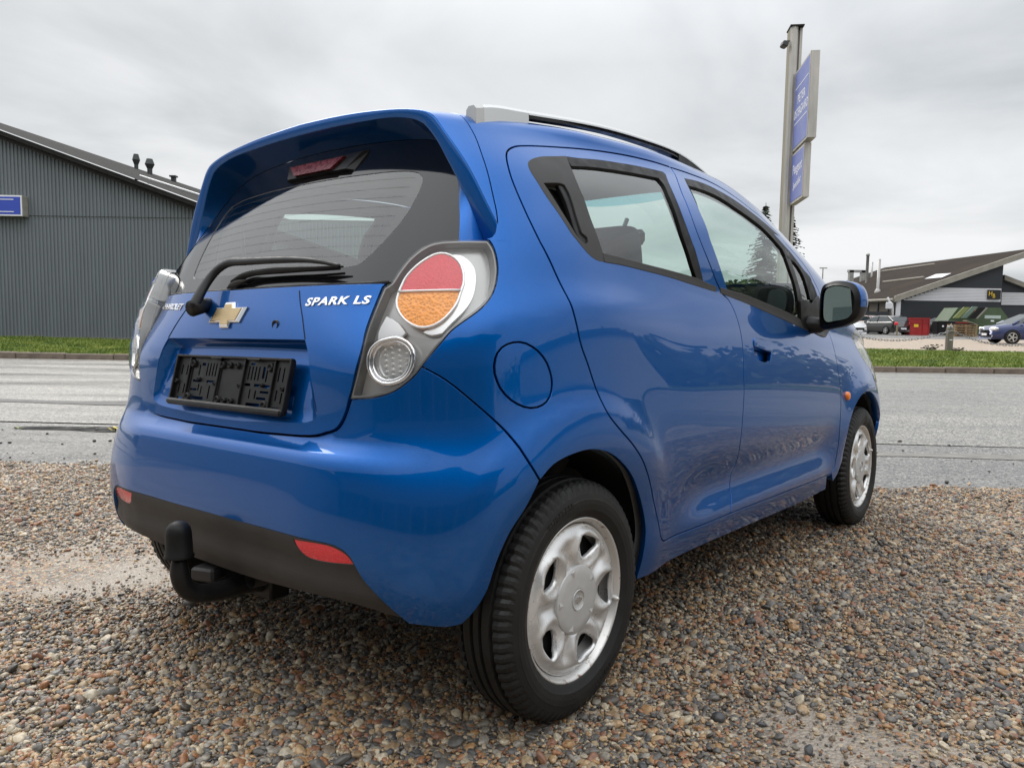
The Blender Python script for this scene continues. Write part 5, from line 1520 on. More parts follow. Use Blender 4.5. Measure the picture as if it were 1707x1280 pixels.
ribbon("puddle", [(x, 6.50 - .05 * (x + 3.6) + .02 * math.sin(x * 3)) for x in np.linspace(-4.25, -2.5, 30)], lambda t: .02 + .27 * math.sin(math.pi * t) ** .5 * (.85 + .15 * math.sin(t * 17)), -.009, M['puddle'])
M['concrete_edge'] = vary(mat("gutter_strip", (.165, .155, .14), rough=.6), 9, .35, .15)
ribbon("gutter", [(x, 6.06 - .063 * x + .01 * math.sin(x * 4)) for x in np.linspace(1.2, 9, 30)], lambda t: .22 + .05 * math.sin(t * 19) + .03 * math.sin(t * 47), -.010, M['concrete_edge'])

# --- pebbles: instanced stones over the gravel the camera sees
def pebble_nodes(material):
    g = bpy.data.node_groups.new("pebbles", 'GeometryNodeTree')
    g.interface.new_socket("Geometry", in_out='INPUT', socket_type='NodeSocketGeometry')
    g.interface.new_socket("Geometry", in_out='OUTPUT', socket_type='NodeSocketGeometry')
    N_ = g.nodes; L = g.links
    gi = N_.new('NodeGroupInput'); go = N_.new('NodeGroupOutput')
    join = N_.new('GeometryNodeGeometryToInstance')
    for k in range(7):
        ico = N_.new('GeometryNodeMeshIcoSphere'); ico.inputs['Radius'].default_value = 1.0; ico.inputs['Subdivisions'].default_value = 3
        pos = N_.new('GeometryNodeInputPosition')
        ad = N_.new('ShaderNodeVectorMath'); ad.operation = 'ADD'; ad.inputs[1].default_value = (k * 7.3, k * 3.1, k * 11.7)
        no = N_.new('ShaderNodeTexNoise'); no.inputs['Scale'].default_value = .75; no.inputs['Detail'].default_value = 2.0
        L.new(pos.outputs[0], ad.inputs[0]); L.new(ad.outputs[0], no.inputs['Vector'])
        mr = N_.new('ShaderNodeMapRange'); mr.inputs[3].default_value = .45; mr.inputs[4].default_value = 1.55
        L.new(no.outputs[0], mr.inputs[0])
        sc = N_.new('ShaderNodeVectorMath'); sc.operation = 'SCALE'; L.new(pos.outputs[0], sc.inputs[0]); L.new(mr.outputs[0], sc.inputs['Scale'])
        ml = N_.new('ShaderNodeVectorMath'); ml.operation = 'MULTIPLY'; ml.inputs[1].default_value = (1.0, .62 + .09 * (k % 4), .45 + .08 * (k % 3)); L.new(sc.outputs[0], ml.inputs[0])
        sp = N_.new('GeometryNodeSetPosition'); L.new(ico.outputs[0], sp.inputs[0]); L.new(ml.outputs[0], sp.inputs['Position'])
        sm_ = N_.new('GeometryNodeSetShadeSmooth'); L.new(sp.outputs[0], sm_.inputs[0])
        ma = N_.new('GeometryNodeSetMaterial'); ma.inputs['Material'].default_value = material; L.new(sm_.outputs[0], ma.inputs[0])
        L.new(ma.outputs[0], join.inputs[0])
    ip = N_.new('GeometryNodeInstanceOnPoints'); L.new(gi.outputs[0], ip.inputs['Points']); L.new(join.outputs[0], ip.inputs['Instance'])
    ip.inputs['Pick Instance'].default_value = True
    def attr(nm, typ):
        a = N_.new('GeometryNodeInputNamedAttribute'); a.data_type = typ; a.inputs['Name'].default_value = nm; return a.outputs['Attribute']
    L.new(attr("kind_id", 'INT'), ip.inputs['Instance Index'])
    L.new(attr("turn", 'FLOAT_VECTOR'), ip.inputs['Rotation'])
    L.new(attr("size", 'FLOAT'), ip.inputs['Scale'])
    L.new(ip.outputs[0], go.inputs[0])
    return g
def mudpatch(x, y):
    """where fine wet sand shows between the stones (left of the car, and in tracks)"""
    a = np.exp(-(((x + 1.70) / .95) ** 2 + ((y - 2.82 - .10 * (x + 1.5)) / .42) ** 2))
    b = np.exp(-(((x - .75) / .35) ** 2 + ((y - 1.62) / .28) ** 2)) * .8
    c = np.exp(-(((x - 1.3) / .5) ** 2 + ((y - 2.15) / .2) ** 2)) * .5
    return np.clip(a * 1.05 + b + c, 0, 1)
n_p = 330000
yy = 1.2 + 3.95 * rng.random(n_p) ** 1.25
hw = .78 * yy + .75
xx = (rng.random(n_p) * 2 - 1) * hw
keep = (yy < edge_y(xx) + .02 + .10 * np.abs(rng.normal(size=n_p)) * (rng.random(n_p) < .25))
cl = .5 + .5 * np.sin(xx * 2.1 + np.sin(yy * 3.0) * 1.3) * np.cos(yy * 2.6 + xx)
keep &= rng.random(n_p) > .97 * mudpatch(xx, yy)
keep &= rng.random(n_p) > .25 * (1 - cl)
xx, yy = xx[keep], yy[keep]
n_p = len(xx)
size = np.exp(rng.normal(math.log(.0056), .42, n_p))
size = np.clip(size, .0025, .020)
mud = mudpatch(xx, yy)
size *= (1 - .4 * mud)
zz = zg(xx, yy) + size * rng.uniform(-.05, .40, n_p) + (rng.random(n_p) < .35) * .004
zz = np.where(yy > edge_y(xx), np.maximum(zz * 0 - .012 + size * .3, -.012), zz)
me = bpy.data.meshes.new("gravel")
me.vertices.add(n_p)
me.vertices.foreach_set('co', np.stack([xx, yy, zz], 1).astype(np.float32).ravel())
a = me.attributes.new("size", 'FLOAT', 'POINT'); a.data.foreach_set('value', size.astype(np.float32))
a = me.attributes.new("turn", 'FLOAT_VECTOR', 'POINT'); a.data.foreach_set('vector', np.stack([rng.normal(0, .35, n_p), rng.normal(0, .35, n_p), rng.random(n_p) * 6.283], 1).astype(np.float32).ravel())
a = me.attributes.new("kind_id", 'INT', 'POINT'); a.data.foreach_set('value', rng.integers(0, 7, n_p).astype(np.int32))
gv = link("gravel", me, M['stone'])
gv['kind'] = 'stuff'
md = gv.modifiers.new("pebbles", 'NODES'); md.node_group = pebble_nodes(M['stone'])

# the larger stones, each an object of its own
def ico(sub):
    import bmesh
    bm = bmesh.new(); bmesh.ops.create_icosphere(bm, subdivisions=sub, radius=1.0)
    V = np.array([v.co[:] for v in bm.verts]); F = [[v.index for v in f.verts] for f in bm.faces]; bm.free()
    return V, F
IV, IF = ico(2)
stone_meshes = []
for k in range(8):
    a1, a2, a3 = rng.normal(size=(3, 3))
    V = IV * (1 + .16 * np.sin(IV @ a1 * 1.6 + k) + .10 * np.sin(IV @ a2 * 2.7)[:, None] * 0 + .0)[:, None] if False else IV * (1 + .16 * np.sin(IV @ a1 * 1.5 + k) + .09 * np.sin(IV @ a2 * 2.6 + 2 * k))[:, None]
    V = V * [1, .66 + .1 * (k % 3), .42 + .08 * (k % 4)]
    sm_me = mesh_from("stone", V, IF); sm_me.materials.append(M['stone']); stone_meshes.append(sm_me)
cnt = 0
while cnt < 230:
    y = 1.35 + 2.6 * rng.random() ** 1.6; x = (rng.random() * 2 - 1) * (.70 * y + .1)
    if mudpatch(np.array([x]), np.array([y]))[0] > .6 and rng.random() < .8: continue
    o = bpy.data.objects.new("stone", stone_meshes[int(rng.integers(0, 8))]); COL.objects.link(o)
    s_ = float(np.clip(np.exp(rng.normal(math.log(.0145), .25)), .011, .032))
    o.parent = GRAVEL
    o.location = (x, y, float(zg(np.array(x), np.array(y))) + s_ * .28)
    o.rotation_euler = (rng.normal(0, .15), rng.normal(0, .15), rng.random() * 6.28)
    o.scale = (s_, s_, s_)
    cnt += 1

# --- kerb stones, verge
KERB = struct(grid_sheet("kerb", np.linspace(-60, 60, 61), np.array([15.72, 15.95]), -.03, M['concrete_edge']))
kb = MB(); kb.box((0, 0, .035), (.985, .15, .15), bevel=.018)
M['kerbstone'] = vary(mat("stained_kerb_stone", (.17, .135, .105), rough=.8), 7, .35, .1, bump=.003, bscale=60)
kme = mesh_from("kerb_stone", kb.V, kb.F, smooth=False); kme.materials.append(M['kerbstone'])
for i, x in enumerate(np.arange(-22, 23)):
    o = bpy.data.objects.new("kerb_stone", kme); COL.objects.link(o); o.parent = KERB
    o.location = (x + .35, 15.80 + rng.normal(0, .008), rng.normal(0, .006)); o.rotation_euler = (rng.normal(0, .02), 0, rng.normal(0, .006))
M['soil'] = vary(mat("verge_soil", (.075, .072, .035), rough=.95), 3, .35, .03)
zverge = lambda x, y: .070 + .01 * sm(y, 16, 17) + .02 * np.sin(x * .7) * np.sin(y * .6)
grid_sheet("verge", np.linspace(-60, 60, 121), np.linspace(15.87, 25.6, 12), zverge, M['soil'])
def grass_mat():
    m = mat("fresh_grass", (.12, .20, .025), rough=.6)
    t, b = nodes(m)
    g_ = add(t, "ShaderNodeTexCoord"); n = add(t, "ShaderNodeTexNoise"); n.inputs["Scale"].default_value = 1.3; n.inputs["Detail"].default_value = 8; n.inputs["Roughness"].default_value = .65
    t.links.new(g_.outputs["Object"], n.inputs["Vector"])
    r = add(t, "ShaderNodeValToRGB")
    r.color_ramp.elements[0].position = .32; r.color_ramp.elements[0].color = (.07, .125, .015, 1)
    r.color_ramp.elements[1].position = .70; r.color_ramp.elements[1].color = (.31, .34, .07, 1)
    q = r.color_ramp.elements.new(.5); q.color = (.16, .225, .028, 1)
    t.links.new(n.outputs[0], r.inputs[0]); t.links.new(r.outputs[0], b.inputs["Base Color"])
    return m
M['grass'] = grass_mat()
def grass(n, x0, x1, y0, y1, hmin, hmax, name="grass"):
    x = x0 + (x1 - x0) * rng.random(n); y = y0 + (y1 - y0) * rng.random(n) ** 1.1
    clump = .6 + .8 * (.5 + .5 * np.sin(x * 3.3 + np.sin(y * 2.1) * 2) * np.sin(y * 2.9))
    h = (hmin + (hmax - hmin) * rng.random(n)) * clump
    a = rng.random(n) * 6.283; w = .012 + .014 * rng.random(n)
    dx_, dy_ = np.cos(a) * w, np.sin(a) * w
    lx, ly = rng.normal(0, .45, n) * h, rng.normal(0, .45, n) * h
    z = zverge(x, y) - .01
    V = np.stack([np.stack([x - dx_, y - dy_, z], 1), np.stack([x + dx_, y + dy_, z], 1), np.stack([x + lx, y + ly, z + h], 1)], 1).reshape(-1, 3)
    me = bpy.data.meshes.new(name)
    me.vertices.add(3 * n); me.vertices.foreach_set('co', V.astype(np.float32).ravel())
    me.loops.add(3 * n); me.loops.foreach_set('vertex_index', np.arange(3 * n, dtype=np.int32))
    me.polygons.add(n); me.polygons.foreach_set('loop_start', np.arange(0, 3 * n, 3, dtype=np.int32)); me.polygons.foreach_set('loop_total', np.full(n, 3, np.int32))
    me.update(calc_edges=True)
    return struct(link(name, me, M['grass']), 'stuff')
grass(95000, -17, -5, 15.79, 24.4, .035, .085)
grass(95000, 5.5, 18, 15.79, 25.3, .035, .085)
grass(40000, 18, 50, 15.86, 25.3, .05, .1)
grass(6000, -50, -17, 15.86, 25.6, .15, .2)
# a few clods and bits of grit lying on the damp asphalt, and fallen leaves in the gutter
M['clod'] = vary(mat("dark_clod", (.05, .045, .04), rough=.8), 9, .3)
grit = MB()
for k in range(150):
    x = rng.uniform(-5, 5.5); y = rng.uniform(4.75, 6.6); s_ = abs(rng.normal(.006, .006)) + .003
    if abs(x) < 1.2: continue
    Vk = IV[:12] * 0
    c_, s2 = math.cos(k), math.sin(k)
    V = IV * [s_, s_ * .7, s_ * .45]
    V = np.stack([V[:, 0] * c_ - V[:, 1] * s2 + x, V[:, 0] * s2 + V[:, 1] * c_ + y, V[:, 2] - .012 + s_ * .3], 1)
    grit.add(V, IF)
gr_o = grit.build("grit", M['clod'], smooth=True); gr_o['kind'] = 'stuff'
M['leaf'] = mat("yellow_leaf", (.50, .40, .05), rough=.6)
def leaf(px, py, s_, lab, m):
    p = at(px, py, 6.45)
    mb = MB()
    for k in range(5):
        a = 2.4 * k; l = s_ * (1 - .12 * k)
        u = Vector((math.cos(a), math.sin(a) * .8, .22 + .1 * k)); v = Vector((-u.y, u.x, .1))
        b0 = Vector((p.x + .02 * math.cos(k), p.y + .02 * math.sin(k), -.010))
        mb.add([b0, b0 + u * l * .5 + v * l * .28, b0 + u * l, b0 + u * l * .5 - v * l * .28], [(0, 1, 2, 3)])
    return tag(mb.build("fallen_leaves", m), lab, "leaves")
leaf(193, 713, .10, "clump of yellow leaves at the right end of the puddle", M['leaf'])
leaf(26, 699, .06, "small tuft of green weed in the asphalt crack at the far left", mat("weed_green", (.16, .20, .04), rough=.6))
# ------------------------------------------------------------------ grey-green corrugated hall on the left
YW = 24.2
M['cladding'] = vary(mat("grey_green_sheet_cladding", (.162, .185, .196), rough=.5, metal=.05), 1.2, .12, .08, stretch=(1, 1, .25))
M['fascia'] = vary(mat("dark_weathered_fascia", (.032, .030, .028), rough=.8, spec=.1), 4, .35, .1, stretch=(1, 1, 6))
M['felt'] = vary(mat("grey_roofing_felt", (.030, .029, .029), rough=.9, spec=.1), 3, .35, .08, bump=.01, bscale=14)
HALL = thing("industrial_hall", "grey green corrugated metal hall across the road on the left", "building", (-11, YW, 0))
def hl(o):
    o.parent = HALL; o.matrix_parent_inverse = Matrix.Translation((11, -YW, 0)); return o
zs = at(150, 361.8, YW).z
a0, a1 = at(0, 231.6, YW), at(321, 350, YW)
slope = (a1.z - a0.z) / (a1.x - a0.x)
roofline = lambda x: a0.z + slope * (x - a0.x) + .12
PITCH = .1135
prof = [(0, 0), (.020, 0), (.034, .030), (.080, .030), (.094, 0), (PITCH, 0)]
def sheet_profile(n):
    out = []
    for k in range(n):
        out += [(k * PITCH + x, y) for x, y in prof[:-1]]
    return out + [(n * PITCH, 0)]
NR = 8
wd = NR * PITCH
def sheet(x0, zlo, zhi, name="wall_sheet"):
    pr = sheet_profile(NR)
    V = []; F = []
    for x, y in pr:
        zt = zhi(x0 + x) if callable(zhi) else zhi
        V += [(x, -y, zlo), (x, -y, zt)]
    for i in range(len(pr) - 1): F.append((2 * i, 2 * i + 2, 2 * i + 3, 2 * i + 1))
    return mesh_from(name, V, F, smooth=False)
low_me = sheet(0, .10, zs - .008); low_me.materials.append(M['cladding'])
x = -21.5
while x < -2:
    o = bpy.data.objects.new("wall_sheet", low_me); COL.objects.link(o); o.location = (x, YW, 0); hl(o)
    if roofline(x) > zs + .05:
        if roofline(x + wd) < zs + .02:
            xe = x + (zs + .0 - roofline(x)) / slope
        ume = sheet(x, zs + .008, lambda q: max(roofline(q), zs + .01)); ume.materials.append(M['cladding'])
        o = bpy.data.objects.new("wall_sheet", ume); COL.objects.link(o); o.location = (x, YW - .012, 0); hl(o)
    x += wd
mb = MB(); mb.box((-12, YW + 6, 1.6), (19.5, 11.9, 3.2)); hl(mb.build("wall_core", M['fascia']))
mb = MB(); mb.box((-12, YW - .02, .07), (20, .10, .14)); hl(mb.build("plinth", M['concrete_edge']))
mb = MB(); mb.box((-12, YW - .04, zs), (20, .010, .02)); hl(mb.build("sheet_joint", M['fascia']))
# gable fascia boards and the roof slope behind them
xa, xb = -21.0, -3.0
t0, t1 = at(0, 217.5, YW - .35), at(323.4, 335.8, YW - .35)
sl2 = (t1.z - t0.z) / (t1.x - t0.x)
zv = lambda q: t0.z + sl2 * (q - t0.x)
b0_, b1_ = at(0, 231.6, YW - .32), at(321, 350, YW - .32)
sl3 = (b1_.z - b0_.z) / (b1_.x - b0_.x); zf = lambda q: b0_.z + sl3 * (q - b0_.x)
mb = MB()
mid_ = lambda q: zf(q) * .55 + zv(q) * .45
mb.prism([(xa, zf(xa)), (xb, zf(xb)), (xb, mid_(xb)), (xa, mid_(xa))], 'y', YW - .36, YW + .05); hl(mb.build("fascia_board", M['fascia']))
mb = MB()
mb.prism([(xa, mid_(xa) + .004), (xb, mid_(xb) + .004), (xb, zv(xb)), (xa, zv(xa))], 'y', YW - .46, YW + .05); hl(mb.build("fascia_board", vary(mat("fascia_upper", (.026, .025, .024), rough=.8, spec=.1), 5, .3)))
s0, s1 = at(0, 204.6, 34), at(325.8, 313.6, 34)
sl4 = (s1.z - s0.z) / (s1.x - s0.x); zr_ = lambda q: s0.z + sl4 * (q - s0.x)
mb = MB()
nx = 24
V = []; F = []
for i in range(nx + 1):
    q = xa + (xb - xa) * i / nx
    for j in range(9):
        t = j / 8
        V.append((q, YW - .50 + t * (34 - YW + .5), (zv(q) + .03) * (1 - t) + zr_(q) * t))
for i in range(nx):
    for j in range(8): F.append((i * 9 + j, (i + 1) * 9 + j, (i + 1) * 9 + j + 1, i * 9 + j + 1))
hl(link("roof", mesh_from("roof", V, F, smooth=False), M['felt']))
def zroof(q, y):
    t = (y - YW + .5) / (34 - YW + .5); return (zv(q) + .03) * (1 - t) + zr_(q) * t
# pale flashing strip and ridge lumps
mb = MB()
p0, p1 = at(233, 293, 26.5), at(330, 324.5, 26.5)
mb.tube([p0, p1 + Vector((1.2, 0, -.35))], .035, 6); hl(mb.build("roof_flashing", mat("white_flashing", (.75, .75, .74), rough=.4)))
M['vent'] = mat("dark_vent_metal", (.045, .05, .05), rough=.5, metal=.3)
def cowl(px, ptop, pbot, wpx, Y):
    c0 = at(px, pbot + 6, Y); c1 = at(px, ptop, Y); w = wpx * Y / 1286; H_ = c1.z - c0.z
    mb = MB(); mb.lathe([(c0.z - .3, w * .26), (c0.z + H_ * .42, w * .26), (c0.z + H_ * .68, w * .5), (c0.z + H_ * .99, w * .30), (c0.z + H_, .001)], 14, 'z', (c0.x, Y, 0))
    hl(mb.build("roof_vent", M['vent'], smooth=False))
cowl(227.5, 257, 282, 12, 32.5); cowl(250, 265, 288, 15, 31.5)
mb = MB()
c0 = at(289.5, 301, 32.5); mb.box((c0.x, 32.5, c0.z - .05), (.16, .16, .34)); mb.box((c0.x, 32.5, c0.z + .16), (.26, .26, .06)); hl(mb.build("roof_vent", M['vent']))
# blue light-box sign
sg = thing("wall_sign", "blue light box sign with white border lines on the grey green wall", "sign", (at(20, 343, YW - .3)))
q0, q1 = at(-30, 324.5, YW - .35), at(37, 360.5, YW - .35)
def loc(o, p): o.parent = p; o.matrix_parent_inverse = Matrix.Translation(-p.location); return o
M['sign_blue'] = mat("sign_blue", (.035, .075, .45), rough=.3); M['sign_white'] = mat("sign_white", (.8, .8, .82), rough=.4); M['sign_metal'] = vary(mat("sign_case_metal", (.42, .40, .36), rough=.5, metal=.2), 8, .15)
mb = MB(); mb.box(((q0.x + q1.x) / 2, YW - .18, (q0.z + q1.z) / 2), (q1.x - q0.x, .30, q0.z - q1.z), bevel=.01); loc(mb.build("sign_case", M['sign_metal']), sg)
mb = MB(); mb.box(((q0.x + q1.x) / 2, YW - .334, (q0.z + q1.z) / 2), (q1.x - q0.x - .01, .006, q0.z - q1.z - .01)); loc(mb.build("sign_border", M['sign_white']), sg)
mb = MB(); mb.box(((q0.x + q1.x) / 2, YW - .340, (q0.z + q1.z) / 2), (q1.x - q0.x - .10, .006, q0.z - q1.z - .10)); loc(mb.build("sign_face", M['sign_blue']), sg)
for zz_ in (q0.z - .13, q1.z + .13):
    mb = MB(); mb.box(((q0.x + q1.x) / 2 - .1, YW - .345, zz_), (q1.x - q0.x - .3, .005, .025)); loc(mb.build("sign_line", M['sign_white']), sg)

# ------------------------------------------------------------------ sign pylon
PY = thing("sign_pylon", "tall metal pylon with two blue dealer signs beyond the road", "sign", (6.62, 18.1, 0))
def py_(o): return loc(o, PY)
M['galv'] = vary(mat("weathered_aluminium", (.46, .44, .40), rough=.5, metal=.35), 3, .22, .1, stretch=(3, 3, .5))
M['algae'] = vary(mat("algae_stained_aluminium", (.23, .21, .155), rough=.65, metal=.1), 2.5, .4, .1, stretch=(4, 4, .35))
N0 = at(1353, 84, 16.3); F0 = at(1327, 112, 17.8); N0.z = F0.z = 0
dn = (N0 - F0).normalized(); sdv = Vector((dn.y * -1, dn.x, 0)); 
if sdv.x < 0: sdv = -sdv
def obox(c, along, across, z0, z1):
    V = []
    for z in (z0, z1):
        for a_, b_ in ((-1, -1), (1, -1), (1, 1), (-1, 1)):
            V.append(c + dn * (along / 2 * a_) + sdv * (across / 2 * b_) + Vector((0, 0, z)))
    return V, [(3, 2, 1, 0), (4, 5, 6, 7), (0, 1, 5, 4), (1, 2, 6, 5), (2, 3, 7, 6), (3, 0, 4, 7)]
ztop = at(1322, 49, 18).z
cpole = Vector((at(1320, 100, 18.02).x, 18.02, 0))
# main post: shallow curved front, flat sides
mb = MB()
for k in range(1):
    prof_ = [(-.20, -.085), (.14, -.085), (.19, -.05), (.21, 0), (.19, .05), (.14, .085), (-.20, .085)]
    V = []
    for z in (-.2, ztop):
        V += [cpole + dn * a_ + sdv * b_ + Vector((0, 0, z)) for a_, b_ in prof_]
    n = len(prof_); F = [tuple(range(n - 1, -1, -1)), tuple(range(n, 2 * n))] + [(i, (i + 1) % n, n + (i + 1) % n, n + i) for i in range(n)]
    mb.add(V, F, 0)
    mb.mi = [1 if i in (2 + n - 2, 2 + n - 1, 2 + 0) else 0 for i in range(len(F))]
py_(mb.build("post", [M['galv'], M['algae']]))
mb = MB(); c2 = cpole + sdv * .16 + dn * .05; mb.add(*obox(c2, .10, .055, -.2, ztop)); py_(mb.build("post", M['galv']))
mb = MB(); c2 = cpole + sdv * .11; mb.add(*obox(c2, .16, .05, -.2, ztop - .05)); py_(mb.build("post_web", mat("post_recess", (.16, .15, .14), rough=.6)))
mb = MB(); mb.add(*obox(cpole + sdv * .05, .46, .30, ztop + .001, ztop + .03)); py_(mb.build("post_cap", M['fascia']))
mb = MB(); fl = at(1309, 75, 17.9); mb.box((fl.x - .02, fl.y, fl.z), (.13, .22, .12), rot=Matrix.Rotation(.3, 3, 'Y'), bevel=.02); mb.tube([fl + Vector((.02, 0, .08)), fl + Vector((.16, .05, .10))], .015, 6); py_(mb.build("floodlight", M['vent']))
def signbox(pN, pF, ztN, zbN, name, lines, th=.17):
    c = (pN + pF) / 2; L_ = (pN - pF).length
    o = MB(); o.add(*obox(c + sdv * (th / 2 + .0), L_, th, zbN, ztN)); cs = py_(o.build(name, M['galv']))
    o = MB(); o.add(*obox(c - sdv * .004, L_ - .07, .006, zbN + .05, ztN - .05)); py_(o.build("sign_face", M['sign_blue2']))
    for f in (.02, .98):
        o = MB(); o.add(*obox(pF + (pN - pF) * f - sdv * .004 , .035, .012, zbN + .0, ztN - .0)); py_(o.build("sign_edge_strip", M['galv']))
    R = Matrix((( dn.x, 0, -sdv.x), (dn.y, 0, -sdv.y), (0, 1, 0))).to_4x4()
    for txt, size, zc_, sh, rot, sx, off in lines:
        tm = text_mesh(txt, size, .002, sh)
        for v in tm.vertices: v.co.x *= sx
        tm.materials.append(M['sign_white'])
        ob = bpy.data.objects.new("sign_lettering", tm); COL.objects.link(ob)
        ob.matrix_world = Matrix.Translation(c - sdv * .0075 + Vector((0, 0, zc_)) + dn * off) @ R @ Matrix.Rotation(rot, 4, 'Z')
        ob.parent = PY; ob.matrix_parent_inverse = Matrix.Translation(-PY.location)
M['sign_blue2'] = vary(mat("faded_sign_blue", (.12, .155, .44), rough=.35), 3, .08)
zt1 = at(1353, 84, 16.3).z; zb1 = at(1345, 229, 16.3).z
signbox(N0, F0, zt1, zb1, "upper_sign", [("PETER", .27, zt1 - .70, 0, 0, 1.0, 0), ("ØSTERGAARD", .27, zt1 - .98, 0, 0, .78, 0)])
for zz_, in ((zt1 - .42,), (zb1 + .55,)):
    o = MB(); o.add(*obox((N0 + F0) / 2 - sdv * .008, 1.25, .004, zz_, zz_ + .018)); py_(o.build("sign_line", M['sign_white']))
N1 = at(1342, 238, 16.55); N1.z = 0; F1 = N1 - dn * 1.30
zt2 = at(1342, 238, 16.55).z; zb2 = at(1334, 328, 16.55).z
signbox(N1, F1, zt2, zb2, "lower_sign", [("Peugeot", .31, (zt2 + zb2) / 2 + .17, .1, .02, .92, 0), ("Specialist", .22, (zt2 + zb2) / 2 - .17, .45, .12, .95, 0)], th=.13)

# ------------------------------------------------------------------ workshop building on the right
YB = 72.0
WB_ = thing("workshop_building", "dark low building with brown pitched roof and white band on the right", "building", (45, YB, 0))
def wb_(o): return loc(o, WB_)
Aa, Bb = at(1490, 496, YB), at(1737, 412, YB)
Dd = at(1475, 446, 102.0); Cc = Aa + (Dd - Bb)
M['brownroof'] = vary(mat("brown_roof_sheet", (.034, .026, .021), rough=.9, spec=.1), .25, .35, .05, bump=.03, bscale=3, stretch=(1, 1, 1))
M['darkwall'] = vary(mat("dark_boarded_wall", (.022, .026, .032), rough=.6), .6, .15, .05)
M['whiteboard'] = vary(mat("white_boards", (.66, .66, .68), rough=.6), .5, .06, .05)
M['verge_trim'] = vary(mat("pale_verge_trim", (.27, .25, .21), rough=.7), 2, .2)
mb = MB(); dz = Vector((0, 0, .25))
mb.add([Aa, Bb, Dd, Cc, Aa - dz, Bb - dz, Dd - dz, Cc - dz], [(0, 1, 2, 3), (7, 6, 5, 4), (0, 4, 5, 1), (1, 5, 6, 2), (2, 6, 7, 3), (3, 7, 4, 0)])
wb_(mb.build("roof", M['brownroof']))
mb = MB(); up = Vector((0, -.25, 0)); d1 = Vector((0, 0, .12)); d2 = Vector((0, 0, -.42))
mb.add([Aa + up + d1, Bb + up + d1, Bb + up + d2, Aa + up + d2, Aa + d1, Bb + d1, Bb + d2, Aa + d2], [(0, 1, 2, 3), (4, 5, 1, 0), (7, 6, 5, 4), (3, 2, 6, 7), (0, 3, 7, 4), (1, 5, 6, 2)])
wb_(mb.build("verge_board", M['verge_trim']))
mb = MB(); mb.tube([Aa + Vector((-.05, -.1, -.2)), Cc + Vector((-.05, 0, -.2))], .14, 8); wb_(mb.build("gutter", M['verge_trim']))
xr = at(1673, 440, YB + .3).x
zroofx = lambda x: Aa.z + (Bb.z - Aa.z) * (x - Aa.x) / (Bb.x - Aa.x)
xl = Aa.x + .35
zb_t = at(1600, 479.7, YB).z; zb_b = at(1600, 502, YB).z
def wallpoly(name, poly, m, y0, y1):
    o = MB(); o.prism(poly, 'y', y0, y1); return wb_(o.build(name, m))
wallpoly("wall", [(xl, -.1), (xr, -.1), (xr, zroofx(xr) - .3), (xl, zroofx(xl) - .3)], M['darkwall'], YB + .3, YB + .6)
# white siding: separate boards
nb = 9
for k in range(nb):
    z0 = zb_b + (zb_t - zb_b) * k / nb; z1 = zb_b + (zb_t - zb_b) * (k + 1) / nb - .02
    xs_ = xl + .05
    if zroofx(xs_) - .5 < z1: xs_ = Aa.x + (z1 + .5 - Aa.z) / (Bb.z - Aa.z) * (Bb.x - Aa.x)
    wallpoly("siding_board", [(max(xl + .05, xs_), z0), (xr - .1, z0), (xr - .1, z1), (max(xl + .05, xs_), z1)], M['whiteboard'], YB + .20, YB + .297)
nb = 16
for k in range(nb):
    z0 = -.05 + (zb_b - .02 + .05) * k / nb; z1 = -.05 + (zb_b - .02 + .05) * (k + 1) / nb - .018
    wallpoly("dark_board", [(xl + .45, z0), (xr - .15, z0), (xr - .15, z1), (xl + .45, z1)], M['darkwall'], YB + .24, YB + .297)
mb = MB(); mb.box((xl + .2, YB + .2, (zb_b) / 2), (.35, .25, zb_b)); wb_(mb.build("corner_post", M['whiteboard']))
# side wall under the eave: brown panels, low annexe roof
dv = (Cc - Aa); dvn = dv.normalized()
mb = MB()
p0 = Aa + Vector((.3, .4, 0)); p1 = Cc + Vector((.3, 0, 0))
V = [Vector((p0.x, p0.y, -.1)), Vector((p1.x, p1.y, -.1)), Vector((p1.x, p1.y, p1.z - .3)), Vector((p0.x, p0.y, p0.z - .3))]
mb.add(V + [v + Vector((.2, .05, 0)) for v in V], [(0, 3, 2, 1), (4, 5, 6, 7), (0, 4, 7, 3)])
wb_(mb.build("side_wall", vary(mat("brown_timber_wall", (.085, .072, .055), rough=.8), .8, .3)))
for k in range(14):
    t = (k + .5) / 14
    b = p0 + (p1 - p0) * t; o = MB(); o.box((b.x - .06, b.y, (b.z - .4) * .72), (.10, .22, (b.z - .4) * .5)); wb_(o.build("wall_batten", M['darkwall']))
e0, e1 = at(1437, 519, 71.0), at(1484, 518, 71.0)
mb = MB(); mb.box(((e0.x + e1.x) / 2 - 2, 72.2, e0.z - .15), (e1.x - e0.x + 4, 2.0, .30)); mb.box(((e0.x + e1.x) / 2 - 2, 72.5, e0.z / 2 - .2), (e1.x - e0.x + 3.6, 1.2, e0.z - .3)); wb_(mb.build("lean_to", M['darkwall']))
# downpipe and white box at the corner
c0 = at(1480, 497, 71.6)
mb = MB(); mb.tube([at(1480, 496, 71.5), at(1482, 502, 71.5), at(1487, 506, 71.5), at(1488, 516, 71.5), at(1488, 540, 71.5)], .09, 8); wb_(mb.build("downpipe", M['whiteboard'], smooth=True))
c0 = at(1482, 509.5, 71.4); mb = MB(); mb.box(c0, (.55, .25, .62), bevel=.05); wb_(mb.build("meter_box", M['whiteboard']))
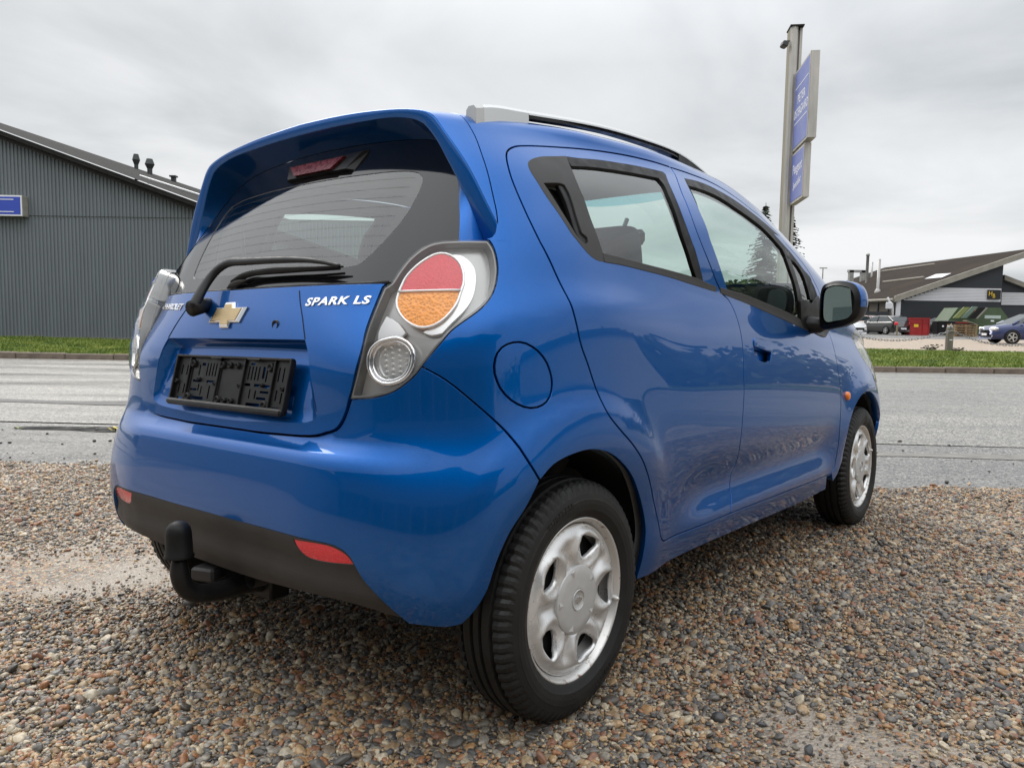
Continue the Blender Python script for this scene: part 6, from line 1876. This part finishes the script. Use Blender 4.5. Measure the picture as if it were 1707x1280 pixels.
# sign with two yellow letters
s0_, s1_ = at(1648, 483, YB), at(1668.5, 499, YB)
bs_ = thing("company_sign", "small black sign with yellow letters on the white band", "sign", ((s0_.x + s1_.x) / 2, YB, (s0_.z + s1_.z) / 2))
mb = MB(); mb.box(((s0_.x + s1_.x) / 2, YB + .12, (s0_.z + s1_.z) / 2), (s1_.x - s0_.x, .1, s0_.z - s1_.z)); loc(mb.build("sign_panel", mat("sign_black", (.012, .012, .012), rough=.4)), bs_)
M['yellow'] = mat("sign_yellow", (.75, .50, .03), rough=.5)
def btxt(txt, size, x, z, sx=1.0):
    tm = text_mesh(txt, size, .01, 0); tm.materials.append(M['yellow'])
    for v in tm.vertices: v.co.x *= sx
    ob = bpy.data.objects.new("sign_lettering", tm); COL.objects.link(ob)
    ob.matrix_world = Matrix.Translation((x, YB + .055, z)) @ Matrix.Rotation(math.pi / 2, 4, 'X'); loc(ob, bs_)
cxs, czs = (s0_.x + s1_.x) / 2, (s0_.z + s1_.z) / 2
btxt("H", .62, cxs - .36, czs + .06, .85); btxt("B", .55, cxs - .04, czs - .14, .85)
# steel flues on the roof
M['flue'] = vary(mat("galvanised_flue", (.36, .355, .34), rough=.4, metal=.5), 2, .15)
def flue(px, ptop, pbot, wpx, Y, cap=0):
    a_, b_ = at(px, pbot, Y), at(px, ptop, Y); w = wpx * Y / 1286 / 2
    mb = MB(); mb.lathe([(a_.z - 1.2, w), (b_.z, w)] + ([(b_.z + .05, w * 1.35), (b_.z + .3, w * 1.2), (b_.z + .35, .001)] if cap else [(b_.z, .001)]), 12, 'z', (a_.x, Y, 0))
    if px == 1463: mb.lathe([(a_.z - .6, w * 2.3), (a_.z + .1, w * 2.1), (a_.z + .35, w)], 12, 'z', (a_.x, Y, 0))
    wb_(mb.build("flue_pipe", M['flue'], smooth=True))
flue(1445, 427, 460, 4.6, 92, 1); flue(1453.3, 437, 453, 3.0, 96); flue(1463, 432, 487, 4.8, 80)
mb = MB(); v0 = at(1428, 462, 95)
for dxx in (-.9, .9): mb.box((v0.x + dxx * .8, 95, v0.z), (.5, .5, 1.6))
mb.box((v0.x, 95, v0.z + .7), (2.2, .5, .3)); wb_(mb.build("roof_vent_frame", M['flue']))
# rooflight and pale seams on the roof
def onroof(px, py):
    n = (Bb - Aa).cross(Cc - Aa); d = at(px, py, 1.0) - Vector((0, 0, 1)); t = (Aa - Vector((0, 0, 1))).dot(n) / d.dot(n)
    return Vector((0, 0, 1)) + d * t + Vector((0, 0, .06))
mb = MB(); mb.add([onroof(1541, 466), onroof(1560, 458), onroof(1586, 456.5), onroof(1570, 463.5)], [(0, 1, 2, 3)]); wb_(mb.build("rooflight", mat("white_rooflight", (.80, .81, .82), rough=.3)))
for (a_, b_) in (((1472, 471), (1540, 463)), ((1470, 453), (1558, 441))):
    mb = MB(); mb.tube([onroof(*a_), onroof(*b_)], .10, 6); wb_(mb.build("roof_seam", M['verge_trim']))
# lower neighbouring building
NBD = thing("neighbouring_building", "low dark building with sloping roof at the right edge of the photo", "building", (50, 75, 0))
q0, q1 = at(1674, 461, 74), at(1745, 489, 74)
def nb_(o): return loc(o, NBD)
mb = MB(); mb.prism([(q0.x, -.1), (q1.x, -.1), (q1.x, q1.z - .2), (q0.x, q0.z - .2)], 'y', 74.3, 84); nb_(mb.build("wall", M['darkwall']))
mb = MB(); mb.prism([(q0.x, q0.z - .3), (q1.x + .5, q1.z - .45), (q1.x + .5, q1.z - .0), (q0.x, q0.z + .15)], 'y', 73.9, 85); nb_(mb.build("roof", M['verge_trim']))
w0, w1 = at(1671, 487, 74), at(1671, 508, 74)
for k in range(8):
    z0 = w1.z + (w0.z - w1.z) * k / 8
    mb = MB(); mb.box(((w0.x + q1.x) / 2 + .1, 74.25, z0 + .06), (q1.x - w0.x, .09, (w0.z - w1.z) / 8 - .02)); nb_(mb.build("siding_board", M['whiteboard']))

# thin mast
ms = at(1372, 447, 95)
mb = MB(); mb.tube([(ms.x, 95, 0), (ms.x, 95, ms.z)], [.12, .07], 8); mb.box((ms.x + .05, 95, ms.z), (.9, .15, .12))
tag(mb.build("lamp_mast", M['flue'], smooth=False), "thin grey lamp mast standing alone behind the brown roof", "lamp post")

# ------------------------------------------------------------------ gravel yard behind the verge
grid_sheet("gravel_yard", np.linspace(-2, 70, 13), np.array([25.3, 32, 40, 46]), .05, M['yard'])
grid_sheet("parking_area", np.linspace(-2, 75, 13), np.array([45.9, 60, 75, 90]), .04, M['apron'])
def post(px, lab):
    p = at(px, 590, 25.3); h = .80
    t = thing("bollard", lab, "bollard", (p.x, 25.3, .06), group="timber bollards along the verge")
    o = MB(); o.box((0, 0, h / 2 - .1), (.185, .185, h + .2), bevel=.02, taper=(.97, .97)); w = o.build("post", vary(mat("weathered_timber", (.16, .145, .115), rough=.85), 3, .3, .05, stretch=(4, 4, .4)), t)
    o = MB(); o.lathe([(h - .012, .094), (h + .035, .094), (h + .060, .085), (h + .066, .001)], 16, 'z', (0, 0, 0)); o.build("post_cap", M['flue'], t, smooth=True)
    o = MB(); o.tube([(.0, -.09, h - .02), (-.06, -.12, h + .06), (-.02, -.10, h + .13)], .013, 6); o.build("chain_hook", M['flue'], t)
    o = MB(); o.box((0, -.096, .40), (.09, .008, .03)); o.build("reflector", M['sign_white'], t)
    return p
pA = post(1581, "grey timber bollard with metal cap holding the chains by the verge")
pB = post(1386, "grey timber bollard on the verge hidden behind the parked hatchback")
pC = post(1780, "grey timber bollard on the verge just beyond the right edge of the photo")
lk = MB()
lk.tube([(.068 * math.cos(a) if True else 0, .030 * math.sin(a), 0) for a in np.linspace(0, 2 * math.pi, 17)[:-1]], .0105, 6, closed=True)
lme = mesh_from("chain_link", lk.V, lk.F); lme.materials.append(mat("galvanised_chain", (.30, .30, .31), rough=.45, metal=.6))
def chain(a_, b_, sag, lab):
    t = thing("chain", lab, "chain", (a_.x, a_.y, .7), group="chains between the bollards")
    L_ = (b_ - a_).length; n = int(L_ / .098)
    f = lambda u: a_.lerp(b_, u) + Vector((0, -.10, .70 - sag * 4 * u * (1 - u)))
    for k in range(n):
        p = f((k + .5) / n); tg = (f((k + 1) / n) - f(k / n)).normalized()
        o = bpy.data.objects.new("chain_link", lme); COL.objects.link(o)
        y_ = Vector((0, 0, 1)) if k % 2 else Vector((0, 1, 0))
        y_ = (y_ - tg * y_.dot(tg)).normalized(); z_ = tg.cross(y_)
        o.matrix_world = Matrix(((tg.x, y_.x, z_.x, p.x), (tg.y, y_.y, z_.y, p.y), (tg.z, y_.z, z_.z, p.z), (0, 0, 0, 1)))
        loc(o, t)
f0 = lambda p: Vector((p.x, 25.3, .06))
chain(f0(pB), f0(pA), .34, "sagging metal chain left of the timber bollard, towards the hatchback")
chain(f0(pA), f0(pC), .44, "sagging metal chain right of the timber bollard, below the blue car")
# weeds beside the verge
M['weed'] = vary(mat("brown_weed", (.05, .045, .025), rough=.8), 8, .3)
for px, py, s_, lab in ((1551, 587, .5, "dark dried weed on the verge left of the timber bollard"), (1596, 583, .3, "small dried weed just right of the timber bollard")):
    p = at(px, py, 25.0); mb = MB()
    for k in range(int(26 * s_ + 8)):
        a = rng.random() * 6.28; l = s_ * rng.uniform(.3, .9); b0 = Vector((p.x + rng.normal(0, .1 * s_), 25.0 + rng.normal(0, .08), .1))
        tip = b0 + Vector((math.cos(a) * l * .6, math.sin(a) * l * .3, l * rng.uniform(.2, .8)))
        mb.tube([b0, b0.lerp(tip, .6) + Vector((0, 0, .03)), tip], [.008, .006, .004], 4)
        mb.box(tip, (.06, .04, .03), rot=rng.random() * 6)
    tag(mb.build("weed", M['weed']), lab, "weed")

# ------------------------------------------------------------------ parked cars in the yard
M['car_glass'] = mat("dark_car_glass", (.03, .04, .045), rough=.04, spec=.8)
def bg_car(label, cat, loc_, rz, colr, L=4.4, W_=1.78, Hh=1.45, style='estate', front_white=False):
    t = thing("parked_car", label, cat, loc_, rz, group="cars parked across the road")
    pm = mat("car_paint", colr, rough=.3, metal=.3, coat=1.0)
    # x across, +y forward; side profile stations: y, belt height, roof height (0 = none)
    if style == 'estate':
        st = [(-2.18, .62, 0), (-2.12, .98, 0), (-2.0, 1.02, 1.06), (-1.72, 1.03, 1.40), (-1.2, 1.02, 1.47), (-.2, 1.0, 1.48), (.45, .98, 1.42), (1.05, .97, 1.12), (1.25, .95, .97), (1.9, .84, 0), (2.14, .70, 0), (2.2, .45, 0)]
    elif style == 'suv':
        st = [(-2.18, .7, 0), (-2.12, 1.05, 0), (-2.0, 1.1, 1.2), (-1.75, 1.1, 1.58), (-1.2, 1.1, 1.66), (-.2, 1.08, 1.66), (.4, 1.06, 1.6), (1.0, 1.05, 1.25), (1.2, 1.05, 1.08), (1.9, .98, 0), (2.14, .85, 0), (2.2, .5, 0)]
    else:
        st = [(-2.14, .62, 0), (-2.08, .92, 0), (-1.85, .98, 1.0), (-1.35, .99, 1.30), (-.8, .98, 1.44), (-.1, .96, 1.46), (.4, .94, 1.38), (1.0, .93, 1.10), (1.3, .90, .93), (1.9, .80, 0), (2.12, .68, 0), (2.18, .42, 0)]
    k_ = L / 4.4; hz = Hh / max(max(s[2] for s in st), 1)
    body = MB(); cab = MB()
    hw = W_ / 2
    rows = []
    for y, b, r in st:
        e_ = 1 - max(0, abs(y) - 1.5) ** 2 * .42
        zb = b * hz
        rows.append([(-hw * .93 * e_, y * k_, .22), (-hw * .985 * e_, y * k_, .40), (-hw * e_, y * k_, zb * .62), (-hw * .97 * e_, y * k_, zb * .88), (-hw * .90 * e_, y * k_, zb), (0, y * k_, zb + .03), (hw * .90 * e_, y * k_, zb), (hw * .97 * e_, y * k_, zb * .88), (hw * e_, y * k_, zb * .62), (hw * .985 * e_, y * k_, .40), (hw * .93 * e_, y * k_, .22)])
    n = 11; V = [p for r in rows for p in r]; F = []
    for i in range(len(rows) - 1):
        F += [(i * n + j, i * n + j + 1, (i + 1) * n + j + 1, (i + 1) * n + j) for j in range(n - 1)] + [(i * n + n - 1, i * n, (i + 1) * n, (i + 1) * n + n - 1)]
    F += [tuple(range(n)), tuple((len(rows) - 1) * n + j for j in range(n - 1, -1, -1))]
    me = mesh_from("body", V, F, smooth=True)
    link("body", me, pm, t)
    cst = [(y, b * hz, r * hz) for y, b, r in st if r > 0]
    V = []; F = []
    for y, b, r in cst:
        tw = (r - b) / .45 * .20
        V += [(-hw * .89, y * k_, b - .02), (-hw * (.89 - tw), y * k_, max(r - .06, b)), (-hw * (.80 - tw), y * k_, r), (hw * (.80 - tw), y * k_, r), (hw * (.89 - tw), y * k_, max(r - .06, b)), (hw * .89, y * k_, b - .02)]
    F = []
    for i in range(len(cst) - 1): F += [(i * 6 + j, i * 6 + j + 1, (i + 1) * 6 + j + 1, (i + 1) * 6 + j) for j in range(5)]
    F += [tuple(range(6)), tuple((len(cst) - 1) * 6 + j for j in range(5, -1, -1))]
    link("cabin", mesh_from("cabin", V, F, smooth=False), M['car_glass'], t)
    # painted roof and pillars a little proud of the glass
    rp = MB()
    ys = [c for c in cst if c[2] > max(x[2] for x in cst) - .25]
    V = []; F = []
    for y, b, r in ys:
        tw = (r - b) / .45 * .20
        V += [(-hw * (.895 - tw), y * k_, r - .055), (-hw * (.80 - tw), y * k_, r + .012), (hw * (.80 - tw), y * k_, r + .012), (hw * (.895 - tw), y * k_, r - .055)]
    for i in range(len(ys) - 1): F += [(i * 4 + j, i * 4 + j + 1, (i + 1) * 4 + j + 1, (i + 1) * 4 + j) for j in range(3)]
    link("roof", mesh_from("roof", V, F, smooth=True), pm, t)
    for sx in (-1, 1):
        for (i0, i1, w) in ((0, 2, .06), (3, 3, .05), (5 if len(cst) > 6 else 4, len(cst) - 1, .05)):
            def sp_(c, u):
                y, b, r = c; tw = (r - b) / .45 * .20
                return Vector((sx * hw * ((.895) * (1 - u) + (.89 - tw) * u + .006), y * k_, b * (1 - u) + (r - .05) * u))
            o = MB()
            if i0 == i1: o.tube([sp_(cst[i0], 0), sp_(cst[i0], 1)], w * .7, 6)
            else: o.tube([sp_(cst[i0 if i0 == 0 else i1], 0), sp_(cst[i1 if i0 == 0 else i0], 1)], w, 6)
            o.build("pillar", pm, t)
    # wheels
    wm = MB(); wm.lathe([(-.10, .001), (-.10, .30), (-.07, .325), (.07, .325), (.10, .30), (.10, .24), (.085, .22)], 28); tme = mesh_from("tyre", wm.V, wm.F)
    tme.materials.append(M['tyre'])
    wm = MB(); wm.lathe([(.06, .225), (.085, .222), (.09, .205), (.075, .195), (.06, .001)], 24)
    for k in range(5):
        a = 2 * math.pi * k / 5; wm.box((.078, .11 * math.cos(a), .11 * math.sin(a)), (.03, .05, .20), rot=Matrix.Rotation(a - math.pi / 2, 3, 'X'))
    wme = mesh_from("wheel_rim", wm.V, wm.F, smooth=False); wme.materials.append(M['silver'])
    am = MB(); am.lathe([(0, .001), (0, .36)], 24); ame = mesh_from("wheel_arch", am.V, am.F); ame.materials.append(M['dark_void'])
    for sx in (-1, 1):
        for y in (-1.3 * k_, 1.32 * k_):
            o = bpy.data.objects.new("wheel_arch", ame); COL.objects.link(o); o.parent = t; o.location = (sx * (hw + .003), y, .34)
            o = bpy.data.objects.new("tyre", tme); COL.objects.link(o); o.parent = t; o.location = (sx * (hw - .075), y, .325); o.rotation_euler = (0, 0, 0 if sx > 0 else math.pi)
            o2 = bpy.data.objects.new("wheel_rim", wme); COL.objects.link(o2); o2.parent = o
    for sx in (-1, 1):
        o = MB(); o.box((sx * hw * .70, -2.09 * k_, .86 * hz), (.30, .16, .26), bevel=.05); o.build("tail_light", M['red_lens'], t)
        o = MB(); o.box((sx * hw * .72, 2.02 * k_, .68 * hz), (.38, .30, .16), bevel=.05, rot=Matrix.Rotation(-.45 * sx, 3, 'Z')); o.build("headlight", M['reflector'], t)
        o = MB(); o.box((sx * (hw + .07), .85 * k_, 1.0 * hz), (.20, .12, .14), bevel=.04); o.build("door_mirror", pm, t)
    o = MB(); o.box((0, 2.185 * k_, .55 * hz), (W_ * .5, .04, .18), bevel=.015); o.build("grille", M['gloss_black'], t)
    o = MB(); o.box((0, 2.205 * k_, .42 * hz), (.5, .02, .11)); o.build("number_plate", M['sign_white'], t)
    o = MB(); o.box((0, -2.185 * k_, .48 * hz), (.5, .02, .11)); o.build("number_plate", M['sign_white'], t)
    return t
def gp_(px, py, Y): 
    p = at(px, py, Y); return (p.x, Y, .045)
bg_car("blue car parked on the pale gravel at the right edge, nose to the left", "car", gp_(1720, 572, 38.0), rad(90 - 8), (.010, .024, .11), 4.4, 1.82, 1.54, 'hatch')
bg_car("black estate car with red tail light parked by the red skip", "car", gp_(1472, 557, 62.0), rad(14), (.018, .016, .016), 4.5, 1.80, 1.47, 'estate')
bg_car("white car half hidden behind the hatchback's door mirror", "car", gp_(1384, 560, 50.0), rad(212), (.72, .73, .74), 4.2, 1.80, 1.55, 'suv')
bg_car("dark red car between the white car and the black estate", "car", gp_(1438, 554, 67.0), rad(20), (.10, .035, .03), 4.4, 1.80, 1.50, 'estate')
bg_car("black car parked behind the red skip and rubbish bins", "car", gp_(1563, 551, 69.5), rad(72), (.014, .014, .016), 4.6, 1.82, 1.45, 'estate')

# ------------------------------------------------------------------ skips, pallets, bins
M['red_skip'] = vary(mat("red_skip_paint", (.32, .018, .02), rough=.45), 1.5, .2, .1)
M['green_skip'] = vary(mat("green_skip_paint", (.06, .095, .045), rough=.55), 1.2, .25, .1)
M['pale_green'] = vary(mat("faded_green_lid", (.20, .235, .075), rough=.5), 1.2, .15)
M['grey_green'] = vary(mat("grey_green_lid", (.13, .19, .15), rough=.5), 1.2, .15)
p0, p1 = at(1516, 557, 60), at(1549, 530, 60)
t = thing("red_skip", "open red metal skip with yellow mark beside the black estate", "skip", ((p0.x + p1.x) / 2, 60.6, .045))
w_ = p1.x - p0.x; h_ = p1.z - .05
o = MB()
for c, d in (((0, -.6, h_ / 2), (w_, .05, h_)), ((0, .6, h_ / 2), (w_, .05, h_)), ((-w_ / 2, 0, h_ / 2), (.05, 1.2, h_)), ((w_ / 2, 0, h_ / 2), (.05, 1.2, h_)), ((0, 0, .06), (w_, 1.2, .05))): o.box(c, d)
o.build("tub", M['red_skip'], t)
o = MB()
for x_ in (-.5, .18, .5): o.box((x_ * w_, -.645, h_ / 2), (.06, .05, h_ - .1))
o.box((0, -.65, h_ - .05), (w_ + .1, .07, .10)); o.box((0, -.65, h_ * .72), (w_ * .98, .04, .06)); o.build("ribs", M['red_skip'], t)
o = MB(); o.box((-.18 * w_, -.63, h_ * .55), (.34, .02, .22)); o.build("yellow_mark", M['yellow'], t)
for x_ in (-.4, .4):
    o = MB(); o.lathe([(-.05, .001), (-.05, .09), (.05, .09), (.05, .001)], 14, 'x', (x_ * w_, -.4, .09)); o.build("castor", M['tyre'], t)
# green enclosed skip with hinged lids standing open
t = thing("green_skip", "large green skip with sloping sides and two raised lids", "skip", (at(1640, 548, 66).x, 66.5, .045))
g = lambda px, py, Y=66: (at(px, py, Y) - Vector((at(1640, 548, 66).x, 66.5, .045)))
prof_ = [(g(1582, 560).x, 0), (g(1690, 560).x, 0), (g(1690, 545).x, g(1690, 543).z), (g(1668, 513).x, g(1668, 513).z), (g(1597, 513).x, g(1597, 513).z), (g(1580, 535).x, g(1580, 535).z)]
o = MB(); o.prism(prof_, 'y', -.5, 1.6); o.build("container", M['green_skip'], t)
def lid(px0, py0, px1, py1, wpx, m, nm):
    a_, b_ = g(px0, py0), g(px1, py1); o = MB(); dw = Vector((wpx * 66 / 1286, 0, 0)); f = Vector((0, -.62, 0)); bk = Vector((0, -.54, 0))
    o.add([a_ + f, a_ + dw + f, b_ + dw + f, b_ + f, a_ + bk, a_ + dw + bk, b_ + dw + bk, b_ + bk], [(0, 1, 2, 3), (7, 6, 5, 4), (0, 4, 5, 1), (1, 5, 6, 2), (2, 6, 7, 3), (3, 7, 4, 0)])
    o.build(nm, m, t)
lid(1582, 530, 1600, 512, 10, M['pale_green'], "lid"); lid(1595, 530, 1614, 511, 9, M['grey_green'], "lid")
lid(1607, 531, 1624, 513, 12, M['dark_void'], "opening"); lid(1619, 531, 1636, 513, 3.5, M['verge_trim'], "frame_bar")
o = MB(); pr = g(1625, 521); o.box((pr.x, -.66, pr.z), (.32, .06, .45), rot=Matrix.Rotation(.4, 3, 'Y'), bevel=.02); o.build("pink_rubbish", mat("pink_plastic", (.42, .10, .09), rough=.5), t)
o = MB(); a_, b_ = g(1641, 531), g(1668, 526); o.box(((a_.x + b_.x) / 2, -.52, (a_.z + b_.z) / 2), (b_.x - a_.x, .03, .27)); o.build("label_plate", mat("pale_label", (.42, .50, .46), rough=.5), t)
o = MB(); a_ = g(1654, 535); o.box((a_.x, -.52, a_.z), (.28, .03, .13)); o.build("label_plate", M['sign_white'], t)
# pallets
M['pallet'] = vary(mat("pallet_wood", (.30, .20, .11), rough=.85), 2, .3, .05)
p0, p1 = at(1592, 562, 56), at(1631, 541, 56)
t = thing("pallet_stack", "stack of wooden pallets in front of the green skip", "pallets", ((p0.x + p1.x) / 2, 56.6, .045))
w_ = p1.x - p0.x; h_ = p1.z - .05; nl = 5
for k in range(nl):
    z_ = h_ * k / nl; hh = h_ / nl
    o = MB()
    for j in range(3): o.box((0, -.45 + .45 * j, z_ + hh * .14), (w_, .12, hh * .18)); 
    for j in range(5): o.box((0, -.48 + .24 * j, z_ + hh * .86), (w_, .12, hh * .16))
    for x_ in (-.46, 0, .46):
        for j in range(3): o.box((x_ * w_, -.45 + .45 * j, z_ + hh * .5), (.14, .12, hh * .5))
    o.build("pallet", M['pallet'], t)
o = MB(); o.box((.5 * w_ - .35, -.2, h_ + .12), (.9, .5, .04), rot=Matrix.Rotation(.35, 3, 'Y')); o.build("loose_board", M['verge_trim'], t)
# dark bins and bags
p0 = at(1572, 557, 61)
t = thing("rubbish_bin", "black two wheeled bin with bags between the red and green skips", "bin", (p0.x, 61, .045))
o = MB(); o.box((0, 0, .55), (1.3, .8, 1.0), bevel=.05, taper=(1.1, 1.1)); o.build("bin_body", M['black'], t)
o = MB(); o.box((0, -.02, 1.09), (1.5, .95, .10), bevel=.04); o.build("bin_lid", M['grey_plastic'], t)
o = MB(); o.box((-.3, -.46, .72), (.14, .02, .12)); o.build("white_label", M['sign_white'], t)
p0 = at(1592, 556, 62.5)
t = thing("waste_container", "dark container with red rim behind the bollard", "container", (p0.x, 62.5, .045))
o = MB(); o.box((0, 0, .5), (1.9, 1.0, .95), bevel=.04); o.build("tub", M['black'], t)
o = MB(); o.box((0, 0, 1.02), (2.0, 1.1, .08)); o.build("rim", M['red_skip'], t)
p0 = at(1486, 557, 58)
mb = MB(); mb.box((p0.x + .15, 57.5, .38), (.10, .10, .72)); tag(mb.build("bollard", vary(mat("small_timber_post", (.20, .16, .10), rough=.8), 3, .2)), "small thin wooden post in front of the black estate", "bollard")

# ------------------------------------------------------------------ trees
def needle_mat(nm, c1, c2):
    m = mat(nm, c1, rough=.8)
    t, b = nodes(m); c = add(t, "ShaderNodeTexCoord"); n = add(t, "ShaderNodeTexNoise"); n.inputs["Scale"].default_value = 1.4; n.inputs["Detail"].default_value = 6
    t.links.new(c.outputs["Object"], n.inputs["Vector"]); r = add(t, "ShaderNodeValToRGB")
    r.color_ramp.elements[0].position = .35; r.color_ramp.elements[0].color = (*c1, 1); r.color_ramp.elements[1].position = .65; r.color_ramp.elements[1].color = (*c2, 1)
    t.links.new(n.outputs[0], r.inputs[0]); t.links.new(r.outputs[0], b.inputs["Base Color"]); return m
M['needle'] = needle_mat("spruce_needles", (.022, .032, .022), (.055, .075, .045))
M['leafy'] = needle_mat("dark_foliage", (.025, .045, .015), (.075, .105, .035))
M['bark'] = vary(mat("bark", (.06, .045, .035), rough=.9), 5, .3)
def spruce(label, x, y, H_, R_, seed):
    rg_ = np.random.default_rng(seed)
    t = thing("spruce_tree", label, "tree", (x, y, 0), group="spruces beyond the road")
    o = MB(); o.tube([(0, 0, 0), (0, 0, H_ * .5), (0, 0, H_)], [H_ * .018, H_ * .011, .02], 8); o.build("trunk", M['bark'], t, smooth=True)
    V = []; F = []
    z = H_ * .06
    while z < H_ * .985:
        f = 1 - z / H_
        nbr = int(7 + 6 * f)
        for k in range(nbr):
            a = rg_.random() * 6.283; L_ = R_ * (f ** .85) * rg_.uniform(.65, 1.15) + .08
            d = np.array([math.cos(a), math.sin(a)]); drop = -.28 * L_ * rg_.uniform(.6, 1.4)
            nseg = max(3, int(L_ / .28))
            for j in range(nseg):
                u = (j + .6) / nseg; px_, py_2 = d * L_ * u; pz = z + drop * u ** 1.3 + .16 * L_ * max(0, u - .75) * 2
                for sgn in (-1, 1):
                    w = L_ * .30 * (1.15 - u) + .10; wv = np.array([-d[1], d[0]]) * sgn
                    tip = np.array([px_ + d[0] * w * .7 + wv[0] * w, py_2 + d[1] * w * .7 + wv[1] * w, pz - .12 * w - rg_.random() * .15])
                    b1 = np.array([px_ - d[0] * .09, py_2 - d[1] * .09, pz + .05]); b2 = np.array([px_ + d[0] * .14, py_2 + d[1] * .14, pz - .12])
                    i = len(V); V += [b1, b2, tip]; F.append((i, i + 1, i + 2))
        z += H_ * (.018 + .012 * f) * rg_.uniform(.8, 1.2)
    link("crown", mesh_from("crown", V, F, smooth=False), M['needle'], t)
tt_ = at(1277, 338, 60); spruce("tall spruce seen through the hatchback's front window left of the pylon", tt_.x, 60, tt_.z, 2.6, 3)
tt_ = at(1320, 352, 70); spruce("tall spruce standing behind the sign pylon", tt_.x, 70, tt_.z, 3.0, 5)
def bushy(label, x, y, H_, R_, seed, nm="leafy_tree", n=2600):
    rg_ = np.random.default_rng(seed)
    t = thing(nm, label, "tree", (x, y, 0), group="low trees beyond the road")
    o = MB(); o.tube([(0, 0, 0), (.1, 0, H_ * .35), (0, .1, H_ * .7)], [H_ * .03, H_ * .022, .04], 8)
    for k in range(5):
        a = k * 1.3; o.tube([(0, 0, H_ * .3), (math.cos(a) * R_ * .5, math.sin(a) * R_ * .5, H_ * .65)], [H_ * .012, .02], 6)
    o.build("trunk", M['bark'], t, smooth=True)
    cl_ = rg_.normal(0, 1, (16, 3)); cl_ /= np.linalg.norm(cl_, axis=1, keepdims=True); cl_ *= rg_.uniform(.35, .8, (16, 1))
    c = cl_[rg_.integers(0, 16, n)] + rg_.normal(0, .17, (n, 3))
    P_ = c * [R_, R_, H_ * .38] + [0, 0, H_ * .62]
    s_ = .13 * R_ * rg_.uniform(.6, 1.2, n)
    u = rg_.normal(size=(n, 3)); u /= np.linalg.norm(u, axis=1, keepdims=True); v = np.cross(u, rg_.normal(size=(n, 3))); v /= np.linalg.norm(v, axis=1, keepdims=True)
    V = np.stack([P_ - u * s_[:, None], P_ + v * s_[:, None] * .6, P_ + u * s_[:, None], P_ - v * s_[:, None] * .6], 1).reshape(-1, 3)
    F = [(4 * i, 4 * i + 1, 4 * i + 2, 4 * i + 3) for i in range(n)]
    link("crown", mesh_from("crown", V, F, smooth=False), M['leafy'], t)
for k, (px, Y, H_, R_, lab) in enumerate(((1222, 50, 3.4, 2.0, "low bushy tree seen through the hatchback's front window, left of the spruce"), (1178, 56, 3.0, 2.2, "low bushy tree seen through the hatchback's side windows, far left"), (1090, 58, 3.6, 2.4, "bushy tree seen through the hatchback's rear door window"))):
    bushy(lab, at(px, 560, Y).x, Y, H_, R_, 20 + k)

# ------------------------------------------------------------------ surroundings mirrored in the paint
def wood(name, pts, H_, seed):
    rg_ = np.random.default_rng(seed); n = len(pts)
    P_ = np.array([(x + rg_.normal(0, 2), y + rg_.normal(0, 2), abs(rg_.normal(.5, .28)) * H_) for x, y in pts])
    u = rg_.normal(size=(n, 3)); u /= np.linalg.norm(u, axis=1, keepdims=True); v = np.cross(u, rg_.normal(size=(n, 3))); v /= np.linalg.norm(v, axis=1, keepdims=True)
    s_ = rg_.uniform(.3, .75, n)[:, None]
    V = np.stack([P_ - u * s_, P_ + v * s_ * .7, P_ + u * s_, P_ - v * s_ * .7], 1).reshape(-1, 3)
    o = link(name, mesh_from(name, V, [(4 * i, 4 * i + 1, 4 * i + 2, 4 * i + 3) for i in range(n)], smooth=False), M['leafy'])
    return struct(o, 'stuff')
wood("woods", [(rng.uniform(48, 60), rng.uniform(-40, 40)) for k in range(11000)], 5.0, 41)
wood("woods", [(rng.uniform(-62, -52), rng.uniform(-40, 22)) for k in range(9000)], 4.5, 42)
def shed(lab, x, y, w, d, h, colr, rz):
    t = thing("workshop_shed", lab, "building", (x, y, 0), rz)
    o = MB(); o.box((0, 0, h / 2), (w, d, h)); o.build("wall", vary(mat("shed_wall", colr, rough=.6), .5, .1), t)
    o = MB(); o.prism([(-w / 2 - .4, h + .004), (w / 2 + .4, h + .004), (0, h + w * .16)], 'y', -d / 2 - .4, d / 2 + .4); o.build("roof", M['fascia'], t)
shed("white walled workshop beside the yard, mirrored in the hatchback's doors", 36, 3, 10, 26, 3.6, (.55, .56, .57), rad(-8))
shed("grey dealership hall beside the yard, mirrored in the tailgate", -34, -2, 10, 24, 4.2, (.34, .36, .38), rad(6))

t = thing("dealership_building", "long dark glazed dealership behind the photographer, mirrored in the rear bumper", "building", (-9, -15, 0), 0)
o = MB(); o.box((0, 0, 3.1), (46, 10, 6.2)); o.build("wall", vary(mat("dealership_wall", (.13, .135, .14), rough=.6), .6, .15), t)
o = MB(); o.box((0, .6, 6.35), (47, 11.4, .3)); o.build("roof", M['fascia'], t)
for k in range(14):
    o = MB(); o.box((-20.8 + 3.2 * k, 5.03, 1.7), (2.7, .08, 2.9)); o.build("window", M['car_glass'], t)
